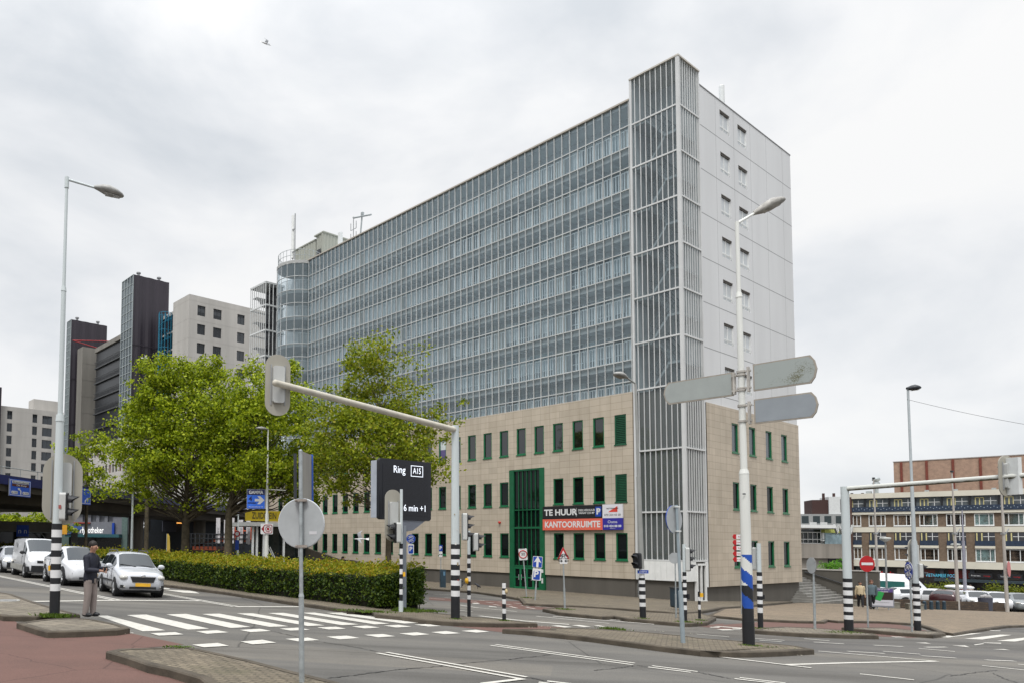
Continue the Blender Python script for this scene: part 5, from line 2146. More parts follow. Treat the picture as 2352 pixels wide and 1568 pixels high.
# 2 round sign in the foreground, seen from behind
P = GX(696, 9.05)
P.z += .1
t = post('traffic_sign', 'grey back of a round sign under a blue edged plate on the foreground post', 'traffic sign', P, lean=(0, R(-.9), 0))
m = MB()
zj = HZ(P, 1361)
zt = HZ(P, 1034)
m.tube((0, 0, -.3), (0, 0, zj - .04), .035, .033, 14)
m.tube((0, 0, zj - .04), (0, 0, zj), .036, .026, 14)
m.tube((0, 0, zj), (0, 0, zt), .0245, .0245, 12)
m.ell((0, 0, zt), (.025, .025, .02))
m.build('pole', GALV, t)
zc = HZ(P, 1200)
rd = .305
m = MB()
d1_ = disc(rd, 40)
m.plate(d1_, .012, Matrix.Translation((0, 0, 0)), 0)
for i in range(40):
    a, b_ = d1_[i], d1_[(i + 1) % 40]
    m.tube((a[0], .012, a[1]), (b_[0], .012, b_[1]), .012, n=5, mi=1)
m.build('round_plate', [SIGNBACK, M('sign_rim', (.5, .53, .56), .4)], t, (0, .055, zc), R(-24))
m = MB()
for z in (zc + rd - .02, zc - rd + .02):
    m.b(-.075, .075, -.032, .05, z - .015, z + .015)
    m.tube((-.07, -.03, z), (-.05, -.045, z), .01, n=6)
m.build('clamp', M('clamp_brown_steel', (.32, .28, .25), .5, metal=.4, var=.3), t)
m = MB()
m.b(-.05, .05, -.002, 0, -.14, -.1)
m.build('sticker', M('sticker_pale', (.5, .5, .52), .6), t, (.15, .118 - .13, zc), R(-24))
z0, z1 = HZ(P, 1142), HZ(P, 1034)
m = MB()
m.b(0, .46, -.012, .012, z0, z1, 0)
m.b(.46, .475, -.03, .03, z0 - .01, z1 + .01, 1)
m.b(.05, .46, .014, .03, z0 - .01, z1 + .01, 1)
m.build('blue_plate', [M('plate_back_brown', (.27, .26, .235), .55, var=.2, scale=5, streak=True), M('plate_blue', (.04, .12, .5), .4)], t, (.01, .03, 0), R(73))
m = MB()
m.b(-.035, .0, .02, .04, z0, z1 - .03)
m.build('back_strip', DARKM, t, (-.045, .0, 0), R(10))

# 3 travel time display
P = G(926, 1399, .1)
t = post('information_display', 'black travel time display reading Ring A15 on a grey post by the hedge end', 'display', P)
m = MB()
m.tube((0, 0, -.2), (0, 0, HZ(P, 1205)), .105, .1, 14)
m.build('pole', M('display_post_grey', (.2, .225, .26), .5, var=.1), t)
fd = Vector((.56, -.83, 0))
ang = face(fd.x, fd.y)
pz1, pz0 = HZ(P, 1056), HZ(P, 1193)
hh = pz1 - pz0
ww = 2.28
m = MB()
m.plate(obround(ww, hh, 5, .1), .12, None, 0)
hd = m.build('screen_housing', M('display_black', (.008, .009, .014), .35), t, (.06, -.08, (pz0 + pz1) / 2), ang)
m = MB()
m.plate(obround(ww * .87, hh * .84, 2, .02), .01, Matrix.Translation((0, -.008, 0)), 0)
m.build('screen', M('display_matrix', (.012, .013, .018), .6, var=.5, scale=60), hd)
LED = M('led_white', (.8, .85, .95), .5, emit=.55)
text(hd, 'Ring', .33, -.3, hh * .33, LED, y=-.02, name='screen_text', xs=.92)
text(hd, 'A15', .27, .48, hh * .33, LED, y=-.02, name='screen_text', xs=.8)
m = MB()
for q in ((.21, .75, .16, .18), (.21, .75, -.18, -.16), (.21, .23, -.16, .16), (.73, .75, -.16, .16)):
    m.b(q[0], q[1], -.02, -.015, hh * .33 + q[2], hh * .33 + q[3])
m.build('route_frame', LED, hd)
text(hd, '6 min +1', .3, .4, -hh * .3, LED, y=-.02, name='screen_text', xs=.95)
m = MB()
m.b(-ww * .5 + .02, ww * .5 - .1, .12, .42, -hh * .47, hh * .47)
m.build('rear_box', M('display_rear_grey', (.34, .37, .42), .5, var=.1), hd)
m = MB()
m.plate([(-.5, 0), (.9, 0), (.35, -.32), (-.3, -.42), (-.5, -.42)], .16, Matrix.Translation((0, .02, -hh / 2)))
m.build('bracket', M('display_bracket', (.14, .155, .19), .5), hd)

# 4 small signal post in front of the display
P = G(923, 1401, .1)
P = GX(921.5, P.y - .7)
P.z += .1
t = post('traffic_light', 'slim striped traffic light post with a backboard in front of the travel time display', 'traffic light', P)
ys = [P.z] + [1004.9 + .2748 * y for y in (1305, 1260, 1215, 1172, 1135, 1092, 1052, 1008, 970, 922, 880)]
_, zt = stripes(t, P, ys, .052, 12)
m = MB()
m.tube((0, 0, zt), (0, 0, HZ(P, 1122)), .045, .045, 12)
m.build('pole', POLE, t)
m = MB()
m.tube((0, 0, -.2), (0, 0, .35), .07, .07, 12)
m.build('foot_sleeve', POLE, t)
zm = (HZ(P, 1152) + HZ(P, 1212)) / 2
signal_head(t, (-.22, .1, zm), (-.35, .94), 3, .88, board=(.56, 1.6, 0))
signal_head(t, (-.12, -.02, HZ(P, 1222)), (-1, -.15), 2, .98)
m = MB()
m.b(.05, .12, -.05, .05, HZ(P, 1322), HZ(P, 1312))
m.build('push_button', YELLOW, t)

# 5 mast with the long arm
P = G(1046, 1419, .1)
t = post('traffic_light', 'thick striped mast with a long arm reaching over the road to a traffic light', 'traffic light', P)
ys = [0] + [1004.9 + .2748 * y for y in (1320, 1272, 1230, 1187, 1143, 1100, 1055, 1010, 970, 925, 885)]
_, zs = stripes(t, P, ys, .128, 18)
zt = HZ(P, 976)
m = MB()
m.tube((0, 0, zs), (0, 0, zt), .118, .102, 18)
m.build('pole', POLE, t)
za_ = HZ(P, 986)
tip = W(633, 878, 16.3)
tip = Vector((tip.x - P.x, tip.y - P.y, tip.z - P.z))
m = MB()
m.tube((0, 0, za_), tip, .085, .075, 14)
m.ell(tip, (.08, .08, .08))
m.build('arm', M('arm_cream', (.49, .46, .39), .5, var=.15, scale=3), t)
sd = (-.30, .95)
signal_head(t, (tip.x + .06, tip.y + .28, tip.z + .02), sd, 3, .9, board=(.6, 1.42, 0))
zr = HZ(P, 1208)
signal_head(t, (.27, .02, zr), (1, -.05), 3, .82)
signal_head(t, (.16, .1, HZ(P, 1338)), (1, .3), 2, .35)

st_ = MB()
for x_, y_, w_, h_, mi in ((-.02, 1247, .05, .06, 0), (.04, 1293, .05, .09, 1), (.05, 1330, .035, .035, 2), (-.05, 1180, .03, .04, 1), (.02, 1215, .04, .03, 0)):
    z_ = HZ(P, y_)
    a_ = math.asin(x_ / .13)
    st_.add([((.1305) * math.sin(a_ + q / .13), -.1305 * math.cos(a_ + q / .13), z_ + v) for q, v in ((-w_ / 2, -h_ / 2), (w_ / 2, -h_ / 2), (w_ / 2, h_ / 2), (-w_ / 2, h_ / 2))], [(0, 1, 2, 3)], mi)
st_.build('sticker', [M('sticker_white', (.6, .6, .58), .5), M('sticker_tan', (.3, .24, .15), .6), M('sticker_red2', (.4, .05, .04), .5)], t)
# 6 second post with two-lamp signal
P = G(1076, 1414, .1)
P = GX(1077, P.y + .6)
P.z += .1
t = post('traffic_light', 'slim striped post with two lamp signal and yellow button right behind the thick mast', 'traffic light', P)
ys = [0] + [1004.9 + .2748 * y for y in (1345, 1310, 1270, 1230, 1195, 1155, 1120, 1085, 1045, 1005, 970)]
_, zs = stripes(t, P, ys, .055, 12)
m = MB()
m.tube((0, 0, zs), (0, 0, HZ(P, 1217)), .048, n=12)
m.build('pole', POLE, t)
signal_head(t, (.21, 0, HZ(P, 1243)), (1, -.1), 2, .86)
m = MB()
m.b(-.1, -.04, -.06, .06, HZ(P, 1338), HZ(P, 1326))
m.ell((-.08, -.04, HZ(P, 1332)), (.06, .06, .08))
m.build('push_button', YELLOW, t)

# 7 short button post
P = G(1158, 1424, .1)
t = post('button_post', 'short black and white striped button post at the tip of the island', 'post', P)
_, zs = stripes(t, P, [1424, 1407, 1396, 1385, 1374, 1363, 1354, 1349, 1338], .055, n=12)
m = MB()
m.ell((.05, -.05, HZ(P, 1356)), (.045, .045, .07))
m.build('push_button', M('button_tan', (.45, .36, .2), .5), t)


# plain signs on thin posts
def thinpost(t, h, r=.028, thick=None):
    m = MB()
    m.tube((0, 0, -.2), (0, 0, h), r, n=10)
    if thick:
        m.tube((0, 0, -.2), (0, 0, thick), r * 1.4, n=10)
    m.build('pole', GALV, t)


def plate(t, name, poly, z, mats, d=(-.45, -.9), th=.02, y=-.04, border=None):
    m = MB()
    m.plate(poly, th, None, 0, 1, 1)
    o = m.build(name, [mats, GREY], t, (d[0] * -y * -1 if False else 0, 0, z), face(*d))
    o.location = Vector((d[0], d[1], 0)).normalized() * (-y) + Vector((0, 0, z))
    return o


def bicycle(parent, s, mat, y=-.012, z=0.0, x=0.0, name='bicycle_symbol'):
    m = MB()
    for cx in (-.3, .3):
        for i in range(14):
            a, b_ = 2 * math.pi * i / 14, 2 * math.pi * (i + 1) / 14
            m.tube((x + s * (cx + .19 * math.cos(a)), y, z + s * .19 * math.sin(a)), (x + s * (cx + .19 * math.cos(b_)), y, z + s * .19 * math.sin(b_)), s * .022, n=4)
    pts = {'r': (-.3, 0), 'f': (.3, 0), 'c': (-.03, 0), 's': (-.12, .28), 'h': (.2, .28), 'b': (.28, .36)}
    for a, b_ in (('r', 'c'), ('r', 's'), ('c', 's'), ('c', 'h'), ('s', 'h'), ('h', 'f'), ('h', 'b')):
        m.tube((x + s * pts[a][0], y, z + s * pts[a][1]), (x + s * pts[b_][0], y, z + s * pts[b_][1]), s * .022, n=4)
    return m.build(name, mat, parent)


def hx(P, px_):
    """width in metres of px_ picture columns at P"""
    return px_ * P.y / FL


P = GX(944, 50)
t = post('traffic_sign', 'round blue cycle path sign over a blue parking sign behind the hedge', 'traffic sign', P)
thinpost(t, HZ(P, 1226))
r = hx(P, 10.5)
o = plate(t, 'round_plate', disc(r), HZ(P, 1236), BLUE)
bicycle(o, .42, SIGNW, z=.1)
bicycle(o, .42, SIGNW, z=-.16)
h = HZ(P, 1248) - HZ(P, 1271)
o = plate(t, 'parking_plate', obround(hx(P, 14), h, 3, .04), HZ(P, 1259.5), SIGNW)
m = MB()
m.plate(obround(hx(P, 11), h * .8, 3, .04), .005, Matrix.Translation((0, -.006, -.02)))
m.build('blue_field', BLUE, o)
text(o, 'P', .42, 0, 0, SIGNW, y=-.014, bold=.01)
P = GX(1012.5, 47.5)
t = post('traffic_sign', 'narrow blue parking sign with a wheelchair plate beside the parking meter', 'traffic sign', P)
thinpost(t, HZ(P, 1250))
h = HZ(P, 1250) - HZ(P, 1264)
o = plate(t, 'parking_plate', obround(hx(P, 8), h, 3, .03), HZ(P, 1257), BLUE)
text(o, 'P', .3, 0, 0, SIGNW, y=-.01, bold=.01)
o = plate(t, 'lower_plate', obround(hx(P, 8), h * .9, 3, .03), HZ(P, 1271), SIGNW)
m = MB()
for x in (-.05, .06):
    m.plate([(p[0] + x, p[1] - .02) for p in disc(.04, 10)], .004, Matrix.Translation((0, -.005, 0)))
m.build('symbol', BLACKP, o)
P = GX(1017, 47)
t = post('parking_meter', 'dark blue parking meter on the pavement by the plinth', 'parking meter', P)
m = MB()
m.plate(obround(.34, HZ(P, 1306), 3, .04), .28, Matrix.Translation((0, -.14, HZ(P, 1306) / 2)))
m.build('body', BIN, t)
m = MB()
m.b(.0, .12, -.15, -.14, HZ(P, 1320), HZ(P, 1311))
m.build('screen_panel', M('meter_blue', (.1, .2, .3), .3), t)

P = G(1209.7, 1371, .1)
t = post('traffic_sign', 'white 30 zone sign on a leaning thin post before the green entrance', 'traffic sign', P, lean=(0, R(-4.5), 0))
thinpost(t, HZ(P, 1262))
h = HZ(P, 1258) - HZ(P, 1284.5)
d3 = (-.30, -.95)
o = plate(t, 'plate', obround(hx(P, 18.5), h, 3, .04), HZ(P, 1271), SIGNW, d3)
m = MB()
c = disc(.19, 24)
for i in range(24):
    m.tube((c[i][0], -.006, c[i][1]), (c[(i + 1) % 24][0], -.006, c[(i + 1) % 24][1]), .025, n=5)
m.build('red_ring', RED, o)
text(o, '30', .2, 0, 0, BLACKP, y=-.01)
text(o, 'ZONE', .09, 0, .3, BLACKP, y=-.005)
P = G(1229, 1377, .1)
t = post('traffic_sign', 'blue one way arrow over a parking plate on a post tilted to the right', 'traffic sign', P, lean=(0, R(4), 0))
thinpost(t, HZ(P, 1275), thick=HZ(P, 1340))
wd = hx(P, 21)
o = plate(t, 'plate', obround(wd, HZ(P, 1275.7) - HZ(P, 1301.6), 3, .04), HZ(P, 1288.6), SIGNW, d3)
m = MB()
m.plate(obround(wd * .92, (HZ(P, 1275.7) - HZ(P, 1301.6)) * .92, 3, .03), .004, Matrix.Translation((0, -.005, 0)))
m.build('blue_field', BLUE, o)
m = MB()
m.plate([(-.05, -.26), (.05, -.26), (.05, .02), (.17, -.03), (0, .28), (-.17, -.03), (-.05, .02)], .004, Matrix.Translation((0, -.01, 0)))
m.build('arrow', SIGNW, o)
o = plate(t, 'parking_plate', obround(hx(P, 19), HZ(P, 1303) - HZ(P, 1331), 3, .04), HZ(P, 1317), SIGNW, d3)
m = MB()
m.plate(obround(hx(P, 14), (HZ(P, 1303) - HZ(P, 1331)) * .74, 3, .03), .004, Matrix.Translation((0, -.005, -.04)))
m.build('blue_field', BLUE, o)
text(o, 'P', .42, -.03, 0, SIGNW, y=-.012, bold=.012)
text(o, 'ZONE', .08, 0, .31, BLACKP, y=-.005)
P = G(1297.6, 1398, .08)
t = post('traffic_sign', 'red triangle cyclist warning sign on a thin leaning post below the letting banner', 'traffic sign', P, lean=(0, R(-1.5), 0))
thinpost(t, HZ(P, 1262), thick=HZ(P, 1348))
h = HZ(P, 1254) - HZ(P, 1282)
wd = hx(P, 27) / 2
o = plate(t, 'triangle_plate', [(-wd, -h / 2), (wd, -h / 2), (0, h / 2)], HZ(P, 1268), RED, (-.1, -1))
m = MB()
k = .66
m.plate([(-wd * k, -h / 2 * k - .06), (wd * k, -h / 2 * k - .06), (0, h / 2 * k - .06)], .004, Matrix.Translation((0, -.005, 0)))
m.build('white_field', SIGNW, o)
bicycle(o, .38, BLACKP, z=-.15)
o = plate(t, 'lower_plate', obround(hx(P, 17), .22, 2, .02), HZ(P, 1286.5), SIGNW, (-.1, -1))
m = MB()
for s in (-1, 1):
    m.b(s * .05, s * .2, -.006, 0, -.015, .015)
    m.plate([(s * .03, 0), (s * .1, .06), (s * .1, -.06)], .004, Matrix.Translation((0, -.007, 0)))
m.build('arrows', BLACKP, o)

# 10 lamp post at the corner of the stair tower
P = G(1477, 1418, .1)
t = post('street_lamp', 'grey lamp post with striped foot and black signal in front of the stair tower', 'street lamp', P, lean=(0, R(-1.0), 0))
_, zs = stripes(t, P, [1418, 1391, 1382, 1373, 1364, 1355, 1347, 1339, 1331, 1325], .1, n=14)
zt = HZ(P, 880)
m = MB()
m.tube((0, 0, zs), (0, 0, zs + .3), .1, .085, 14, mi=1)
m.tube((0, 0, zs + .3), (0, 0, zt * .6), .088, .07, 14)
m.tube((0, 0, zt * .6), (0, 0, zt), .05, .04, 12)
m.build('pole', [M('lamp_pole_grey', (.27, .275, .265), .55, var=.12, scale=2), SIGNW], t)
m = MB()
m.tube((0, 0, zt), (-.35, -.1, zt + .2), .03, n=8)
m.build('arm', M('lamp_pole_grey', (.3, .3, .3)), t)
lamp_head(t, (-.33, -.1, zt + .19), (-.95, -.25), .55, -.22)
signal_head(t, (-.17, -.08, HZ(P, 1286)), (-.85, -.5), 2, .82, back=BLACKP)
o = plate(t, 'street_name_plate', obround(.36, .13, 2, .01), HZ(P, 1311), BLUE, (-.1, -1), y=-.13)
text(o, 'Zuidplein', .07, 0, 0, SIGNW, y=-.005)
m = MB()
m.b(-.18, .18, -.003, .0, .055, .063)
m.b(-.18, .18, -.003, .0, -.063, -.055)
m.build('border', SIGNW, o)

# 11 round sign seen from behind on the lamp island
P = G(1569, 1476, .1)
t = post('traffic_sign', 'grey back of a round blue edged sign on a leaning post on the long island', 'traffic sign', P, lean=(0, R(-1.8), 0))
m = MB()
zj = HZ(P, 1355)
zt = HZ(P, 1158)
m.tube((0, 0, -.2), (0, 0, zj), .048, n=12)
m.tube((0, 0, zj), (0, 0, zt), .031, n=12)
m.build('pole', M('post_blue_grey', (.26, .31, .34), .5, var=.15), t)
m = MB()
m.plate(disc(.32, 32), .02, Matrix.Translation((0, -.01, 0)), 1, 1, 0)
m.build('round_plate', [SIGNBACK, BLUE], t, (-.05, .04, HZ(P, 1190.5)), R(-148))
m = MB()
for z in (HZ(P, 1162), HZ(P, 1218)):
    m.b(-.05, .06, -.045, .045, z - .015, z + .015)
m.build('clamp', OFFW, t)

# 12 signal pole at the corner
P = G(1574, 1426, .08)
t = post('traffic_light', 'striped signal post with three lamps facing right by the white tower door', 'traffic light', P)
ys = [0] + [1119.7 + .2014 * y for y in (1385, 1335, 1292, 1250, 1208, 1165, 1125, 1080, 1040, 1000, 955)]
_, zs = stripes(t, P, ys, .06, 12)
m = MB()
m.tube((0, 0, zs), (0, 0, HZ(P, 1248)), .05, n=12)
m.build('pole', POLE, t)
signal_head(t, (.08, 0, HZ(P, 1283)), (1, -.15), 3, .84)
m = MB()
m.b(.06, .13, -.06, .06, HZ(P, 1374), HZ(P, 1362))
m.build('button_box', BLACKP, t)
# 13 small post with round mirror-like sign and bin
P = G(1553, 1419, .08)
t = post('traffic_sign', 'small round sign seen nearly edge on, on a thin post beside the bin', 'traffic sign', P)
thinpost(t, HZ(P, 1272), .022, HZ(P, 1362))
m = MB()
m.plate(disc(.2, 20), .015)
m.build('round_plate', [SIGNBACK], t, (-.03, .0, HZ(P, 1280)), R(-55))
P = G(1556, 1399, .1)
t = post('litter_bin', 'dark teal litter bin standing by the plinth of the stair tower', 'litter bin', P)
h = HZ(P, 1348)
m = MB()
m.plate(obround(.44, h - .1, 4, .08), .36, Matrix.Translation((0, -.18, h / 2 + .05)))
m.build('body', BIN, t)
m = MB()
m.b(-.24, .24, -.2, .2, h - .04, h + .02)
m.build('lid', DARKM, t)
P = G(1607, 1421, .08)
t = post('button_post', 'short striped button post with a yellow box in front of the white tower door', 'post', P)
_, zs = stripes(t, P, [1421, 1398, 1387, 1378, 1369, 1357], .045, n=10)
m = MB()
m.b(.0, .1, -.08, .03, HZ(P, 1369), HZ(P, 1360))
m.build('push_button', YELLOW, t)

# 15 right lamp post with direction panels
P = G(1720, 1480, .1)
t = post('street_lamp', 'tall white lamp post with a blue and white spiral foot and three blank direction panels', 'street lamp', P, lean=(0, R(-.35), 0))
z1, z2, z3 = HZ(P, 1077), HZ(P, 672), HZ(P, 512)
zsp = HZ(P, 1272)
m = MB()
m.tube((0, 0, -.3), (0, 0, .55), .125, .122, 20, mi=1)
m.tube((0, 0, .55), (0, 0, HZ(P, 1395)), .118, .116, 20, mi=1)
m.tube((0, 0, zsp), (0, 0, z1 - .1), .108, .1, 20)
m.tube((0, 0, z1 - .1), (0, 0, z1), .106, .085, 20)
m.tube((0, 0, z1), (0, 0, z2 - .12), .074, .062, 16)
m.tube((0, 0, z2 - .12), (0, 0, z2), .072, .055, 16)
m.tube((0, 0, z2), (0, 0, z3 + .03), .045, .042, 12)
m.build('pole', [POLEW, BLACKP], t)
m = MB()                                       # painted spiral: blue bands over white, black below
zA, zB = HZ(P, 1395), zsp
n, kz = 24, 40
for k in range(kz):
    for i in range(n):
        a0, a1 = 2 * math.pi * i / n, 2 * math.pi * (i + 1) / n
        za2, zb2 = zA + (zB - zA) * k / kz, zA + (zB - zA) * (k + 1) / kz
        ph = ((k + .5) / kz * 2.1 + (i + .5) / n + .42) % 1
        zz = (k + .5) / kz
        c_ = 2 if ph < .52 else (0 if zz > .42 else 1)
        r = .114
        m.add([(r * math.cos(a0), r * math.sin(a0), za2), (r * math.cos(a1), r * math.sin(a1), za2), (r * math.cos(a1), r * math.sin(a1), zb2), (r * math.cos(a0), r * math.sin(a0), zb2)], [(0, 1, 2, 3)], c_, True)
m.build('spiral_band', [POLEW, BLACKP, M('spiral_blue', (.012, .07, .36), .45, var=.1)], t)
hd_ = W(1738, 491, 17.6)
e = Vector((hd_.x - P.x, hd_.y - P.y, hd_.z - P.z))
m = MB()
m.tube((.02, 0, z3), (e.x, e.y, e.z), .035, .03, 8)
m.build('arm', POLEW, t)
lamp_head(t, (e.x - .02, e.y, e.z - .01), (.92, -.4), .68, -.36, fat=1.4, mats= M('lantern_stained', (.33, .32, .3), .5, var=.45, scale=6))
pd = Vector((.62, -.785, 0))
rzp = math.atan2(pd.y, pd.x)
PANB = M('panel_edge_brown', (.3, .27, .23), .55, var=.2)
for nm, sgn, zt_, zb_, mat in (('left', -1, 850, 904, SIGNBACK), ('upper', 1, 842, 902, None), ('lower', 1, 921, 976, None)):
    zz1, zz0 = HZ(P, zt_), HZ(P, zb_)
    h = zz1 - zz0
    L_ = 1.24 if sgn > 0 else 1.6
    pts = [(0, 0), (L_ - .12, 0), (L_ - .04, h * .2), (L_, h * .5), (L_ - .04, h * .8), (L_ - .12, h), (0, h)]
    pts = [(sgn * (p[0] + .17), p[1]) for p in pts]
    if sgn < 0:
        pts = pts[::-1]
    inner = [(x + (sgn * .03 if abs(x) < .3 else -sgn * .03), zz + (.03 if zz < h * .1 else (-.03 if zz > h * .9 else 0))) for x, zz in pts]
    m = MB()
    m.plate(pts, .05, None, 1, 1, 1)
    m.plate(inner, .004, Matrix.Translation((0, -.004, 0)), 0)
    if nm == 'upper':
        mm, tt, bb = nt('panel_mossy')
        cc = coords(tt)
        f = noise(tt, 26, 6, .8, cc)
        g_ = noise(tt, 1.6, 3, .5, cc)
        mu = tt.nodes.new('ShaderNodeMath')
        mu.operation = 'MULTIPLY'
        link(tt, f, mu.inputs[0])
        link(tt, g_, mu.inputs[1])
        link(tt, ramp(tt, mu.outputs[0], [(.31, (.30, .33, .32)), (.4, (.12, .12, .07))]), bb.inputs['Base Color'])
        bb.inputs['Roughness'].default_value = .6
        fm = mm
    elif nm == 'lower':
        fm = M('panel_blue_grey', (.25, .275, .3), .5, var=.06)
    else:
        fm = M('panel_grey', (.31, .335, .325), .5, var=.06)
    m.build('direction_panel', [fm, PANB], t, (pd.x * 0 + .0, -.13 if sgn > 0 else .02, zz0), rzp)
    m = MB()
    for zz in (zz0 + h * .18, zz0 + h * .82):
        m.tube((0, 0, zz - .025), (0, 0, zz + .025), .095, n=12)
        m.b(min(0, sgn * .2), max(0, sgn * .2), -.03, .03, zz - .02, zz + .02)
    m.b(sgn * .13, sgn * .17, -.05, .05, zz0 + .02, zz0 + h - .02)
    m.build('bracket', M('bracket_grey', (.38, .36, .33), .5, var=.3), t, None, rzp)
m = MB()
m.b(-.12, -.05, -.121, -.117, HZ(P, 1135), HZ(P, 1132))
m.build('number_plate', DARKM, t)

# 16 red and white finger post behind it
P = GX(1702, 31)
t = post('finger_post', 'stack of five red and white finger signs behind the spiral lamp post', 'finger post', P)
thinpost(t, HZ(P, 1224), .04)
for i in range(5):
    zc_ = HZ(P, 1231 + 13 * i)
    m = MB()
    m.plate([(-.36, 0), (-.3, .09), (.05, .09), (.05, -.09), (-.3, -.09)], .03, Matrix.Translation((0, -.06, zc_)), 0)
    o = m.build('finger', SIGNW, t)
    m = MB()
    m.plate([(-.37, 0), (-.31, .1), (-.22, .1), (-.22, -.1), (-.31, -.1)], .034, Matrix.Translation((0, -.062, zc_)), 0)
    m.build('red_tip', RED, o)
    text(o, ('Ahoy', 'Centrum', 'Slinge', 'Vaanweg', 'Hart van Zuid')[i], .07, -.08, zc_, RED, y=-.062)

# 17 signal post, back view
P = G(1747, 1441, .1)
t = post('traffic_light', 'slim striped signal post with a grey housing back, right of the spiral lamp post', 'traffic light', P)
ys = [0] + [1005 + .3592 * y for y in (1115, 1082, 1058, 1033, 1008, 980, 958, 930, 908, 880, 855)]
_, zs = stripes(t, P, ys, .075, 12)
m = MB()
m.tube((0, 0, zs), (0, 0, HZ(P, 1246)), .06, n=12)
m.build('pole', POLE, t)
signal_head(t, (.03, .16, HZ(P, 1282)), (-.2, 1), 3, .76)
m = MB()
m.b(.07, .12, -.05, .05, HZ(P, 1374), HZ(P, 1364))
m.build('button_box', BLACKP, t)
P = G(1872, 1444, .1)
t = post('traffic_sign', 'round sign seen from the side on a thin post before the stone steps', 'traffic sign', P)
thinpost(t, HZ(P, 1279), .026, HZ(P, 1346))
m = MB()
m.plate(disc(.26, 24), .015, None, 0, 1, 0)
m.build('round_plate', [SIGNBACK, M('sign_edge_dark', (.15, .14, .14), .5)], t, (-.02, .04, HZ(P, 1297)), R(84))

# 19 gantry at the right
P = G(1950, 1449, .1)
t = post('traffic_light', 'thick striped mast at the right with a long arm to a traffic light', 'traffic light', P)
ys = [0] + [1091 + .2014 * y for y in (1545, 1493, 1452, 1400, 1360, 1310, 1268, 1213, 1170)]
hs = [0]
m = MB()
yb = [1449] + [1320.7 + .1709 * y for y in (585, 527, 480, 418, 370, 305, 260, 195, 150, 85, 35)]
_, zs = stripes(t, P, yb, .125, 18)
zt = HZ(P, 1116)
m = MB()
m.tube((0, 0, zs), (0, 0, zt), .118, .11, 18)
m.build('pole', POLE, t)
za_ = HZ(P, 1121)
e = W(2352, 1090, 19.4)
e = Vector((e.x - P.x, e.y - P.y, e.z - P.z))
m = MB()
m.tube((0, 0, za_), Vector((0, 0, za_)) + (e - Vector((0, 0, za_))) * 1.35, .075, .066, 14)
gm, gt, gb = nt('arm_dark_underside')
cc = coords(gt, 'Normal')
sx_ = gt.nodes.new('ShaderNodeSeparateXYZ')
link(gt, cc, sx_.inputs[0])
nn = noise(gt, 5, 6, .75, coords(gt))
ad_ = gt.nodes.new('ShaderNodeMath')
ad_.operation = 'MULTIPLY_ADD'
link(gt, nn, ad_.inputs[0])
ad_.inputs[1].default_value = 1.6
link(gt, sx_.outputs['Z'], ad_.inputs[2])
link(gt, ramp(gt, ad_.outputs[0], [(.12, (.1, .09, .05)), (.4, (.5, .51, .48))]), gb.inputs['Base Color'])  # darker towards the underside, broken up by noise
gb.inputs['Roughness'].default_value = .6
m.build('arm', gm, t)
k = (e - Vector((0, 0, za_))) * .965 + Vector((0, 0, za_))
signal_head(t, (k.x - .02, k.y + .2, k.z + .02), (-.15, .98), 3, .72, board=(.5, 1.12, 0))
m = MB()
m.b(k.x - .05, k.x + .05, k.y - .1, k.y + .3, k.z - .5, k.z + .5)
m.build('bracket', OFFW, t)

P = G(1994, 1440, .1)
t = post('traffic_sign', 'red no entry disc with a white bar on a thin post in the plaza', 'traffic sign', P)
thinpost(t, HZ(P, 1280), .026)
o = plate(t, 'round_plate', disc(.285, 32), HZ(P, 1293), RED, (.06, -1))
m = MB()
m.b(-.21, .21, -.008, 0, -.045, .045)
m.build('white_bar', SIGNW, o)
P = G(2095, 1450, .1)
t = post('traffic_sign', 'blue round cycle sign turned sideways on a thin post next to the right traffic light', 'traffic sign', P)
thinpost(t, HZ(P, 1294), .028)
o = plate(t, 'round_plate', disc(.3, 32), HZ(P, 1309), BLUE, (-.94, .34))
bicycle(o, .45, SIGNW, z=.08)
bicycle(o, .45, SIGNW, z=-.17)

# 22 tall lamp with signal at right
P = G(2108, 1447, .1)
t = post('street_lamp', 'very tall thin lamp post with striped foot and right facing signal in the plaza', 'street lamp', P, lean=(0, R(-.35), 0))
yb = [1447] + [1320.7 + .1709 * y for y in (600, 545, 497, 445, 395, 345, 300, 245, 200, 148, 100)]
_, zs = stripes(t, P, yb, .1, 16)
zt = HZ(P, 893)
m = MB()
m.tube((0, 0, zs), (0, 0, HZ(P, 1240)), .085, .08, 14)
m.tube((0, 0, HZ(P, 1240)), (0, 0, zt * .6), .062, .05, 12)
m.tube((0, 0, zt * .6), (0, 0, zt), .04, .035, 10)
m.build('pole', M('lamp_pole_blue_grey', (.42, .46, .48), .5, var=.1), t)
lamp_head(t, (-.05, 0, zt + .03), (.9, -.3), .42, .0, DARKM)
signal_head(t, (.18, .2, HZ(P, 1276)), (-.3, .95), 3, .85, board=(.5, 1.2, 0))
signal_head(t, (.1, -.05, HZ(P, 1309)), (1, -.1), 2, .75)
m = MB()
m.plate([(-.24, .25), (.24, .25), (0, -.2)], .015, Matrix.Translation((-.02, .12, HZ(P, 1332))), 0, 1, 0)
m.build('yield_plate', [SIGNBACK, RED], t)
c = MB()
e = W(2352, 970, 24)
p0 = Vector(P) + Vector((-.1, 0, zt - .35))
p1 = p0 + (Vector(e) - p0) * 1.25
pts = []
for i in range(13):
    f = i / 12
    pts.append(p0.lerp(p1, f) - Vector((0, 0, .25 * f * (1 - f))))
c.path(pts, .006, 5)
o = c.build('overhead_cable', DARKM)
tag(o, 'thin cable running to the right from the top of the tall lamp post', 'cable')

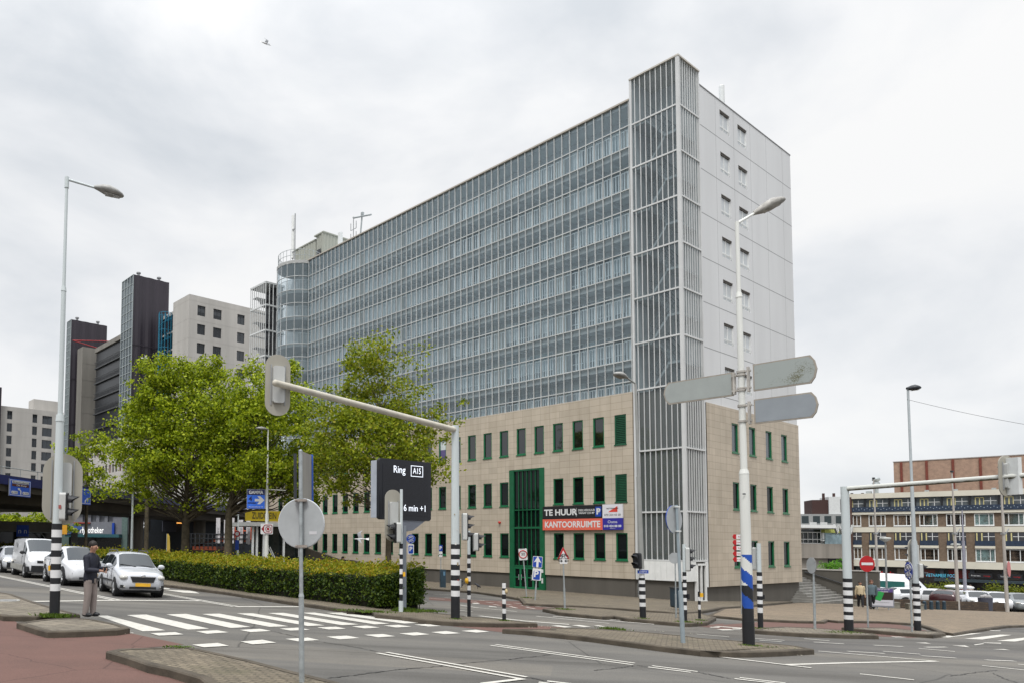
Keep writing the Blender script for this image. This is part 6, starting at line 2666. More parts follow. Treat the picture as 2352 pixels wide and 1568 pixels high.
# flag poles and plaza lamps
FP = M('flagpole_grey', (.4, .375, .35), .55, var=.15, streak=True)
for i, (xt, yt, xb, yb, lab) in enumerate(((2005, 1098, 2018, 1384, 'flagpole behind the walking couple, with a cap on top'), (2187, 1083, 2201, 1401, 'flagpole left of the grey bin before the brick wall'), (2301, 1075, 2314, 1407, 'flagpole with a small red sign at the right edge'))):
    P = G(xb, yb)
    t = post('flagpole', lab, 'flagpole', P, 'pale flagpoles along the brick wall', lean=(0, R(-.5), 0))
    h = HZ(P, yt)
    zc_ = HZ(P, 1222)
    m = MB()
    m.tube((0, 0, -.2), (0, 0, zc_), .115, .085, 12)
    m.tube((0, 0, zc_), (0, 0, h), .075, .04, 10)
    m.build('pole', FP, t)
    m = MB()
    m.tube((0, 0, h), (0, 0, h + .12), .1, .1, 8)
    m.build('cap', DARKM, t)
    m = MB()
    m.b(-.11, .11, -.11, .11, zc_ - .12, zc_ + .02)
    m.tube((.1, -.1, zc_), (.3, -.1, zc_ + .3), .04, n=5)
    m.build('cleat', GREY, t)
    if i == 2:
        m = MB()
        m.plate(disc(.55, 20), .05, Matrix.Translation((-.05, -.3, HZ(P, 1305))), 0)
        o = m.build('small_sign', M('sign_pink', (.5, .2, .2), .5), t)
        o.scale = (.2, 1, 1)
P = GX(2214, 62)
t = post('lamp_pole', 'thin grey pole without a head right behind the second flagpole', 'pole', P)
m = MB()
m.tube((0, 0, -.2), (0, 0, HZ(P, 1240)), .13, .1, 10)
m.tube((0, 0, HZ(P, 1240)), (0, 0, HZ(P, 1170)), .07, .04, 8)
m.build('pole', M('pole_violet_grey', (.26, .26, .31), .5), t)
for x, yh_, d_, lab in ((2034.5, 1234, 60, 'plaza lamp with a flat disc head behind the advertising board'), (2196, 1248, 75, 'plaza lamp with a disc head half hidden by the flagpoles')):
    P = GX(x, d_)
    t = post('plaza_lamp', lab, 'street lamp', P, 'plaza lamps with disc heads')
    h = HZ(P, yh_)
    m = MB()
    m.tube((0, 0, -.2), (0, 0, h), .075, .055, 10)
    m.build('pole', M('plaza_lamp_grey', (.25, .26, .26), .5), t)
    m = MB()
    m.lathe([(.08, h - .3), (.36, h - .1), (.39, h), (.34, h + .05), (.03, h + .07)], 16)
    m.build('lamp_head', M('plaza_lamp_head', (.5, .52, .5), .4), t)

# advertising board, bollards, bin, stone blocks, brick wall
P = G(2026, 1402)
t = post('advertising_board', 'upright advertising board with a violet band and a green can beside the walking couple', 'advertising board', P)
t.rotation_euler.z = R(-24)
h = HZ(P, 1348)
wd = 1.18
m = MB()
for x in (-.35, -.25, .3):
    m.b(x, x + .05, -.03, .03, -.1, .3)
m.build('leg', GREY, t)
m = MB()
m.b(-wd / 2, wd / 2, -.06, .06, .25, h)
m.build('board', M('ad_frame', (.2, .21, .24), .5), t)
for nm, z0, z1, cc in (('violet_band', .82, 1.0, (.09, .06, .2)), ('picture', .42, .82, (.03, .018, .015)), ('white_field', .12, .42, (.5, .5, .55))):
    m = MB()
    m.b(-wd / 2 + .05, wd / 2 - .05, -.07, -.06, .2 + z0 * (h - .25), .2 + z1 * (h - .25) - .002)
    m.build(nm, M('ad_' + nm, cc, .4, var=.05), t)
text(t, 'adverteren in\nRotterdam', .14, 0, .2 + .91 * (h - .25), SIGNW, y=-.075)
text(t, 'www.adverteren.nl', .09, 0, .2 + .3 * (h - .25), GREY, y=-.075)
m = MB()
m.plate(obround(.3, .55, 3, .06), .02, Matrix.Translation((-.12, -.085, .2 + .62 * (h - .25))) @ Matrix.Rotation(R(20), 4, 'Y'))
m.build('green_can', M('can_green', (.02, .28, .06), .4), t)
for i, (x, lab) in enumerate(((2124, 'leftmost of the four dark bollards before the brick wall'), (2139.5, 'second bollard from the left before the brick wall'), (2154.5, 'third bollard from the left before the brick wall'), (2169, 'rightmost of the four dark bollards before the brick wall'))):
    P = G(x, 1401.5)
    o = MB()
    o.tube((0, 0, -.1), (0, 0, HZ(P, 1380)), .11, .1, 12)
    o.tube((0, 0, HZ(P, 1380)), (0, 0, HZ(P, 1378)), .1, .04, 12)
    o.tube((0, 0, HZ(P, 1384)), (0, 0, HZ(P, 1383)), .115, .115, 12)
    tag(o.build('bollard', BIN, None, tuple(P)), lab, 'bollard', 'dark bollards before the brick wall')
P = G(2264, 1402)
t = post('litter_bin', 'grey round litter bin overflowing before the brick wall', 'litter bin', P)
h = HZ(P, 1371)
m = MB()
m.tube((0, 0, -.1), (0, 0, h), .38, .42, 16)
m.build('body', M('bin_violet_grey', (.07, .075, .1), .5), t)
m = MB()
for q in ((-.2, 0, .1), (.1, .1, .14), (.2, -.1, .1), (-.05, -.15, .12)):
    m.ell((q[0], q[1], h + q[2] * .5), (.18, .15, q[2] * 1.5), 7, 5)
m.build('rubbish', M('rubbish_mixed', (.3, .3, .3), .6, var=.8, scale=8), t)
for x, y, lab in ((2047, 1398, 'low stone block right of the advertising board'), (2101, 1402, 'low stone block behind the cycle sign post'), (1960, 1393, 'low stone block behind the striped mast at the right')):
    P = G(x, y)
    o = MB()
    o.b(-.4, .4, -.25, .25, 0, .42)
    o.b(-.42, .42, -.27, .27, .42, .5)
    tag(o.build('stone_block', M('block_stone', (.2, .19, .16), .85, var=.3, scale=3), None, tuple(P), R(-20)), lab, 'stone block', 'low stone blocks on the plaza')
wl = [G(1940, 1386), G(2041, 1396), G(2196, 1401), G(2352, 1404.5), G(2520, 1409)]
m = MB()
for i in range(len(wl) - 1):
    a, b_ = wl[i], wl[i + 1]
    d_ = (b_ - a).normalized()
    nrm = Vector((-d_.y, d_.x, 0)) * .35
    tp = .68
    vs = []
    for q in (a, b_, b_ + nrm, a + nrm):
        vs.append(Vector((q.x, q.y, zg(q.x, q.y) - .2)))
    for q in (a, b_, b_ + nrm, a + nrm):
        vs.append(Vector((q.x, q.y, zg(q.x, q.y) + tp)))
    m.add(vs, [(0, 3, 2, 1), (4, 5, 6, 7), (0, 1, 5, 4), (1, 2, 6, 5), (2, 3, 7, 6), (3, 0, 4, 7)])
wm, wt, wb_ = nt('wall_brick')
cc = coords(wt)
sp = wt.nodes.new('ShaderNodeSeparateXYZ')
link(wt, cc, sp.inputs[0])
cb = wt.nodes.new('ShaderNodeCombineXYZ')
link(wt, sp.outputs['X'], cb.inputs[0])
link(wt, sp.outputs['Z'], cb.inputs[1])
br = wt.nodes.new('ShaderNodeTexBrick')
br.inputs['Scale'].default_value = 1
br.inputs['Brick Width'].default_value = .34
br.inputs['Row Height'].default_value = .14
br.inputs['Mortar Size'].default_value = .014
br.inputs['Color1'].default_value = (.05, .032, .02, 1)
br.inputs['Color2'].default_value = (.1, .065, .04, 1)
br.inputs['Mortar'].default_value = (.03, .025, .02, 1)
link(wt, cb.outputs[0], br.inputs['Vector'])
link(wt, br.outputs['Color'], wb_.inputs['Base Color'])
wb_.inputs['Roughness'].default_value = .85
tag(m.build('brick_wall', wm), 'low dark brick wall between the plaza and the parked cars', 'wall')

# left-hand lamps, way signs behind the hedge
P = GX(302, 46)
t = post('street_lamp', 'thin pale lamp post with a small grey head before the biggest tree', 'street lamp', P)
h = HZ(P, 1062)
m = MB()
m.tube((0, 0, -.2), (0, 0, h), .1, .055, 10)
m.build('pole', POLE, t)
m = MB()
m.tube((0, 0, h), (-.1, -.2, h + 1.8), .05, .03, 8)
m.build('arm', POLE, t)
lamp_head(t, (-.1, -.2, h + 1.8), (-.9, -.2), .9, .1)
P = GX(612, 40)
t = post('street_lamp', 'white lamp post carrying a blue hardware shop arrow board and a shopping route sign', 'street lamp', P)
h = HZ(P, 985)
m = MB()
m.tube((0, 0, -.3), (0, 0, HZ(P, 1250)), .13, .12, 12)
m.tube((0, 0, HZ(P, 1250)), (0, 0, HZ(P, 1178)), .1, .1, 12)
m.tube((0, 0, HZ(P, 1178)), (0, 0, h), .07, .04, 10)
m.build('pole', POLEW, t)
lamp_head(t, (0, 0, h), (-.95, -.3), .72, -.05)
m = MB()
m.tube((0, 0, HZ(P, 1122)), (1.0, .1, HZ(P, 1124)), .03, n=6)
m.build('arm', POLEW, t)
z1, z0 = HZ(P, 1122), HZ(P, 1167)
h = z1 - z0
wd = hx(P, 42)
m = MB()
m.b(-wd - .12, -.02, 0, .25, z0, z1, 1)
o = m.build('shop_board', [GREY, GREY], t)
m = MB()
m.b(-wd - .1, -.14, -.02, 0, z0 + .02, z0 + h * .7)
m.build('blue_field', M('shop_blue', (.03, .15, .72), .4), o)
m = MB()
m.b(-wd - .1, -.14, -.02, 0, z0 + h * .7, z1 - .02)
m.build('navy_field', M('shop_navy', (.01, .015, .09), .4), o)
xc = -wd / 2 - .12
text(o, 'GAMMA', .24, xc, z0 + h * .83, SIGNW, y=-.03, bold=.008, xs=.9)
NAVY = M('shop_navy', (.01, .015, .09))
text(o, '4', .36, xc - .3, z0 + h * .5, NAVY, y=-.03, bold=.01)
text(o, 'minuten', .14, xc - .22, z0 + h * .3, NAVY, y=-.03, bold=.004)
text(o, 'Driemanssteeweg 100', .085, xc, z0 + h * .1, SIGNW, y=-.03)
m = MB()
s = .3
m.plate([(-.26, -.07), (.0, -.07), (-.12, -.22), (.04, -.22), (.27, 0), (.04, .22), (-.12, .22), (0, .07), (-.26, .07)], .008, Matrix.Translation((xc + .2, -.03, z0 + h * .44)))
m.build('arrow', SIGNW, o)
z1, z0 = HZ(P, 1201), HZ(P, 1225)
m = MB()
m.plate(obround(hx(P, 28), z1 - z0, 3, .04), .03, Matrix.Translation((0, -.13, (z0 + z1) / 2)))
o = m.build('route_plate', SIGNW, t)
m = MB()
zc_ = (z0 + z1) / 2
for i in range(20):
    a, b_ = 2 * math.pi * i / 20, 2 * math.pi * (i + 1) / 20
    m.tube((.07 + .14 * math.cos(a), -.135, zc_ + .14 * math.sin(a)), (.07 + .14 * math.cos(b_), -.135, zc_ + .14 * math.sin(b_)), .018, n=4)
m.plate([(p[0] + .07, p[1] + zc_) for p in disc(.075, 16)], .006, Matrix.Translation((0, -.138, 0)))
for q in (((-.28, 0), (-.1, .22)), ((-.1, .22), (.24, .22)), ((.24, .22), (.28, .18)), ((.28, .18), (.28, -.18)), ((.28, -.18), (.24, -.22)), ((.24, -.22), (-.1, -.22)), ((-.1, -.22), (-.28, 0))):
    m.tube((q[0][0], -.135, zc_ + q[0][1]), (q[1][0], -.135, zc_ + q[1][1]), .02, n=4)
m.plate([(-.28, zc_), (-.15, zc_ + .16), (-.15, zc_ - .16)], .006, Matrix.Translation((0, -.138, 0)))
m.build('red_arrow_ring', M('route_red', (.3, .01, .02), .4), o)
P = GX(544, 52)
t = post('station_sign', 'small round red and blue station sign on a thin post between the tree trunks', 'traffic sign', P)
thinpost(t, HZ(P, 1215), .05)
o = plate(t, 'round_plate', disc(.22, 20), HZ(P, 1224), RED, (0, -1), y=-.06)
m = MB()
m.plate(disc(.13, 16), .004, Matrix.Translation((0, -.006, 0)))
m.build('white_centre', SIGNW, o)
o = plate(t, 'blue_plate', obround(.25, .7, 3, .03), HZ(P, 1250), BLUE, (0, -1), y=-.06)
P = GX(546, 60)
t = post('street_lamp', 'thin lamp post with a short right angled head in the shade under the viaduct', 'street lamp', P)
h = HZ(P, 1180)
m = MB()
m.tube((0, 0, -.2), (0, 0, h), .07, .05, 8)
m.build('pole', POLE, t)
m = MB()
m.b(-.9, .05, -.08, .08, h - .05, h + .05)
m.build('lamp_head', POLE, t)
P = GX(382, 62)
t = post('beach_flag', 'yellow feather flag standing in the dark under the viaduct', 'flag', P)
h = HZ(P, 1224)
m = MB()
m.tube((0, 0, -.2), (0, 0, h), .03, n=6)
m.build('pole', GALV, t)
m = MB()
m.plate([(0, .9), (.26, .9), (.3, h * .6), (.24, h - .2), (.12, h), (0, h)], .02)
m.build('flag_cloth', M('flag_yellow', (.5, .35, .06), .6), t)
P = GX(125, 46)
t = post('small_board', 'small orange board behind the left traffic light', 'board', P)
thinpost(t, HZ(P, 1222), .04)
m = MB()
m.b(.2, .75, -.03, .03, HZ(P, 1225), HZ(P, 1204))
m.build('board', M('board_orange', (.62, .3, .02), .5), t)
# ---------------------------------------------------------------- vehicles (local x = forward, z = up)
def carpaint(name, c, rough=.22):
    m, t, b = nt(name)
    f = noise(t, 1.5, 4, .6, coords(t))
    link(t, ramp(t, f, [(.3, [v * .93 for v in c]), (.7, c)]), b.inputs['Base Color'])
    b.inputs['Roughness'].default_value = rough
    b.inputs['Coat Weight'].default_value = .6
    b.inputs['Coat Roughness'].default_value = .06
    return m


CARGLASS = glass_mat('car_glass', (.3, .34, .35), 1.15, .85, (.02, .026, .03))
TYRE = M('tyre', (.012, .012, .013), .8)
RIMM = M('rim_alloy', (.4, .41, .42), .35, metal=.6)
HEADL = M('headlight_glass', (.5, .5, .47), .08, var=.3, scale=14)
PLATEY = M('number_plate_yellow', (.75, .42, .03), .5)
LIT = M('headlight_lit', (1, .9, .7), .3, emit=3.0)


def interp(st, x):
    for a, b_ in zip(st[:-1], st[1:]):
        if a[0] <= x <= b_[0]:
            f = (x - a[0]) / (b_[0] - a[0])
            return [p + (q - p) * f for p, q in zip(a, b_)]
    return st[0] if x < st[0][0] else st[-1]


def section(s):
    """half section of the body at a station: x, underside, half width, shoulder height, top height, half width at the top"""
    x, zb, hw, zs, zr, rw = s
    return [(0, zb), (hw * .86, zb), (hw * .97, zb + .1), (hw, zb + (zs - zb) * .45), (hw * .985, zs - .08), (hw * .95, zs), (rw, zr - min(.07, (zr - zs) * .3)), (rw * .82, zr - .01), (0, zr + .015)]


def on_body(st, x, k, f, off=.012):
    """point on the flank between section points k and k+1"""
    p = section(interp(st, x))
    a, b_ = p[k], p[k + 1]
    y, z = a[0] + (b_[0] - a[0]) * f, a[1] + (b_[1] - a[1]) * f
    d = Vector((b_[0] - a[0], b_[1] - a[1])).normalized()
    return x, y + d.y * off, z - d.x * off


def car(name, label, loc, heading, st, paint, wheels, wr, glass, shield, rear=None, group=None, detail=True, lights=None, plate_at=None, extras=None, lowest=None, cat='car', copies=False):
    f = Vector((math.cos(heading), math.sin(heading), 0))
    yv = GN.cross(f).normalized()
    xv = yv.cross(GN).normalized()
    mt = Matrix((xv, yv, GN)).transposed().to_4x4()
    t = thing(name, label, cat, group=group)
    mt.translation = loc
    t.matrix_world = mt
    t.location, t.rotation_euler = mt.to_translation(), mt.to_euler()
    m = MB()
    xs = sorted(set([s[0] for s in st] + list(np.linspace(st[0][0], st[-1][0], 22))))
    secs = [section(interp(st, x)) for x in xs]
    n = len(secs[0])
    for i in range(len(xs) - 1):
        for s in (1, -1):
            a = [(xs[i], s * y, z) for y, z in secs[i]]
            b_ = [(xs[i + 1], s * y, z) for y, z in secs[i + 1]]
            fs = [(k, k + 1, n + k + 1, n + k) if s < 0 else (k, n + k, n + k + 1, k + 1) for k in range(n - 1)]
            m.add(a + b_, fs, 0, False)
    for i, s in ((0, 1), (-1, -1)):
        ring = [(xs[i], y, z) for y, z in secs[i]] + [(xs[i], -y, z) for y, z in reversed(secs[i][1:-1])]
        m.add(ring, [tuple(range(len(ring)))], 0, False)
    body = m.build('body', paint, t)
    bm = bmesh.new()
    bm.from_mesh(body.data)
    bmesh.ops.remove_doubles(bm, verts=bm.verts, dist=.0005)
    bmesh.ops.recalc_face_normals(bm, faces=bm.faces)
    for fc in bm.faces:
        fc.smooth = True
    bm.to_mesh(body.data)
    bm.free()
    # side windows
    for s in (1, -1):
        g = MB()
        for x0, x1, lo, hi in glass:
            xs_ = np.linspace(x0, x1, 7)
            lo_p = [on_body(st, x, 5, lo) for x in xs_]
            hi_p = [on_body(st, x, 5, hi) for x in xs_]
            vs = [(p[0], s * p[1], p[2]) for p in lo_p + hi_p]
            g.add(vs, [(i, i + 1, 8 + i, 7 + i) for i in range(6)], 0, True)
        if glass:
            g.build('side_window', CARGLASS, t)
    for nm, sh in (('windscreen', shield), ('rear_window', rear)):
        if not sh:
            continue
        x0, x1, w0, w1 = sh                     # bottom x, top x, share of width at bottom / top
        g = MB()
        vs = []
        N, K = 8, 6
        for k in range(K + 1):
            x = x0 + (x1 - x0) * k / K
            s_ = interp(st, x)
            sec = section(s_)
            w = s_[5] * (w0 + (w1 - w0) * k / K)
            for i in range(N + 1):
                y = -w + 2 * w * i / N
                ay = abs(y)
                # height on the section between its top points
                (y6, z6), (y7, z7), (y8, z8) = sec[6], sec[7], sec[8]
                z = z7 + (z8 - z7) * (1 - ay / y7) if ay < y7 else z6 + (z7 - z6) * (y6 - ay) / max(1e-4, y6 - y7)
                vs.append((x + (.012 if nm == 'windscreen' else -.012), y, z + .014))
        g.add(vs, [(k * (N + 1) + i, k * (N + 1) + i + 1, (k + 1) * (N + 1) + i + 1, (k + 1) * (N + 1) + i) for k in range(K) for i in range(N)], 0, True)
        g.build(nm, CARGLASS, t)
    se = MB()
    for s in (1, -1):
        for gx in sorted(set([g_[0] - .03 for g_ in glass] + [g_[1] + .03 for g_ in glass])):
            pts = [on_body(st, gx, k, f_, .003) for k, f_ in ((2, .2), (3, .2), (3, .8), (4, .5), (5, .02))]
            se.path([(p[0], s * p[1], p[2]) for p in pts], .008, 4)
        for g_ in glass:
            dh = MB()
            hp = on_body(st, g_[0] + .12, 4, .2, .012)
            dh.b(hp[0] - .08, hp[0] + .08, s * hp[1] - .012, s * hp[1] + .012, hp[2] - .06, hp[2] - .03)
            dh.build('door_handle', M('seam_dark', (.03, .03, .033), .6), t)
    if glass:
        se.build('door_seams', M('seam_dark', (.03, .03, .033), .6), t)
    for x in wheels:
        for s in (1, -1):
            hw = interp(st, x)[2]
            a = MB()
            a.tube((x, s * (hw - .3), wr + .02), (x, s * (hw + .004), wr + .02), wr * 1.17, n=20)
            a.build('wheel_arch', RUBBER, t)
            w = MB()
            prof = [(wr * .62, -.1), (wr * .96, -.1), (wr, -.06), (wr, .06), (wr * .96, .1), (wr * .62, .1)]
            mw = Matrix.Translation((x, s * (hw - .075), wr)) @ Matrix.Rotation(math.pi / 2, 4, 'X')
            w.lathe(prof, 22, mw)
            w.tube((x, s * (hw - .13), wr), (x, s * (hw - .05), wr), wr * .64, n=20)
            wo = w.build('wheel', TYRE, t)
            r_ = MB()
            r_.tube((x, s * (hw - .05), wr), (x, s * (hw + .018), wr), wr * .14, n=8)
            for q in range(7):
                an = 2 * math.pi * q / 7
                r_.tube((x, s * (hw + .012), wr), (x + wr * .62 * math.cos(an), s * (hw + .0), wr + wr * .62 * math.sin(an)), .035, .028, n=5)
            for q in range(18):
                a0, a1 = 2 * math.pi * q / 18, 2 * math.pi * (q + 1) / 18
                r_.tube((x + wr * .62 * math.cos(a0), s * (hw + .005), wr + wr * .62 * math.sin(a0)), (x + wr * .62 * math.cos(a1), s * (hw + .005), wr + wr * .62 * math.sin(a1)), .022, n=4)
            r_.build('rim', RIMM, wo)
    return t


def part(t, name, mat, fn):
    m = MB()
    fn(m)
    return m.build(name, mat, t)


def front(st, y):
    return st[-1][0]


def lens(t, name, mat, c, r):
    m = MB()
    m.ell(c, r, 10, 7)
    return m.build(name, mat, t)


def mirrors(t, st, x, z, col_, y=None):
    for s in (1, -1):
        hw = y or interp(st, x)[2]
        m = MB()
        m.ell((x, s * (hw + .1), z), (.07, .13, .085), 8, 6)
        m.b(x - .03, x + .03, s * (hw - .12), s * (hw + .02), z - .06, z - .03)
        m.build('mirror', col_, t)


# station: x, underside, half width, shoulder z, top z, half width at top
SILV = carpaint('paint_silver', (.5, .52, .56))
WHIT = carpaint('paint_white', (.62, .635, .66))
GREYC = carpaint('paint_grey', (.2, .22, .23))
DARKC = carpaint('paint_dark_red', (.05, .012, .015))
st_est = [(-2.1, .42, .62, .72, .82, .6), (-2.06, .34, .74, .95, 1.02, .64), (-1.95, .26, .81, 1.0, 1.25, .6), (-1.72, .24, .825, 1.02, 1.5, .56), (-.3, .2, .835, .98, 1.535, .575), (.35, .2, .835, .96, 1.5, .56), (1.12, .2, .835, .93, 1.0, .70), (1.6, .22, .82, .86, .93, .66), (1.93, .24, .76, .74, .86, .6), (2.04, .27, .66, .62, .78, .52), (2.1, .3, .56, .56, .68, .44)]


def place(px_, py_, wheel_x, half, heading, gap=0):
    """ground position of the car origin from the spot where its front right wheel touches the road"""
    p = G(px_, py_)
    f = Vector((math.cos(heading), math.sin(heading), 0))
    r = Vector((f.y, -f.x, 0))
    q = p - f * wheel_x - r * half
    q -= f * gap
    q.z = zg(q.x, q.y)
    return q


hd1 = math.atan2(-.915, .40)
t = car('parked_car', 'silver estate car first in the queue, with roof rails and a yellow number plate', place(262, 1367, 1.35, .8, hd1), hd1, st_est, SILV, (-1.2, 1.35), .30, [(-1.75, -.95, .1, .82), (-.88, .02, .08, .88), (.1, .78, .08, .8)], (1.08, .42, .93, .95), None)
t.name = 'estate_car'
part(t, 'grille', RUBBER, lambda m: m.plate([(-.36, .0), (.36, .0), (.43, .18), (-.43, .18)], .06, Matrix.Translation((2.115, 0, .52)) @ Matrix.Rotation(R(90), 4, 'Z')))
part(t, 'grille_trim', M('chrome', (.6, .6, .62), .15, metal=.9), lambda m: (m.b(2.09, 2.125, -.44, .44, .7, .725), m.ell((2.12, 0, .735), (.02, .075, .06), 8, 6)))
part(t, 'number_plate', PLATEY, lambda m: m.b(2.11, 2.13, -.26, .26, .385, .495))
part(t, 'bumper_intake', RUBBER, lambda m: (m.b(2.02, 2.112, -.46, .46, .3, .375), m.b(1.94, 2.05, -.74, -.5, .32, .42), m.b(1.94, 2.05, .5, .74, .32, .42)))
for s in (1, -1):
    lens(t, 'headlight', HEADL, (1.93, s * .62, .68), (.2, .165, .1))
    lens(t, 'fog_lamp', HEADL, (2.04, s * .6, .37), (.03, .05, .04))
    part(t, 'roof_rail', M('rail_black', (.04, .04, .045), .4), lambda m: m.path([(-1.5, s * .55, 1.5), (-1.35, s * .55, 1.58), (.1, s * .55, 1.585), (.25, s * .55, 1.5)], .02, 6))
part(t, 'wiper', BLACKP, lambda m: (m.tube((1.12, .55, 1.03), (1.0, -.05, 1.1), .012, n=4), m.tube((1.12, -.05, 1.03), (1.0, -.6, 1.1), .012, n=4)))
part(t, 'side_moulding', RUBBER, lambda m: (m.b(-1.0, 1.0, .825, .85, .5, .55), m.b(-1.0, 1.0, -.85, -.825, .5, .55)))
part(t, 'sill', RUBBER, lambda m: m.b(-1.7, 1.7, -.7, .7, .16, .24))
mirrors(t, st_est, .78, 1.03, SILV)

st_suv = [(-2.37, .45, .68, .85, 1.0, .6), (-2.3, .34, .82, 1.05, 1.12, .66), (-2.0, .26, .92, 1.1, 1.26, .66), (-1.3, .22, .955, 1.08, 1.53, .6), (-.3, .2, .96, 1.04, 1.63, .6), (.4, .2, .96, 1.0, 1.58, .6), (1.45, .2, .955, .95, 1.06, .8), (1.9, .22, .93, .88, .97, .76), (2.2, .24, .84, .74, .86, .68), (2.32, .28, .7, .6, .76, .56), (2.38, .32, .58, .55, .66, .46)]
hd2 = math.atan2(-.85, .52)
t = car('electric_car', 'white grille-less crossover car behind the waiting man', place(144, 1343, 1.45, .93, hd2, .15), hd2, st_suv, WHIT, (-1.45, 1.45), .36, [(-1.7, -.75, .12, .7), (-.65, .2, .08, .88), (.28, .95, .06, .74)], (1.42, .42, .94, .95), None)
for s in (1, -1):
    m = MB()
    m.ell((0, 0, 0), (.26, .09, .06), 10, 7)
    o = m.build('headlight', HEADL, t, (2.14, s * .62, .74))
    o.rotation_euler = (0, R(22), s * R(-32))
    part(t, 'side_intake', RUBBER, lambda m: m.b(2.2, 2.27, s * .62, s * .76, .42, .56))
part(t, 'lower_intake', RUBBER, lambda m: m.b(2.28, 2.4, -.5, .5, .3, .39))
part(t, 'number_plate', M('plate_blue_yellow', (.5, .3, .05), .5), lambda m: m.b(2.38, 2.4, -.26, .26, .44, .55))
part(t, 'bonnet_seam', GREY, lambda m: m.path([(1.42, .72, 1.045), (2.1, .58, .9), (2.25, 0, .87), (2.1, -.58, .9), (1.42, -.72, 1.045)], .006, 4))
part(t, 'sill', RUBBER, lambda m: m.b(-1.9, 1.9, -.8, .8, .15, .24))
mirrors(t, st_suv, .85, 1.1, WHIT)

st_van = [(-2.3, .4, .86, 1.1, 1.86, .78), (-2.26, .3, .94, 1.12, 1.9, .84), (-.9, .24, .96, 1.12, 1.93, .86), (.75, .22, .96, 1.12, 1.92, .84), (1.5, .22, .96, 1.1, 1.3, .82), (1.95, .24, .94, .98, 1.16, .78), (2.2, .28, .84, .8, 1.0, .7), (2.32, .32, .72, .7, .84, .6)]
hd3 = math.atan2(-.86, .50)
t = car('delivery_van', 'white delivery van with lettering on its side and a lit headlight', place(65, 1327, 1.4, .92, hd3, 1.0), hd3, st_van, WHIT, (-1.6, 1.4), .33, [(.62, 1.28, .1, .84)], (1.5, .82, .95, .95), None, cat='van')
part(t, 'bumper', RUBBER, lambda m: (m.b(2.12, 2.36, -.8, .8, .3, .62), m.b(1.75, 2.14, -.95, -.8, .3, .56), m.b(1.75, 2.14, .8, .95, .3, .56)))
part(t, 'grille', RUBBER, lambda m: m.b(2.2, 2.33, -.55, .55, .74, .86))
part(t, 'side_trim', M('van_grime', (.3, .3, .28), .6, var=.3, scale=3), lambda m: (m.b(-2.2, 1.0, -.975, -.955, .35, .62), m.b(-2.2, 1.0, .955, .975, .35, .62)))
for s in (1, -1):
    lens(t, 'headlight', LIT if s < 0 else HEADL, (2.04, s * .76, .92), (.18, .13, .11))
mirrors(t, st_van, 1.2, 1.22, RUBBER, .96)
tx = text(t, 'Loodgieter', .3, 0, 0, GREY, y=0, xs=.9)
tx.data.transform(Matrix.Translation((-1.05, -.985, 1.28)))
m = MB()
m.plate([(-.2, 0), (.2, 0), (.12, .3), (0, .15), (-.12, .3)], .004, Matrix.Translation((-1.05, -.94, 1.52)))
m.build('side_emblem', GREY, t)
tx = text(t, '010 - 1234', .13, 0, 0, GREY, y=0)
tx.data.transform(Matrix.Translation((-1.05, -.975, .8)))

st_hat = [(-2.0, .42, .66, .8, .95, .58), (-1.95, .32, .8, 1.0, 1.1, .64), (-1.6, .24, .86, 1.0, 1.38, .58), (-.4, .2, .875, .98, 1.48, .58), (.3, .2, .875, .95, 1.44, .57), (1.1, .2, .87, .92, .99, .72), (1.6, .22, .85, .85, .92, .68), (1.92, .26, .76, .72, .82, .6), (2.05, .3, .6, .6, .7, .48)]
t = car('car', 'silver car with a lit headlight entering at the left edge behind the white van', place(4, 1314, 1.3, .85, hd3, .5), hd3, st_hat, SILV, (-1.3, 1.3), .32, [(-1.3, -.5, .1, .8), (-.42, .25, .08, .86)], (1.08, .38, .93, .95), None)
for s in (1, -1):
    lens(t, 'headlight', LIT, (1.86, s * .64, .72), (.16, .18, .07))
part(t, 'bumper', RUBBER, lambda m: m.b(1.92, 2.08, -.66, .66, .3, .6))
mirrors(t, st_hat, .75, 1.0, SILV)

# cars parked beyond the brick wall
grp = 'cars parked beyond the brick wall'


def parked(label, px_, depth, heading, st, paint, glass, shield, rear, wh, wr, name='parked_car', cat='car', extra=None):
    p = GX(px_, depth)
    t = car(name, label, p, heading, st, paint, wh, wr, glass, shield, rear, grp, cat=cat)
    return t


side = math.atan2(.45, .9)
t = parked('white long van with a green side panel parked beyond the brick wall', 2046, 66, math.atan2(-.5, .87), [(-3.2, .45, .9, 1.2, 2.2, .8), (-3.1, .35, .98, 1.25, 2.6, .86), (-1, .3, 1.0, 1.25, 2.66, .88), (1.2, .3, 1.0, 1.25, 2.6, .84), (1.7, .3, 1.0, 1.22, 2.2, .82), (2.35, .3, .98, 1.15, 1.38, .84), (2.75, .32, .9, .95, 1.18, .76), (2.95, .38, .76, .8, .95, .6)], WHIT, [(1.15, 1.85, .1, .6)], (2.3, 1.75, .95, .92), None, (-2.0, 1.9), .36, 'parked_van', 'van')
part(t, 'green_panel', M('panel_dark_green', (.012, .1, .09), .4), lambda m: m.b(-2.0, .7, -1.02, -.93, 1.3, 1.95))
part(t, 'rear_panel', M('panel_teal', (.05, .2, .2), .4), lambda m: m.b(-3.05, -2.2, -1.02, -.93, 1.3, 2.1))
gl = [(-1.3, -.5, .1, .8), (-.42, .25, .08, .86)]
sh, rr = (1.08, .38, .93, .95), (-1.93, -1.65, .9, .9)
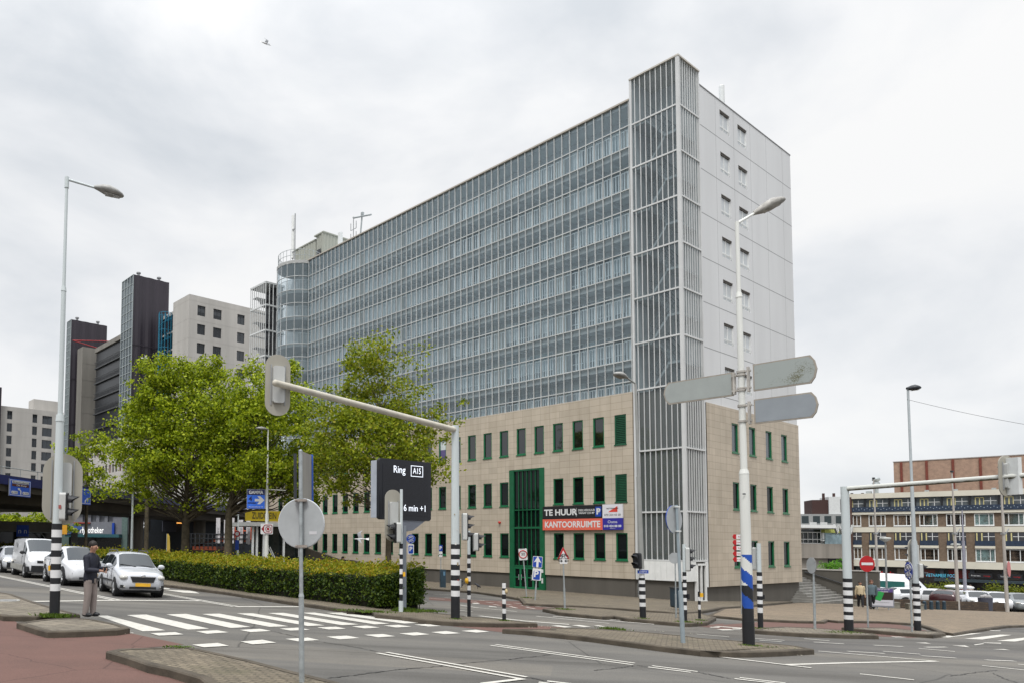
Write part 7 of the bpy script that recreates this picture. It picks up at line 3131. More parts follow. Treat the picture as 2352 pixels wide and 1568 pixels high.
for lab, x, d_, hd, paint in (
        ('white car with dark windows parked left of the striped mast', 1972, 61, R(150), WHIT),
        ('white saloon parked behind the advertising board', 2062, 60, R(165), WHIT),
        ('silver car parked between the advertising board and the striped lamp foot', 2088, 64, R(160), SILV),
        ('white hatchback parked behind the four bollards', 2136, 58, R(115), WHIT),
        ('dark red estate parked with its rear window facing the plaza', 2172, 57, R(40), DARKC),
        ('white car nose out beside the second flagpole', 2238, 57, R(-120), WHIT),
        ('white car half hidden by the grey overflowing bin', 2255, 61, R(-115), WHIT),
        ('white car between the grey bin and the right flagpole', 2288, 57, R(-125), WHIT),
        ('grey car parked at the right edge', 2340, 56, R(-120), GREYC)):
    o = parked(lab, x, d_, hd, st_hat, paint, gl, sh, rr, (-1.3, 1.3), .32)
    if 'second flagpole' in lab or 'right edge' in lab:
        for s in (1, -1):
            lens(o, 'headlight', HEADL, (1.86, s * .64, .72), (.16, .18, .07))
t = parked('silver car with a white roof box parked behind the second flagpole', 2200, 66, R(150), st_hat, SILV, gl, sh, rr, (-1.3, 1.3), .32)
part(t, 'roof_box', WHITE, lambda m: m.ell((0, 0, 1.72), (1.05, .42, .2), 12, 8))
for lab, x, d_ in (('pale car facing the plaza behind the white hatchback, left of the red estate', 2148, 66), ('pale car facing the plaza between the second flagpole and the overflowing bin', 2234, 66), ('pale car facing the plaza just left of the right flagpole', 2290, 66)):
    o = parked(lab, x, d_, R(-115), st_hat, WHIT, gl, sh, rr, (-1.3, 1.3), .32)
# ---------------------------------------------------------------- people and birds
def skin(name, joints, edges, mat, parent=None, root=0, sub=2):
    """one smooth surface grown over a skeleton; joints = (x, y, z, radius)"""
    me = bpy.data.meshes.new(name)
    me.from_pydata([j[:3] for j in joints], edges, [])
    o = bpy.data.objects.new(name, me)
    col.objects.link(o)
    sm = o.modifiers.new('skin', 'SKIN')
    sm.use_smooth_shade = True
    for i, j in enumerate(joints):
        r = j[3]
        me.skin_vertices[0].data[i].radius = (r, j[4] if len(j) > 4 else r)
        me.skin_vertices[0].data[i].use_root = (i == root)
    ss = o.modifiers.new('sub', 'SUBSURF')
    ss.levels = ss.render_levels = sub
    dg = bpy.context.evaluated_depsgraph_get()
    ev = o.evaluated_get(dg)
    me2 = bpy.data.meshes.new_from_object(ev)
    bpy.data.objects.remove(o)
    me2.materials.clear()
    me2.materials.append(mat)
    for p in me2.polygons:
        p.use_smooth = True
    r = bpy.data.objects.new(name, me2)
    col.objects.link(r)
    if parent:
        r.parent = parent
    return r


SKIN = M('skin', (.36, .2, .14), .55)


def person(label, P, facing, h, jacket, trousers, hair, pose, hair_long=False, group=None):
    """figure facing local -y; scaled to height h"""
    k = h / 1.78
    Lh, Rh = pose['hands']                      # wrist positions
    Le, Re = pose['elbows']
    la, ra_ = pose['feet']                      # ankle offsets (x, y)
    hx_ = pose.get('head', (0, -.04))
    # joints: pelvis, waist, chest, neck, head base, head, top ; arms ; legs
    J = [(0, 0, .94, .13, .11), (0, .0, 1.12, .125, .1), (0, .0, 1.34, .15, .105), (0, 0, 1.49, .06), (hx_[0] * .5, hx_[1] * .6, 1.56, .058), (hx_[0], hx_[1], 1.64, .095, .115), (hx_[0], hx_[1] + .01, 1.73, .085, .1),
         (.17, 0, 1.42, .06), (*Le, .045), (*Lh, .032), (-.17, 0, 1.42, .06), (*Re, .045), (*Rh, .032),
         (.09, 0, .86, .09), (.09 + (la[0] - .09) * .5, la[1] * .5 - .02, .48, .062), (la[0], la[1], .09, .042), (la[0], la[1] - .13, .04, .04),
         (-.09, 0, .86, .09), (-.09 + (ra_[0] + .09) * .5, ra_[1] * .5 - .02, .48, .062), (ra_[0], ra_[1], .09, .042), (ra_[0], ra_[1] - .13, .04, .04)]
    E = [(0, 1), (1, 2), (2, 3), (3, 4), (4, 5), (5, 6), (2, 7), (7, 8), (8, 9), (2, 10), (10, 11), (11, 12), (0, 13), (13, 14), (14, 15), (15, 16), (0, 17), (17, 18), (18, 19), (19, 20)]
    # five separate fingers on each palm
    for w, e, sx in ((9, 8, 1), (12, 11, -1)):
        wp, ep = Vector(J[w][:3]), Vector(J[e][:3])
        d = (wp - ep).normalized()
        side_ = Vector((sx * .3, -.2, 0)).cross(d).normalized()
        pb = len(J)
        pc = wp + d * .07
        J.append((*pc, .03, .018))
        E.append((w, pb))
        for f in range(4):
            b0 = pc + d * .025 + side_ * (f - 1.5) * .017
            t0 = b0 + d * (.032 + .006 * (f in (1, 2))) + Vector((-sx * .006, 0, -.012))
            t1 = t0 + d * .02 + Vector((-sx * .012, 0, -.022))
            i0 = len(J)
            J += [(*b0, .0085), (*t0, .008), (*t1, .007)]
            E += [(pb, i0), (i0, i0 + 1), (i0 + 1, i0 + 2)]
        th = wp + d * .03 + Vector((-sx * .03, -.02, 0))
        i0 = len(J)
        J += [(*th, .01), (*(th + d * .03 + Vector((-sx * .008, -.008, 0))), .008)]
        E += [(pb, i0), (i0, i0 + 1)]
    body = skin('person', J, E, SKIN)
    tag(body, label, 'person', group)
    body.location = P
    body.rotation_euler.z = facing
    body.scale = (k, k, k)
    # clothing as closed shells over the same skeleton
    def loft(mb, rings, n=14):
        vs = [(c[0] + c[3] * math.cos(2 * math.pi * i / n), c[1] + c[4] * math.sin(2 * math.pi * i / n), c[2]) for c in rings for i in range(n)]
        mb.add(vs, [(q * n + i, q * n + (i + 1) % n, (q + 1) * n + (i + 1) % n, (q + 1) * n + i) for q in range(len(rings) - 1) for i in range(n)] + [tuple(range(n))[::-1], tuple((len(rings) - 1) * n + i for i in range(n))], 0, True)
    c_ = MB()
    loft(c_, [(0, .01, .8, .19, .145), (0, .01, .92, .2, .15), (0, .0, 1.08, .185, .135), (0, .0, 1.25, .2, .14), (0, .0, 1.38, .215, .135), (0, .0, 1.45, .17, .105), (0, -.005, 1.5, .085, .08), (0, -.02, 1.53, .075, .07)])
    for sh, e, h_ in (((.185, 0, 1.4), Le, Lh), ((-.185, 0, 1.4), Re, Rh)):
        sh, e, h_ = Vector(sh), Vector(e), Vector(h_)
        w_ = e + (h_ - e) * .93
        c_.ell(sh, (.085, .085, .085), 10, 7)
        c_.tube(sh, e, .082, .066, 12)
        c_.ell(e, (.067, .067, .067), 10, 7)
        c_.tube(e, w_, .066, .05, 12)
    c_.build('jacket', jacket, body)
    c_ = MB()
    loft(c_, [(0, 0, .8, .17, .135), (0, 0, .9, .185, .14), (0, 0, 1.04, .17, .125)])
    for hip, kn, an in ((J[13], J[14], la), (J[17], J[18], ra_)):
        hp, kp, ap = Vector((hip[0], 0, .84)), Vector((kn[0], kn[1], .48)), Vector((an[0], an[1] + .01, .05))
        c_.ell(hp, (.105, .12, .12), 10, 7)
        c_.tube(hp, kp, .108, .085, 12)
        c_.ell(kp, (.085, .085, .085), 10, 7)
        c_.tube(kp, ap, .085, .07, 12)
    c_.build('trousers', trousers, body)
    for a in (la, ra_):
        c_ = MB()
        c_.ell((a[0], a[1] - .05, .05), (.052, .15, .055), 10, 7)
        c_.build('shoe', BLACKP, body)
    c_ = MB()
    c_.ell((hx_[0], hx_[1] + .028, 1.715), (.1, .108, .105), 12, 9)
    if hair_long:
        c_.ell((hx_[0], hx_[1] + .07, 1.55), (.1, .06, .16), 10, 7)
    c_.build('hair', hair, body)
    f = MB()
    for s in (-1, 1):
        f.ell((hx_[0] + s * .033, hx_[1] - .092, 1.668), (.013, .008, .009), 8, 5, 0)
        f.ell((hx_[0] + s * .088, hx_[1] + .0, 1.655), (.012, .022, .032), 8, 5, 1)
    f.ell((hx_[0], hx_[1] - .105, 1.64), (.013, .02, .026), 8, 5, 1)
    f.ell((hx_[0], hx_[1] - .093, 1.607), (.025, .008, .007), 8, 5, 2)
    f.build('face', [M('eye_dark', (.02, .015, .012), .2), SKIN, M('lips', (.28, .1, .08), .5)], body)
    return body


HAIRD = M('hair_dark', (.015, .011, .009), .6)
P = G(206, 1414, .1)
hz = HZ(P, 1243)
o = person('man in dark navy jacket and taupe trousers waiting at the crossing, looking at his hands', tuple(P), face(.93, -.36), hz, M('jacket_navy', (.012, .014, .026), .7, var=.2), M('trousers_taupe', (.25, .21, .195), .8, var=.12), HAIRD,
           {'hands': ((.07, -.34, 1.14), (-.1, -.33, 1.1)), 'elbows': ((.24, -.06, 1.14), (-.24, -.06, 1.12)), 'feet': ((.1, -.02), (-.1, .05)), 'head': (0, -.07)})
m = MB()
m.b(-.09, .06, -.44, -.425, 1.09, 1.2)
ph = m.build('phone', BLACKP)
ph.location, ph.rotation_euler.z, ph.scale = o.location, o.rotation_euler.z, o.scale
tag(ph, 'dark phone held by the man in the navy jacket', 'phone')
P = G(1977, 1392, .1)
person('walking person in a cream jacket and dark trousers before the brick wall', tuple(P), face(-.5, -.85), HZ(P, 1334), M('jacket_cream', (.5, .42, .28), .8, var=.12), M('trousers_black', (.015, .016, .02), .8), HAIRD,
       {'hands': ((.26, -.08, .82), (-.26, .08, .82)), 'elbows': ((.25, .04, 1.1), (-.25, .06, 1.1)), 'feet': ((.09, -.2), (-.09, .22))})
P = G(2003, 1397, .1)
person('walking person in a grey blue jacket and black trousers beside the advertising board', tuple(P), face(-.5, -.85), HZ(P, 1331), M('jacket_grey_blue', (.09, .13, .15), .8, var=.15), M('trousers_black', (.015, .016, .02), .8), M('hair_auburn', (.09, .035, .02), .6),
       {'hands': ((.26, .1, .82), (-.26, -.1, .82)), 'elbows': ((.25, .06, 1.1), (-.25, .02, 1.1)), 'feet': ((.09, .22), (-.09, -.18))})
P = GX(787, 45)
hz = HZ(P, 1277)
P.z += hz - 1.66
person('woman with long dark hair and black clothes passing behind the hedge', tuple(P), face(.8, -.6), 1.66, M('coat_black', (.012, .012, .014), .8), M('trousers_black', (.015, .016, .02), .8), HAIRD,
       {'hands': ((.26, -.08, .82), (-.26, .08, .82)), 'elbows': ((.25, .04, 1.1), (-.25, .06, 1.1)), 'feet': ((.09, -.15), (-.09, .15))}, True)
for i, (x, d_, jk, lab) in enumerate(((2117, 78, (.1, .16, .3), 'person in a blue top standing before the shops by the striped lamp foot'), (2212, 84, (.45, .05, .04), 'person in a red top sitting at the terrace right of the second flagpole'), (2226, 84, (.4, .33, .28), 'person in a pale top at the terrace beside the one in red'))):
    P = GX(x, d_)
    if i:
        P.z += .35
    person(lab, tuple(P), face(-.3, -.9), 1.72, M('top_%s' % 'abc'[i], jk, .8), M('trousers_black', (.015, .016, .02), .8), HAIRD,
           {'hands': ((.24, -.2, .95), (-.24, -.2, .95)), 'elbows': ((.25, .02, 1.12), (-.25, .02, 1.12)), 'feet': ((.1, 0), (-.1, .05))})


def bird(label, p, heading, roll, span, mats, up=.25):
    """bird in flight: body with tail, head and two bent wings"""
    m = MB()
    prof = [(.002, -.4), (.02, -.34), (.04, -.2), (.052, -.05), (.05, .1), (.036, .2), (.032, .26), (.03, .32), (.012, .4), (.004, .46)]
    m.lathe(prof, 8, Matrix.Rotation(R(90), 4, 'Y') @ Matrix.Scale(1, 4), 0)
    m.add([(-.5, -.1, 0), (-.5, .1, 0), (-.3, .05, .01), (-.3, -.05, .01)], [(0, 1, 2, 3)])
    t = m.build('gull', mats[0])
    tag(t, label, 'bird')
    for s in (1, -1):
        w = MB()
        sh = Vector((.08, s * .06, .03))
        el = Vector((.16, s * span * .22, .03 + up * .5))
        tip = Vector((-.1, s * span * .5, .03 + up * .35))
        w.add([sh + Vector((.08, 0, 0)), el + Vector((.07, 0, 0)), tip, el + Vector((-.14, 0, 0)), sh + Vector((-.16, 0, 0)),
               sh + Vector((.0, 0, .02)), el + Vector((0, 0, .015))], [(0, 1, 6, 5), (5, 6, 3, 4), (1, 2, 6), (6, 2, 3)], 0, True)
        w.build('wing', mats[1], t)
    t.location = p
    t.rotation_euler = (roll, 0, heading)
    t.scale = (.75, .75, .75)
    return t


GW, GG = M('gull_white', (.6, .6, .6), .7), M('gull_grey', (.28, .29, .31), .7)
bird('gull gliding high in the sky at the upper left', W(610, 100, 38), R(30), R(62), 1.0, (GW, GG))
bird('gull flying before the beige stone base above the hedge', W(829, 1236, 34), R(170), R(-50), 1.1, (GW, GG), .5)
bird('small white gull flying before the dark tall tower', W(333, 821, 75), R(10), R(55), 1.0, (GW, GW))
bl = MB()
bl.lathe([(.002, -.16), (.02, -.14), (.05, -.05), (.055, .03), (.035, .09), (.03, .13), (.03, .17), (.006, .2)], 8, Matrix.Rotation(R(55), 4, 'Y'))
bl.add([(-.26, -.02, -.08), (-.26, .02, -.08), (-.1, .03, -.02), (-.1, -.03, -.02)], [(0, 1, 2, 3)])
bl.tube((.02, .02, -.05), (.02, .02, -.16), .008, n=5)
bl.tube((.02, -.02, -.05), (.02, -.02, -.16), .008, n=5)
P = G(1098, 1351, .1)
o = bl.build('pigeon', M('pigeon_dark', (.03, .032, .04), .6), None, (P.x, P.y, P.z + .16), R(150))
o.scale = (1.4, 1.4, 1.4)
o.location.z = P.z + .22
tag(o, 'dark pigeon on the pavement behind the striped posts', 'bird')
# ---------------------------------------------------------------- trees, hedge, weeds
LEAF = leaf_mat('plane_leaves', [(0, (.06, .095, .004)), (.35, (.18, .25, .008)), (.7, (.34, .42, .013)), (1, (.46, .51, .035))], .38)
LEAFD = leaf_mat('plane_leaves_olive', [(0, (.07, .1, .006)), (.4, (.19, .25, .01)), (.8, (.33, .38, .018)), (1, (.33, .29, .03))], .4)
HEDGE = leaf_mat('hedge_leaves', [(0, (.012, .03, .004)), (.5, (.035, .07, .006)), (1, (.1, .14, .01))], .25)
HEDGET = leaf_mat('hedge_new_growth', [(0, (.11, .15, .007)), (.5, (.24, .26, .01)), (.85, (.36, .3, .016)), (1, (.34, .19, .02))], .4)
GRASS = leaf_mat('weed_green', [(0, (.04, .08, .008)), (1, (.11, .17, .015))], .3)
BARK = M('plane_bark', (.085, .07, .045), .9, var=.5, scale=3, bump=.4)


def tree(name, label, P, trunk_r, crown, nclus, per, leaf, seed, mat, limb0=.3, group=None, lean=(0, 0), spread=.55, spikes=0):
    """trunk with limbs to every leaf clump; crown = centre offset (x,y,z) and radii"""
    rng = np.random.default_rng(seed)
    t = thing(name, label, 'tree', tuple(P), 0, group)
    (cx, cy, cz), (rx, ry, rz) = crown
    cl = []
    while len(cl) < nclus:
        u = rng.normal(size=3)
        u /= np.linalg.norm(u)
        if u[2] < -.75:
            continue
        r = rng.uniform(.25, 1.0) ** .5
        wob = 1 + .22 * math.sin(3.1 * u[0] + seed) * math.cos(2.7 * u[1] + 2 * seed) + .12 * math.sin(6 * u[2] + seed)
        cl.append(np.array([cx + rx * u[0] * r * wob, cy + ry * u[1] * r * wob, cz + rz * u[2] * r * wob]))
    for s in range(spikes):
        a = rng.uniform(0, 6.28)
        q = rng.uniform(.1, .6)
        cl.append(np.array([cx + rx * q * math.cos(a), cy + ry * q * math.sin(a), cz + rz * rng.uniform(.98, 1.14)]))
    m = MB()
    z_top = cz + rz * .55
    top = Vector((cx * .8, cy * .8, z_top))
    zf = max(.8, (cz - rz) * 1.12)
    fork = Vector((lean[0] * zf, lean[1] * zf, zf))
    m.tube((0, 0, -.3), (fork.x * .5, fork.y * .5, zf * .5), trunk_r * 1.15, trunk_r, 10)
    m.tube((fork.x * .5, fork.y * .5, zf * .5), fork, trunk_r, trunk_r * .85, 10)
    pts = [fork.lerp(top, f) + Vector((rng.normal() * .15, rng.normal() * .15, 0)) * (1 if 0 < f < 1 else 0) for f in (0, .25, .5, .75, 1)]
    rr_ = [trunk_r * q for q in (.85, .62, .42, .26, .1)]
    m.path(pts, rr_, 8)
    stem = pts
    low = [Vector((0, 0, 0)), Vector((fork.x * .5, fork.y * .5, zf * .5))] + stem
    for c in cl:
        c = Vector(c)
        # each limb leaves the stem well below its clump and climbs outward
        hd = (Vector((c.x, c.y)) - Vector((fork.x, fork.y))).length
        zs = min(top.z * .93, max(zf * rng.uniform(.9, 1.15), c.z - (.45 + .35 * rng.random()) * hd - .3))
        k = 0
        while k < len(low) - 2 and low[k + 1].z < zs:
            k += 1
        a = low[k].lerp(low[k + 1], min(1, max(0, (zs - low[k].z) / max(.05, low[k + 1].z - low[k].z))))
        f = min(.95, max(0, (zs - zf) / max(.1, top.z - zf)))
        mid = a.lerp(c, .55) + Vector((rng.normal() * .2, rng.normal() * .2, -.07 * (c - a).length + rng.normal() * .1))
        r0 = trunk_r * (.22 - .1 * f) * min(1, (c - a).length / 3)
        m.path([a, mid, c], [r0, r0 * .55, r0 * .18], 5)
        for q in range(2):
            m.tube(mid.lerp(c, .5), c + Vector(rng.normal(size=3) * .6), r0 * .25, r0 * .08, 4)
    m.build('trunk', BARK, t)
    cents = []
    for c in cl:
        sg = spread * rng.uniform(.65, 1.3)
        n = int(per * rng.uniform(.5, 1.4))
        # leaves sit on several small sprays inside the clump
        sub = c + rng.normal(size=(6, 3)) * sg * np.array([1.1, 1.1, .7])
        w = rng.integers(0, 6, n)
        cents.append(sub[w] + rng.normal(size=(n, 3)) * sg * np.array([.42, .42, .3]))
    cents = np.concatenate(cents)
    quads('crown', leaf_quads(cents, leaf, rng, .8), mat, t)
    return t


def tP(x, depth):
    return GX(x, depth)


P = tP(425, 46)
tree('plane_tree', 'biggest bright green plane tree, left of the crane-like signal arm', P, .27, ((.3, 0, 8.0), (5.0, 4.4, 4.9)), 160, 390, .155, 3, LEAF, spikes=9, spread=.6)
P = tP(524, 43)
tree('plane_tree', 'bright green plane tree behind the left backboard of the long signal arm', P, .24, ((2.2, 0, 7.9), (3.5, 3.5, 4.3)), 95, 350, .15, 8, LEAF, spikes=6, spread=.54)
P = tP(892, 37)
tree('plane_tree', 'thinner olive plane tree rising behind the travel time display', P, .15, ((-.75, 0, 7.5), (3.35, 3.0, 4.2)), 110, 270, .13, 21, LEAFD, spikes=8, spread=.5)
P = tP(196, 60)
tree('plane_tree', 'small green tree right of the left traffic light backboard', P, .13, ((-.1, 0, 8.5), (1.9, 1.7, 2.0)), 26, 110, .19, 31, LEAF, spikes=4, spread=.42)
P = tP(335, 64)
tree('plane_tree', 'slim tree trunk with a high crown in front of the shop under the viaduct', P, .2, ((.6, 1, 8.6), (2.2, 2.2, 2.2)), 26, 110, .24, 35, LEAF, spread=.5)
for i, (x, d_, h, lab) in enumerate(((8, 88, 3.9, 'low tree under the viaduct at the left edge'), (70, 92, 3.7, 'low tree under the viaduct left of the traffic light backboard'), (112, 86, 3.6, 'low tree under the viaduct just behind the traffic light backboard'))):
    P = tP(x, d_)
    tree('street_tree', lab, P, .14, ((0, 0, h), (3.1, 2.4, 1.4)), 24, 110, .28, 50 + i, LEAF, spread=.5)
P = GX(1920, 70)
P.z += 1.2
tree('small_tree', 'small fresh green tree before the concrete hall above the retaining wall', P, .06, ((0, 0, 1.4), (1.1, 1.0, 1.0)), 22, 110, .12, 61, leaf_mat('fresh_leaves', [(0, (.06, .2, .015)), (1, (.16, .36, .03))], .35), spread=.28)
PL = leaf_mat('terrace_leaves', [(0, (.06, .1, .01)), (1, (.2, .21, .015))], .3)
for i, (x, d_, r, lab) in enumerate(((2088, 78, .8, 'dark green shrub between the white van and the striped lamp foot'), (2137, 80, .9, 'low green planting behind the white hatchback'), (2179, 80, 1.2, 'yellow green shrub left of the second flagpole'), (2282, 78, 1.2, 'yellow green shrub before the shop sign'), (2316, 76, 1.0, 'planting on the terrace behind the right flagpole'), (2344, 76, 1.0, 'planting on the terrace at the right edge'))):
    P = GX(x, d_)
    t = thing('shrub', lab, 'shrub', tuple(P), 0, 'terrace shrubs before the shops')
    rng = np.random.default_rng(70 + i)
    c = rng.normal(size=(900, 3)) * np.array([r * .36, r * .36, r * .34]) + np.array([0, 0, .9 + .4 * r])
    quads('foliage', leaf_quads(c, .16, rng), HEDGE if i < 1 else PL, t)
    m = MB()
    m.b(-.5, .5, -.3, .3, 0, .7)
    m.build('planter', BIN, t)

# clipped hedge along the kerb
hb = [Vector((3.1, 23.36, 0)), G(812, 1396.5), G(679, 1379), G(568, 1365.5), G(402, 1339), G(290, 1322), GX(150, 47), GX(60, 56), GX(-60, 70)]
front_ = [Vector((p.x, p.y, 0)) for p in hb]
rng = np.random.default_rng(5)
HW, HH, RISE = 2.05, 1.14, .19
L = thing('hedge', 'long clipped hedge with yellow green new growth along the kerb', 'hedge', (front_[1].x, front_[1].y, zg(front_[1].x, front_[1].y)))
o0 = L.location
top_c, side_c = [], []
DH = (front_[4] - front_[1]).normalized()
NR = Vector((DH.y, -DH.x, 0))
core = MB()
for i in range(len(front_) - 1):
    a, b_ = front_[i], front_[i + 1]
    d_ = b_ - a
    ln_ = d_.length
    d_.normalize()
    nr = NR
    dist = (a + b_).length / 2
    ls = .055 + .0011 * dist
    dens = 1.15 / (ls * ls * .3)
    n = int(ln_ * HH * dens * .8)
    u, v, w = rng.uniform(0, ln_, n), rng.uniform(.1, HH, n) ** 1.0, np.abs(rng.normal(0, .09, n)) - .05 + .05 * np.sin(rng.uniform(0, ln_, n) * 2)
    bul = .06 * np.sin(u * 2.3 + i) + .05 * np.sin(u * 5.1)
    P_ = np.array([a.x, a.y, 0]) + np.outer(u, np.array(d_)) + np.outer(w - bul * .6 + (v < .3) * .15, np.array(nr))
    P_[:, 2] = GA * P_[:, 0] + GB * P_[:, 1] + v
    side_c.append((P_, ls))
    n = int(ln_ * HW * dens * .62)
    u, w, v = rng.uniform(0, ln_, n), rng.uniform(-.05, HW, n), np.abs(rng.normal(0, .06, n)) + HH - .07 + .05 * np.sin(rng.uniform(0, 1, n) * 9)
    spk = rng.random(n) < .07
    v = v + spk * rng.uniform(.03, .24, n) + .06 * np.sin(u * 1.7 + w) + .045 * np.sin(u * 4.1 + w * 3) + .03 * np.sin(u * 9.3 - w * 5)
    P_ = np.array([a.x, a.y, 0]) + np.outer(u, np.array(d_)) + np.outer(w, np.array(nr))
    P_[:, 2] = GA * P_[:, 0] + GB * P_[:, 1] + v + RISE * w
    top_c.append((P_, ls))
    ext = d_ * .05
    vs = []
    a0_ = a + d_ * .3 if i == 0 else a - ext
    for q, off in ((a0_, .16), (b_ + ext, .16), (b_ + ext, HW - .12), (a0_, HW - .12)):
        p = q + nr * off
        vs.append(Vector((p.x, p.y, zg(p.x, p.y) + .06)))
    for q, off in ((a0_, .1), (b_ + ext, .1), (b_ + ext, HW - .1), (a0_, HW - .1)):
        p = q + nr * off
        vs.append(Vector((p.x, p.y, zg(p.x, p.y) + HH - .1 + RISE * off)))
    core.add([v - o0 for v in vs], [(4, 5, 6, 7), (0, 1, 5, 4), (1, 2, 6, 5), (2, 3, 7, 6), (3, 0, 4, 7)])
# ragged near end by the display, open at the foot
a = front_[0]
d_, nr = DH, NR
n = 11000
w, u = rng.uniform(-.05, HW, n), -np.abs(rng.normal(0, .12, n)) + .1
v = rng.uniform(.12, 1.0, n) ** .8 * (HH + RISE * w)
u = u - .12 * np.sin(w * 2.1) - .06 * np.sin(w * 5.3) - .25 * (1 - v / 1.3) * 0
P_ = np.array([a.x, a.y, 0]) + np.outer(u, np.array(d_)) + np.outer(w, np.array(nr))
P_[:, 2] = GA * P_[:, 0] + GB * P_[:, 1] + v
side_c.append((P_, .075))
for i in range(14):
    p = a + d_ * rng.uniform(-.1, .25) + nr * (.1 + .13 * i)
    b0 = Vector((p.x, p.y, zg(p.x, p.y))) - o0
    core.tube(b0, b0 + Vector((rng.normal() * .08, rng.normal() * .08, .5)), .022, .014, 5)
core.build('dark_core_stems', M('hedge_core_dark', (.012, .014, .006), .95, var=.4, scale=6), L)  # solid dark block added inside to stop the view through, plus end stems
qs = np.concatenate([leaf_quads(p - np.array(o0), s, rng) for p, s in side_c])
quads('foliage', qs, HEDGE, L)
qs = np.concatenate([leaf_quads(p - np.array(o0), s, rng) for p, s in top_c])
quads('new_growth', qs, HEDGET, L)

# weeds and grass tufts in the joints
tufts = [(125, 1415, .32, .12, 420), (108, 1414, .2, .1, 160), (146, 1413, .2, .08, 160), (410, 1487, .22, .06, 200), (927, 1402, .3, .18, 420), (912, 1403, .2, .12, 160), (986, 1402, .5, .1, 300), (965, 1403, .5, .12, 320), (940, 1404, .5, .12, 300), (1046, 1421, .25, .06, 120), (1158, 1425, .16, .07, 120), (1408, 1444, .35, .1, 220), (1476, 1420, .2, .07, 120), (1574, 1428, .3, .09, 200), (1607, 1424, .22, .08, 140), (1298, 1399, .3, .1, 180), (1722, 1482, .3, .05, 200), (1760, 1485, .6, .04, 200), (1950, 1451, .45, .06, 260), (1920, 1452, .5, .05, 200), (1748, 1442, .35, .05, 140), (1210, 1372, .4, .1, 160), (870, 1405, .5, .1, 300), (820, 1402, .6, .09, 260)]
allq = []
for (x, y, r, h, n) in tufts:
    p = G(x, y, .1)
    c = rng.normal(size=(n, 3)) * np.array([r * .5, r * .35, 0])
    bx_ = np.array(p) + c
    bx_[:, 2] = GA * bx_[:, 0] + GB * bx_[:, 1] + .1
    hh_ = h * .55 * rng.uniform(.4, 1.4, n)
    wv = rng.normal(size=(n, 3)) * .012
    wv[:, 2] = 0
    tp = rng.normal(size=(n, 3)) * .04
    tp[:, 2] = hh_
    allq.append(np.stack([bx_ - wv, bx_ + wv, bx_ + tp + wv * .2, bx_ + tp - wv * .2], axis=1))
o = quads('grass', np.concatenate(allq), GRASS)
tag(o, 'green grass tufts growing in the paving joints', 'grass', None, 'stuff')
# litter and fallen petals along the kerbs
m = MB()
rng2 = random.Random(4)
for (x0, y0, x1, y1, n) in ((1200, 1449, 1870, 1502, 110), (890, 1424, 1230, 1436, 60), (104, 1455, 300, 1453, 40), (1640, 1500, 1860, 1496, 60), (240, 1500, 450, 1568, 40), (1160, 1436, 1600, 1455, 50)):
    for i in range(n):
        f = rng2.random()
        p = G(x0 + (x1 - x0) * f, y0 + (y1 - y0) * f + rng2.gauss(0, 2.2))
        s = rng2.uniform(.008, .03)
        m.box((p.x, p.y, p.z + .02), (s, s * .8, .004), 0, rng2.random() * 3)
o = m.build('litter', M('petal_pale', (.5, .47, .38), .8, var=.3))
tag(o, 'pale petals and crumbs scattered along the kerbs', 'litter', None, 'stuff')
P = G(15, 1377, .12)
m = MB()
m.tube((P.x, P.y, P.z - .03), (P.x, P.y, P.z + .004), .34, n=24)
m.tube((P.x, P.y, P.z + .004), (P.x, P.y, P.z + .01), .27, n=24, mi=1)
o = m.build('manhole_cover', [M('manhole_rim', (.4, .4, .38), .7, var=.3, scale=8), M('manhole_metal', (.2, .2, .2), .6, var=.5, scale=9)])
tag(o, 'round manhole cover in the pavement at the left edge', 'manhole cover')
CLOUD_OFF, ZEN, BGS, EXPO = (1.3, 0.4, 0.2), 3.2, .64, .64
# ---------------------------------------------------------------- sky, sun, camera
w = bpy.data.worlds.new('World')
scene.world = w
w.use_nodes = True
t = w.node_tree
bg = t.nodes['Background']
SUN_EL, SUN_AZ = R(58), R(205)                 # high, from behind the viewer and to the right, veiled by cloud
sky = t.nodes.new('ShaderNodeTexSky')
sky.sky_type = 'NISHITA'
sky.sun_disc = False
sky.sun_elevation = SUN_EL
sky.sun_rotation = SUN_AZ
tc = t.nodes.new('ShaderNodeTexCoord').outputs['Generated']
sp = t.nodes.new('ShaderNodeSeparateXYZ')
link(t, tc, sp.inputs[0])


def mth(op, a, b=None, c=None):
    n = t.nodes.new('ShaderNodeMath')
    n.operation = op
    for i, v in enumerate((a, b, c)):
        if v is None:
            continue
        if hasattr(v, 'links'):
            link(t, v, n.inputs[i])
        else:
            n.inputs[i].default_value = v
    return n.outputs[0]


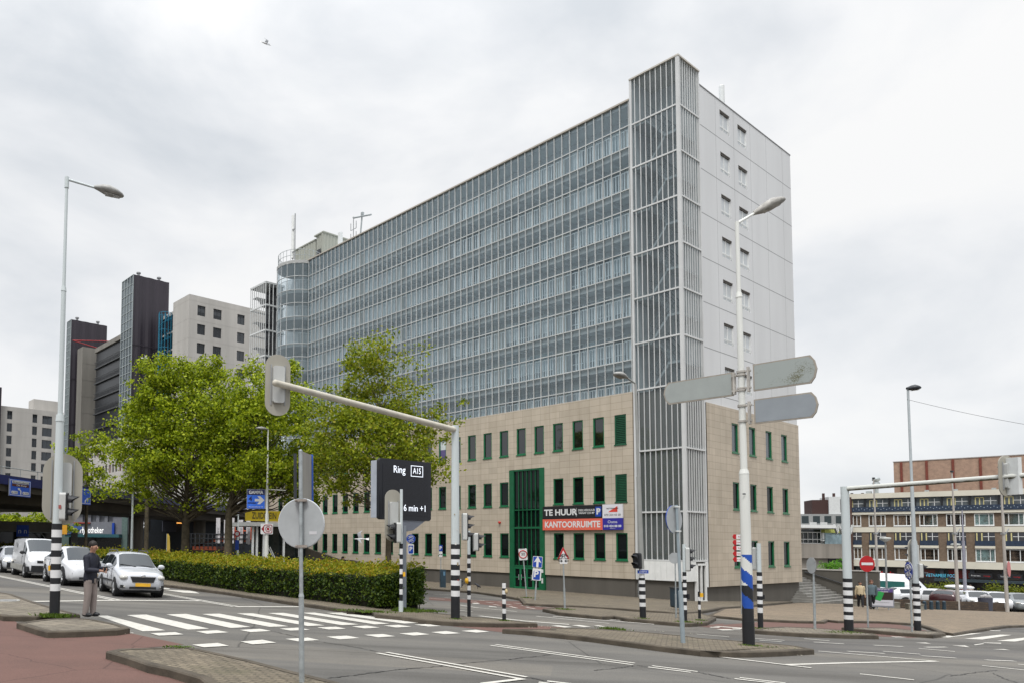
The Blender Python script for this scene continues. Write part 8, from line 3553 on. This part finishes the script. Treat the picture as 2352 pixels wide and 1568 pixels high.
zc = mth('MAXIMUM', sp.outputs['Z'], .02)
n1 = t.nodes.new('ShaderNodeTexNoise')
n1.inputs['Scale'].default_value = 2.6
n1.inputs['Detail'].default_value = 7
n1.inputs['Roughness'].default_value = .52
n1.inputs['Distortion'].default_value = .25
mp = t.nodes.new('ShaderNodeMapping')
mp.inputs['Location'].default_value = CLOUD_OFF
mp.inputs['Scale'].default_value = (1, 1, 1.9)
link(t, tc, mp.inputs['Vector'])
link(t, mp.outputs[0], n1.inputs['Vector'])
cloud = ramp(t, n1.outputs['Fac'], [(.33, (.70, .735, .775)), (.44, (.84, .86, .885)), (.52, (.94, .948, .958)), (.6, (1.0, .998, .992))])
# overcast luminance rises toward the zenith
lum = mth('MULTIPLY_ADD', mth('POWER', zc, 6), ZEN, 1.0)
sc = t.nodes.new('ShaderNodeVectorMath')
sc.operation = 'SCALE'
link(t, cloud, sc.inputs[0])
link(t, lum, sc.inputs['Scale'])
sk = t.nodes.new('ShaderNodeVectorMath')
sk.operation = 'SCALE'
link(t, sky.outputs[0], sk.inputs[0])
sk.inputs['Scale'].default_value = .1
col_ = mixc(t, .93, sk.outputs[0], sc.outputs[0])
link(t, col_, bg.inputs[0])
bg.inputs[1].default_value = BGS

sd = bpy.data.lights.new('sun', 'SUN')
sd.energy = 1.5
sd.angle = R(16)
sd.color = (1, .97, .93)
so = bpy.data.objects.new('sun', sd)
col.objects.link(so)
# Nishita: rotation 0 looks along +Y, turning clockwise
dv = Vector((math.sin(SUN_AZ) * math.cos(SUN_EL), math.cos(SUN_AZ) * math.cos(SUN_EL), math.sin(SUN_EL)))
so.rotation_euler = dv.to_track_quat('Z', 'Y').to_euler()

cd = bpy.data.cameras.new('camera')
cd.sensor_width = 36
cd.lens = FL / IW * 36
cd.shift_x = (IW / 2 - PX) / IW
cd.shift_y = (PY - 783.5) / IW
cd.clip_start = .1
cd.clip_end = 3000
co = bpy.data.objects.new('camera', cd)
col.objects.link(co)
co.location = (0, 0, H)
co.rotation_euler = CM.to_euler()
scene.camera = co
scene.render.engine = 'CYCLES'
scene.render.resolution_x, scene.render.resolution_y = 1024, 682
scene.cycles.max_bounces = 6
scene.cycles.transparent_max_bounces = 12
scene.cycles.caustics_reflective = False
scene.cycles.caustics_refractive = False
vs = scene.view_settings
vs.view_transform = 'Standard'
vs.look = 'None'
vs.exposure = EXPO
vs.gamma = 1
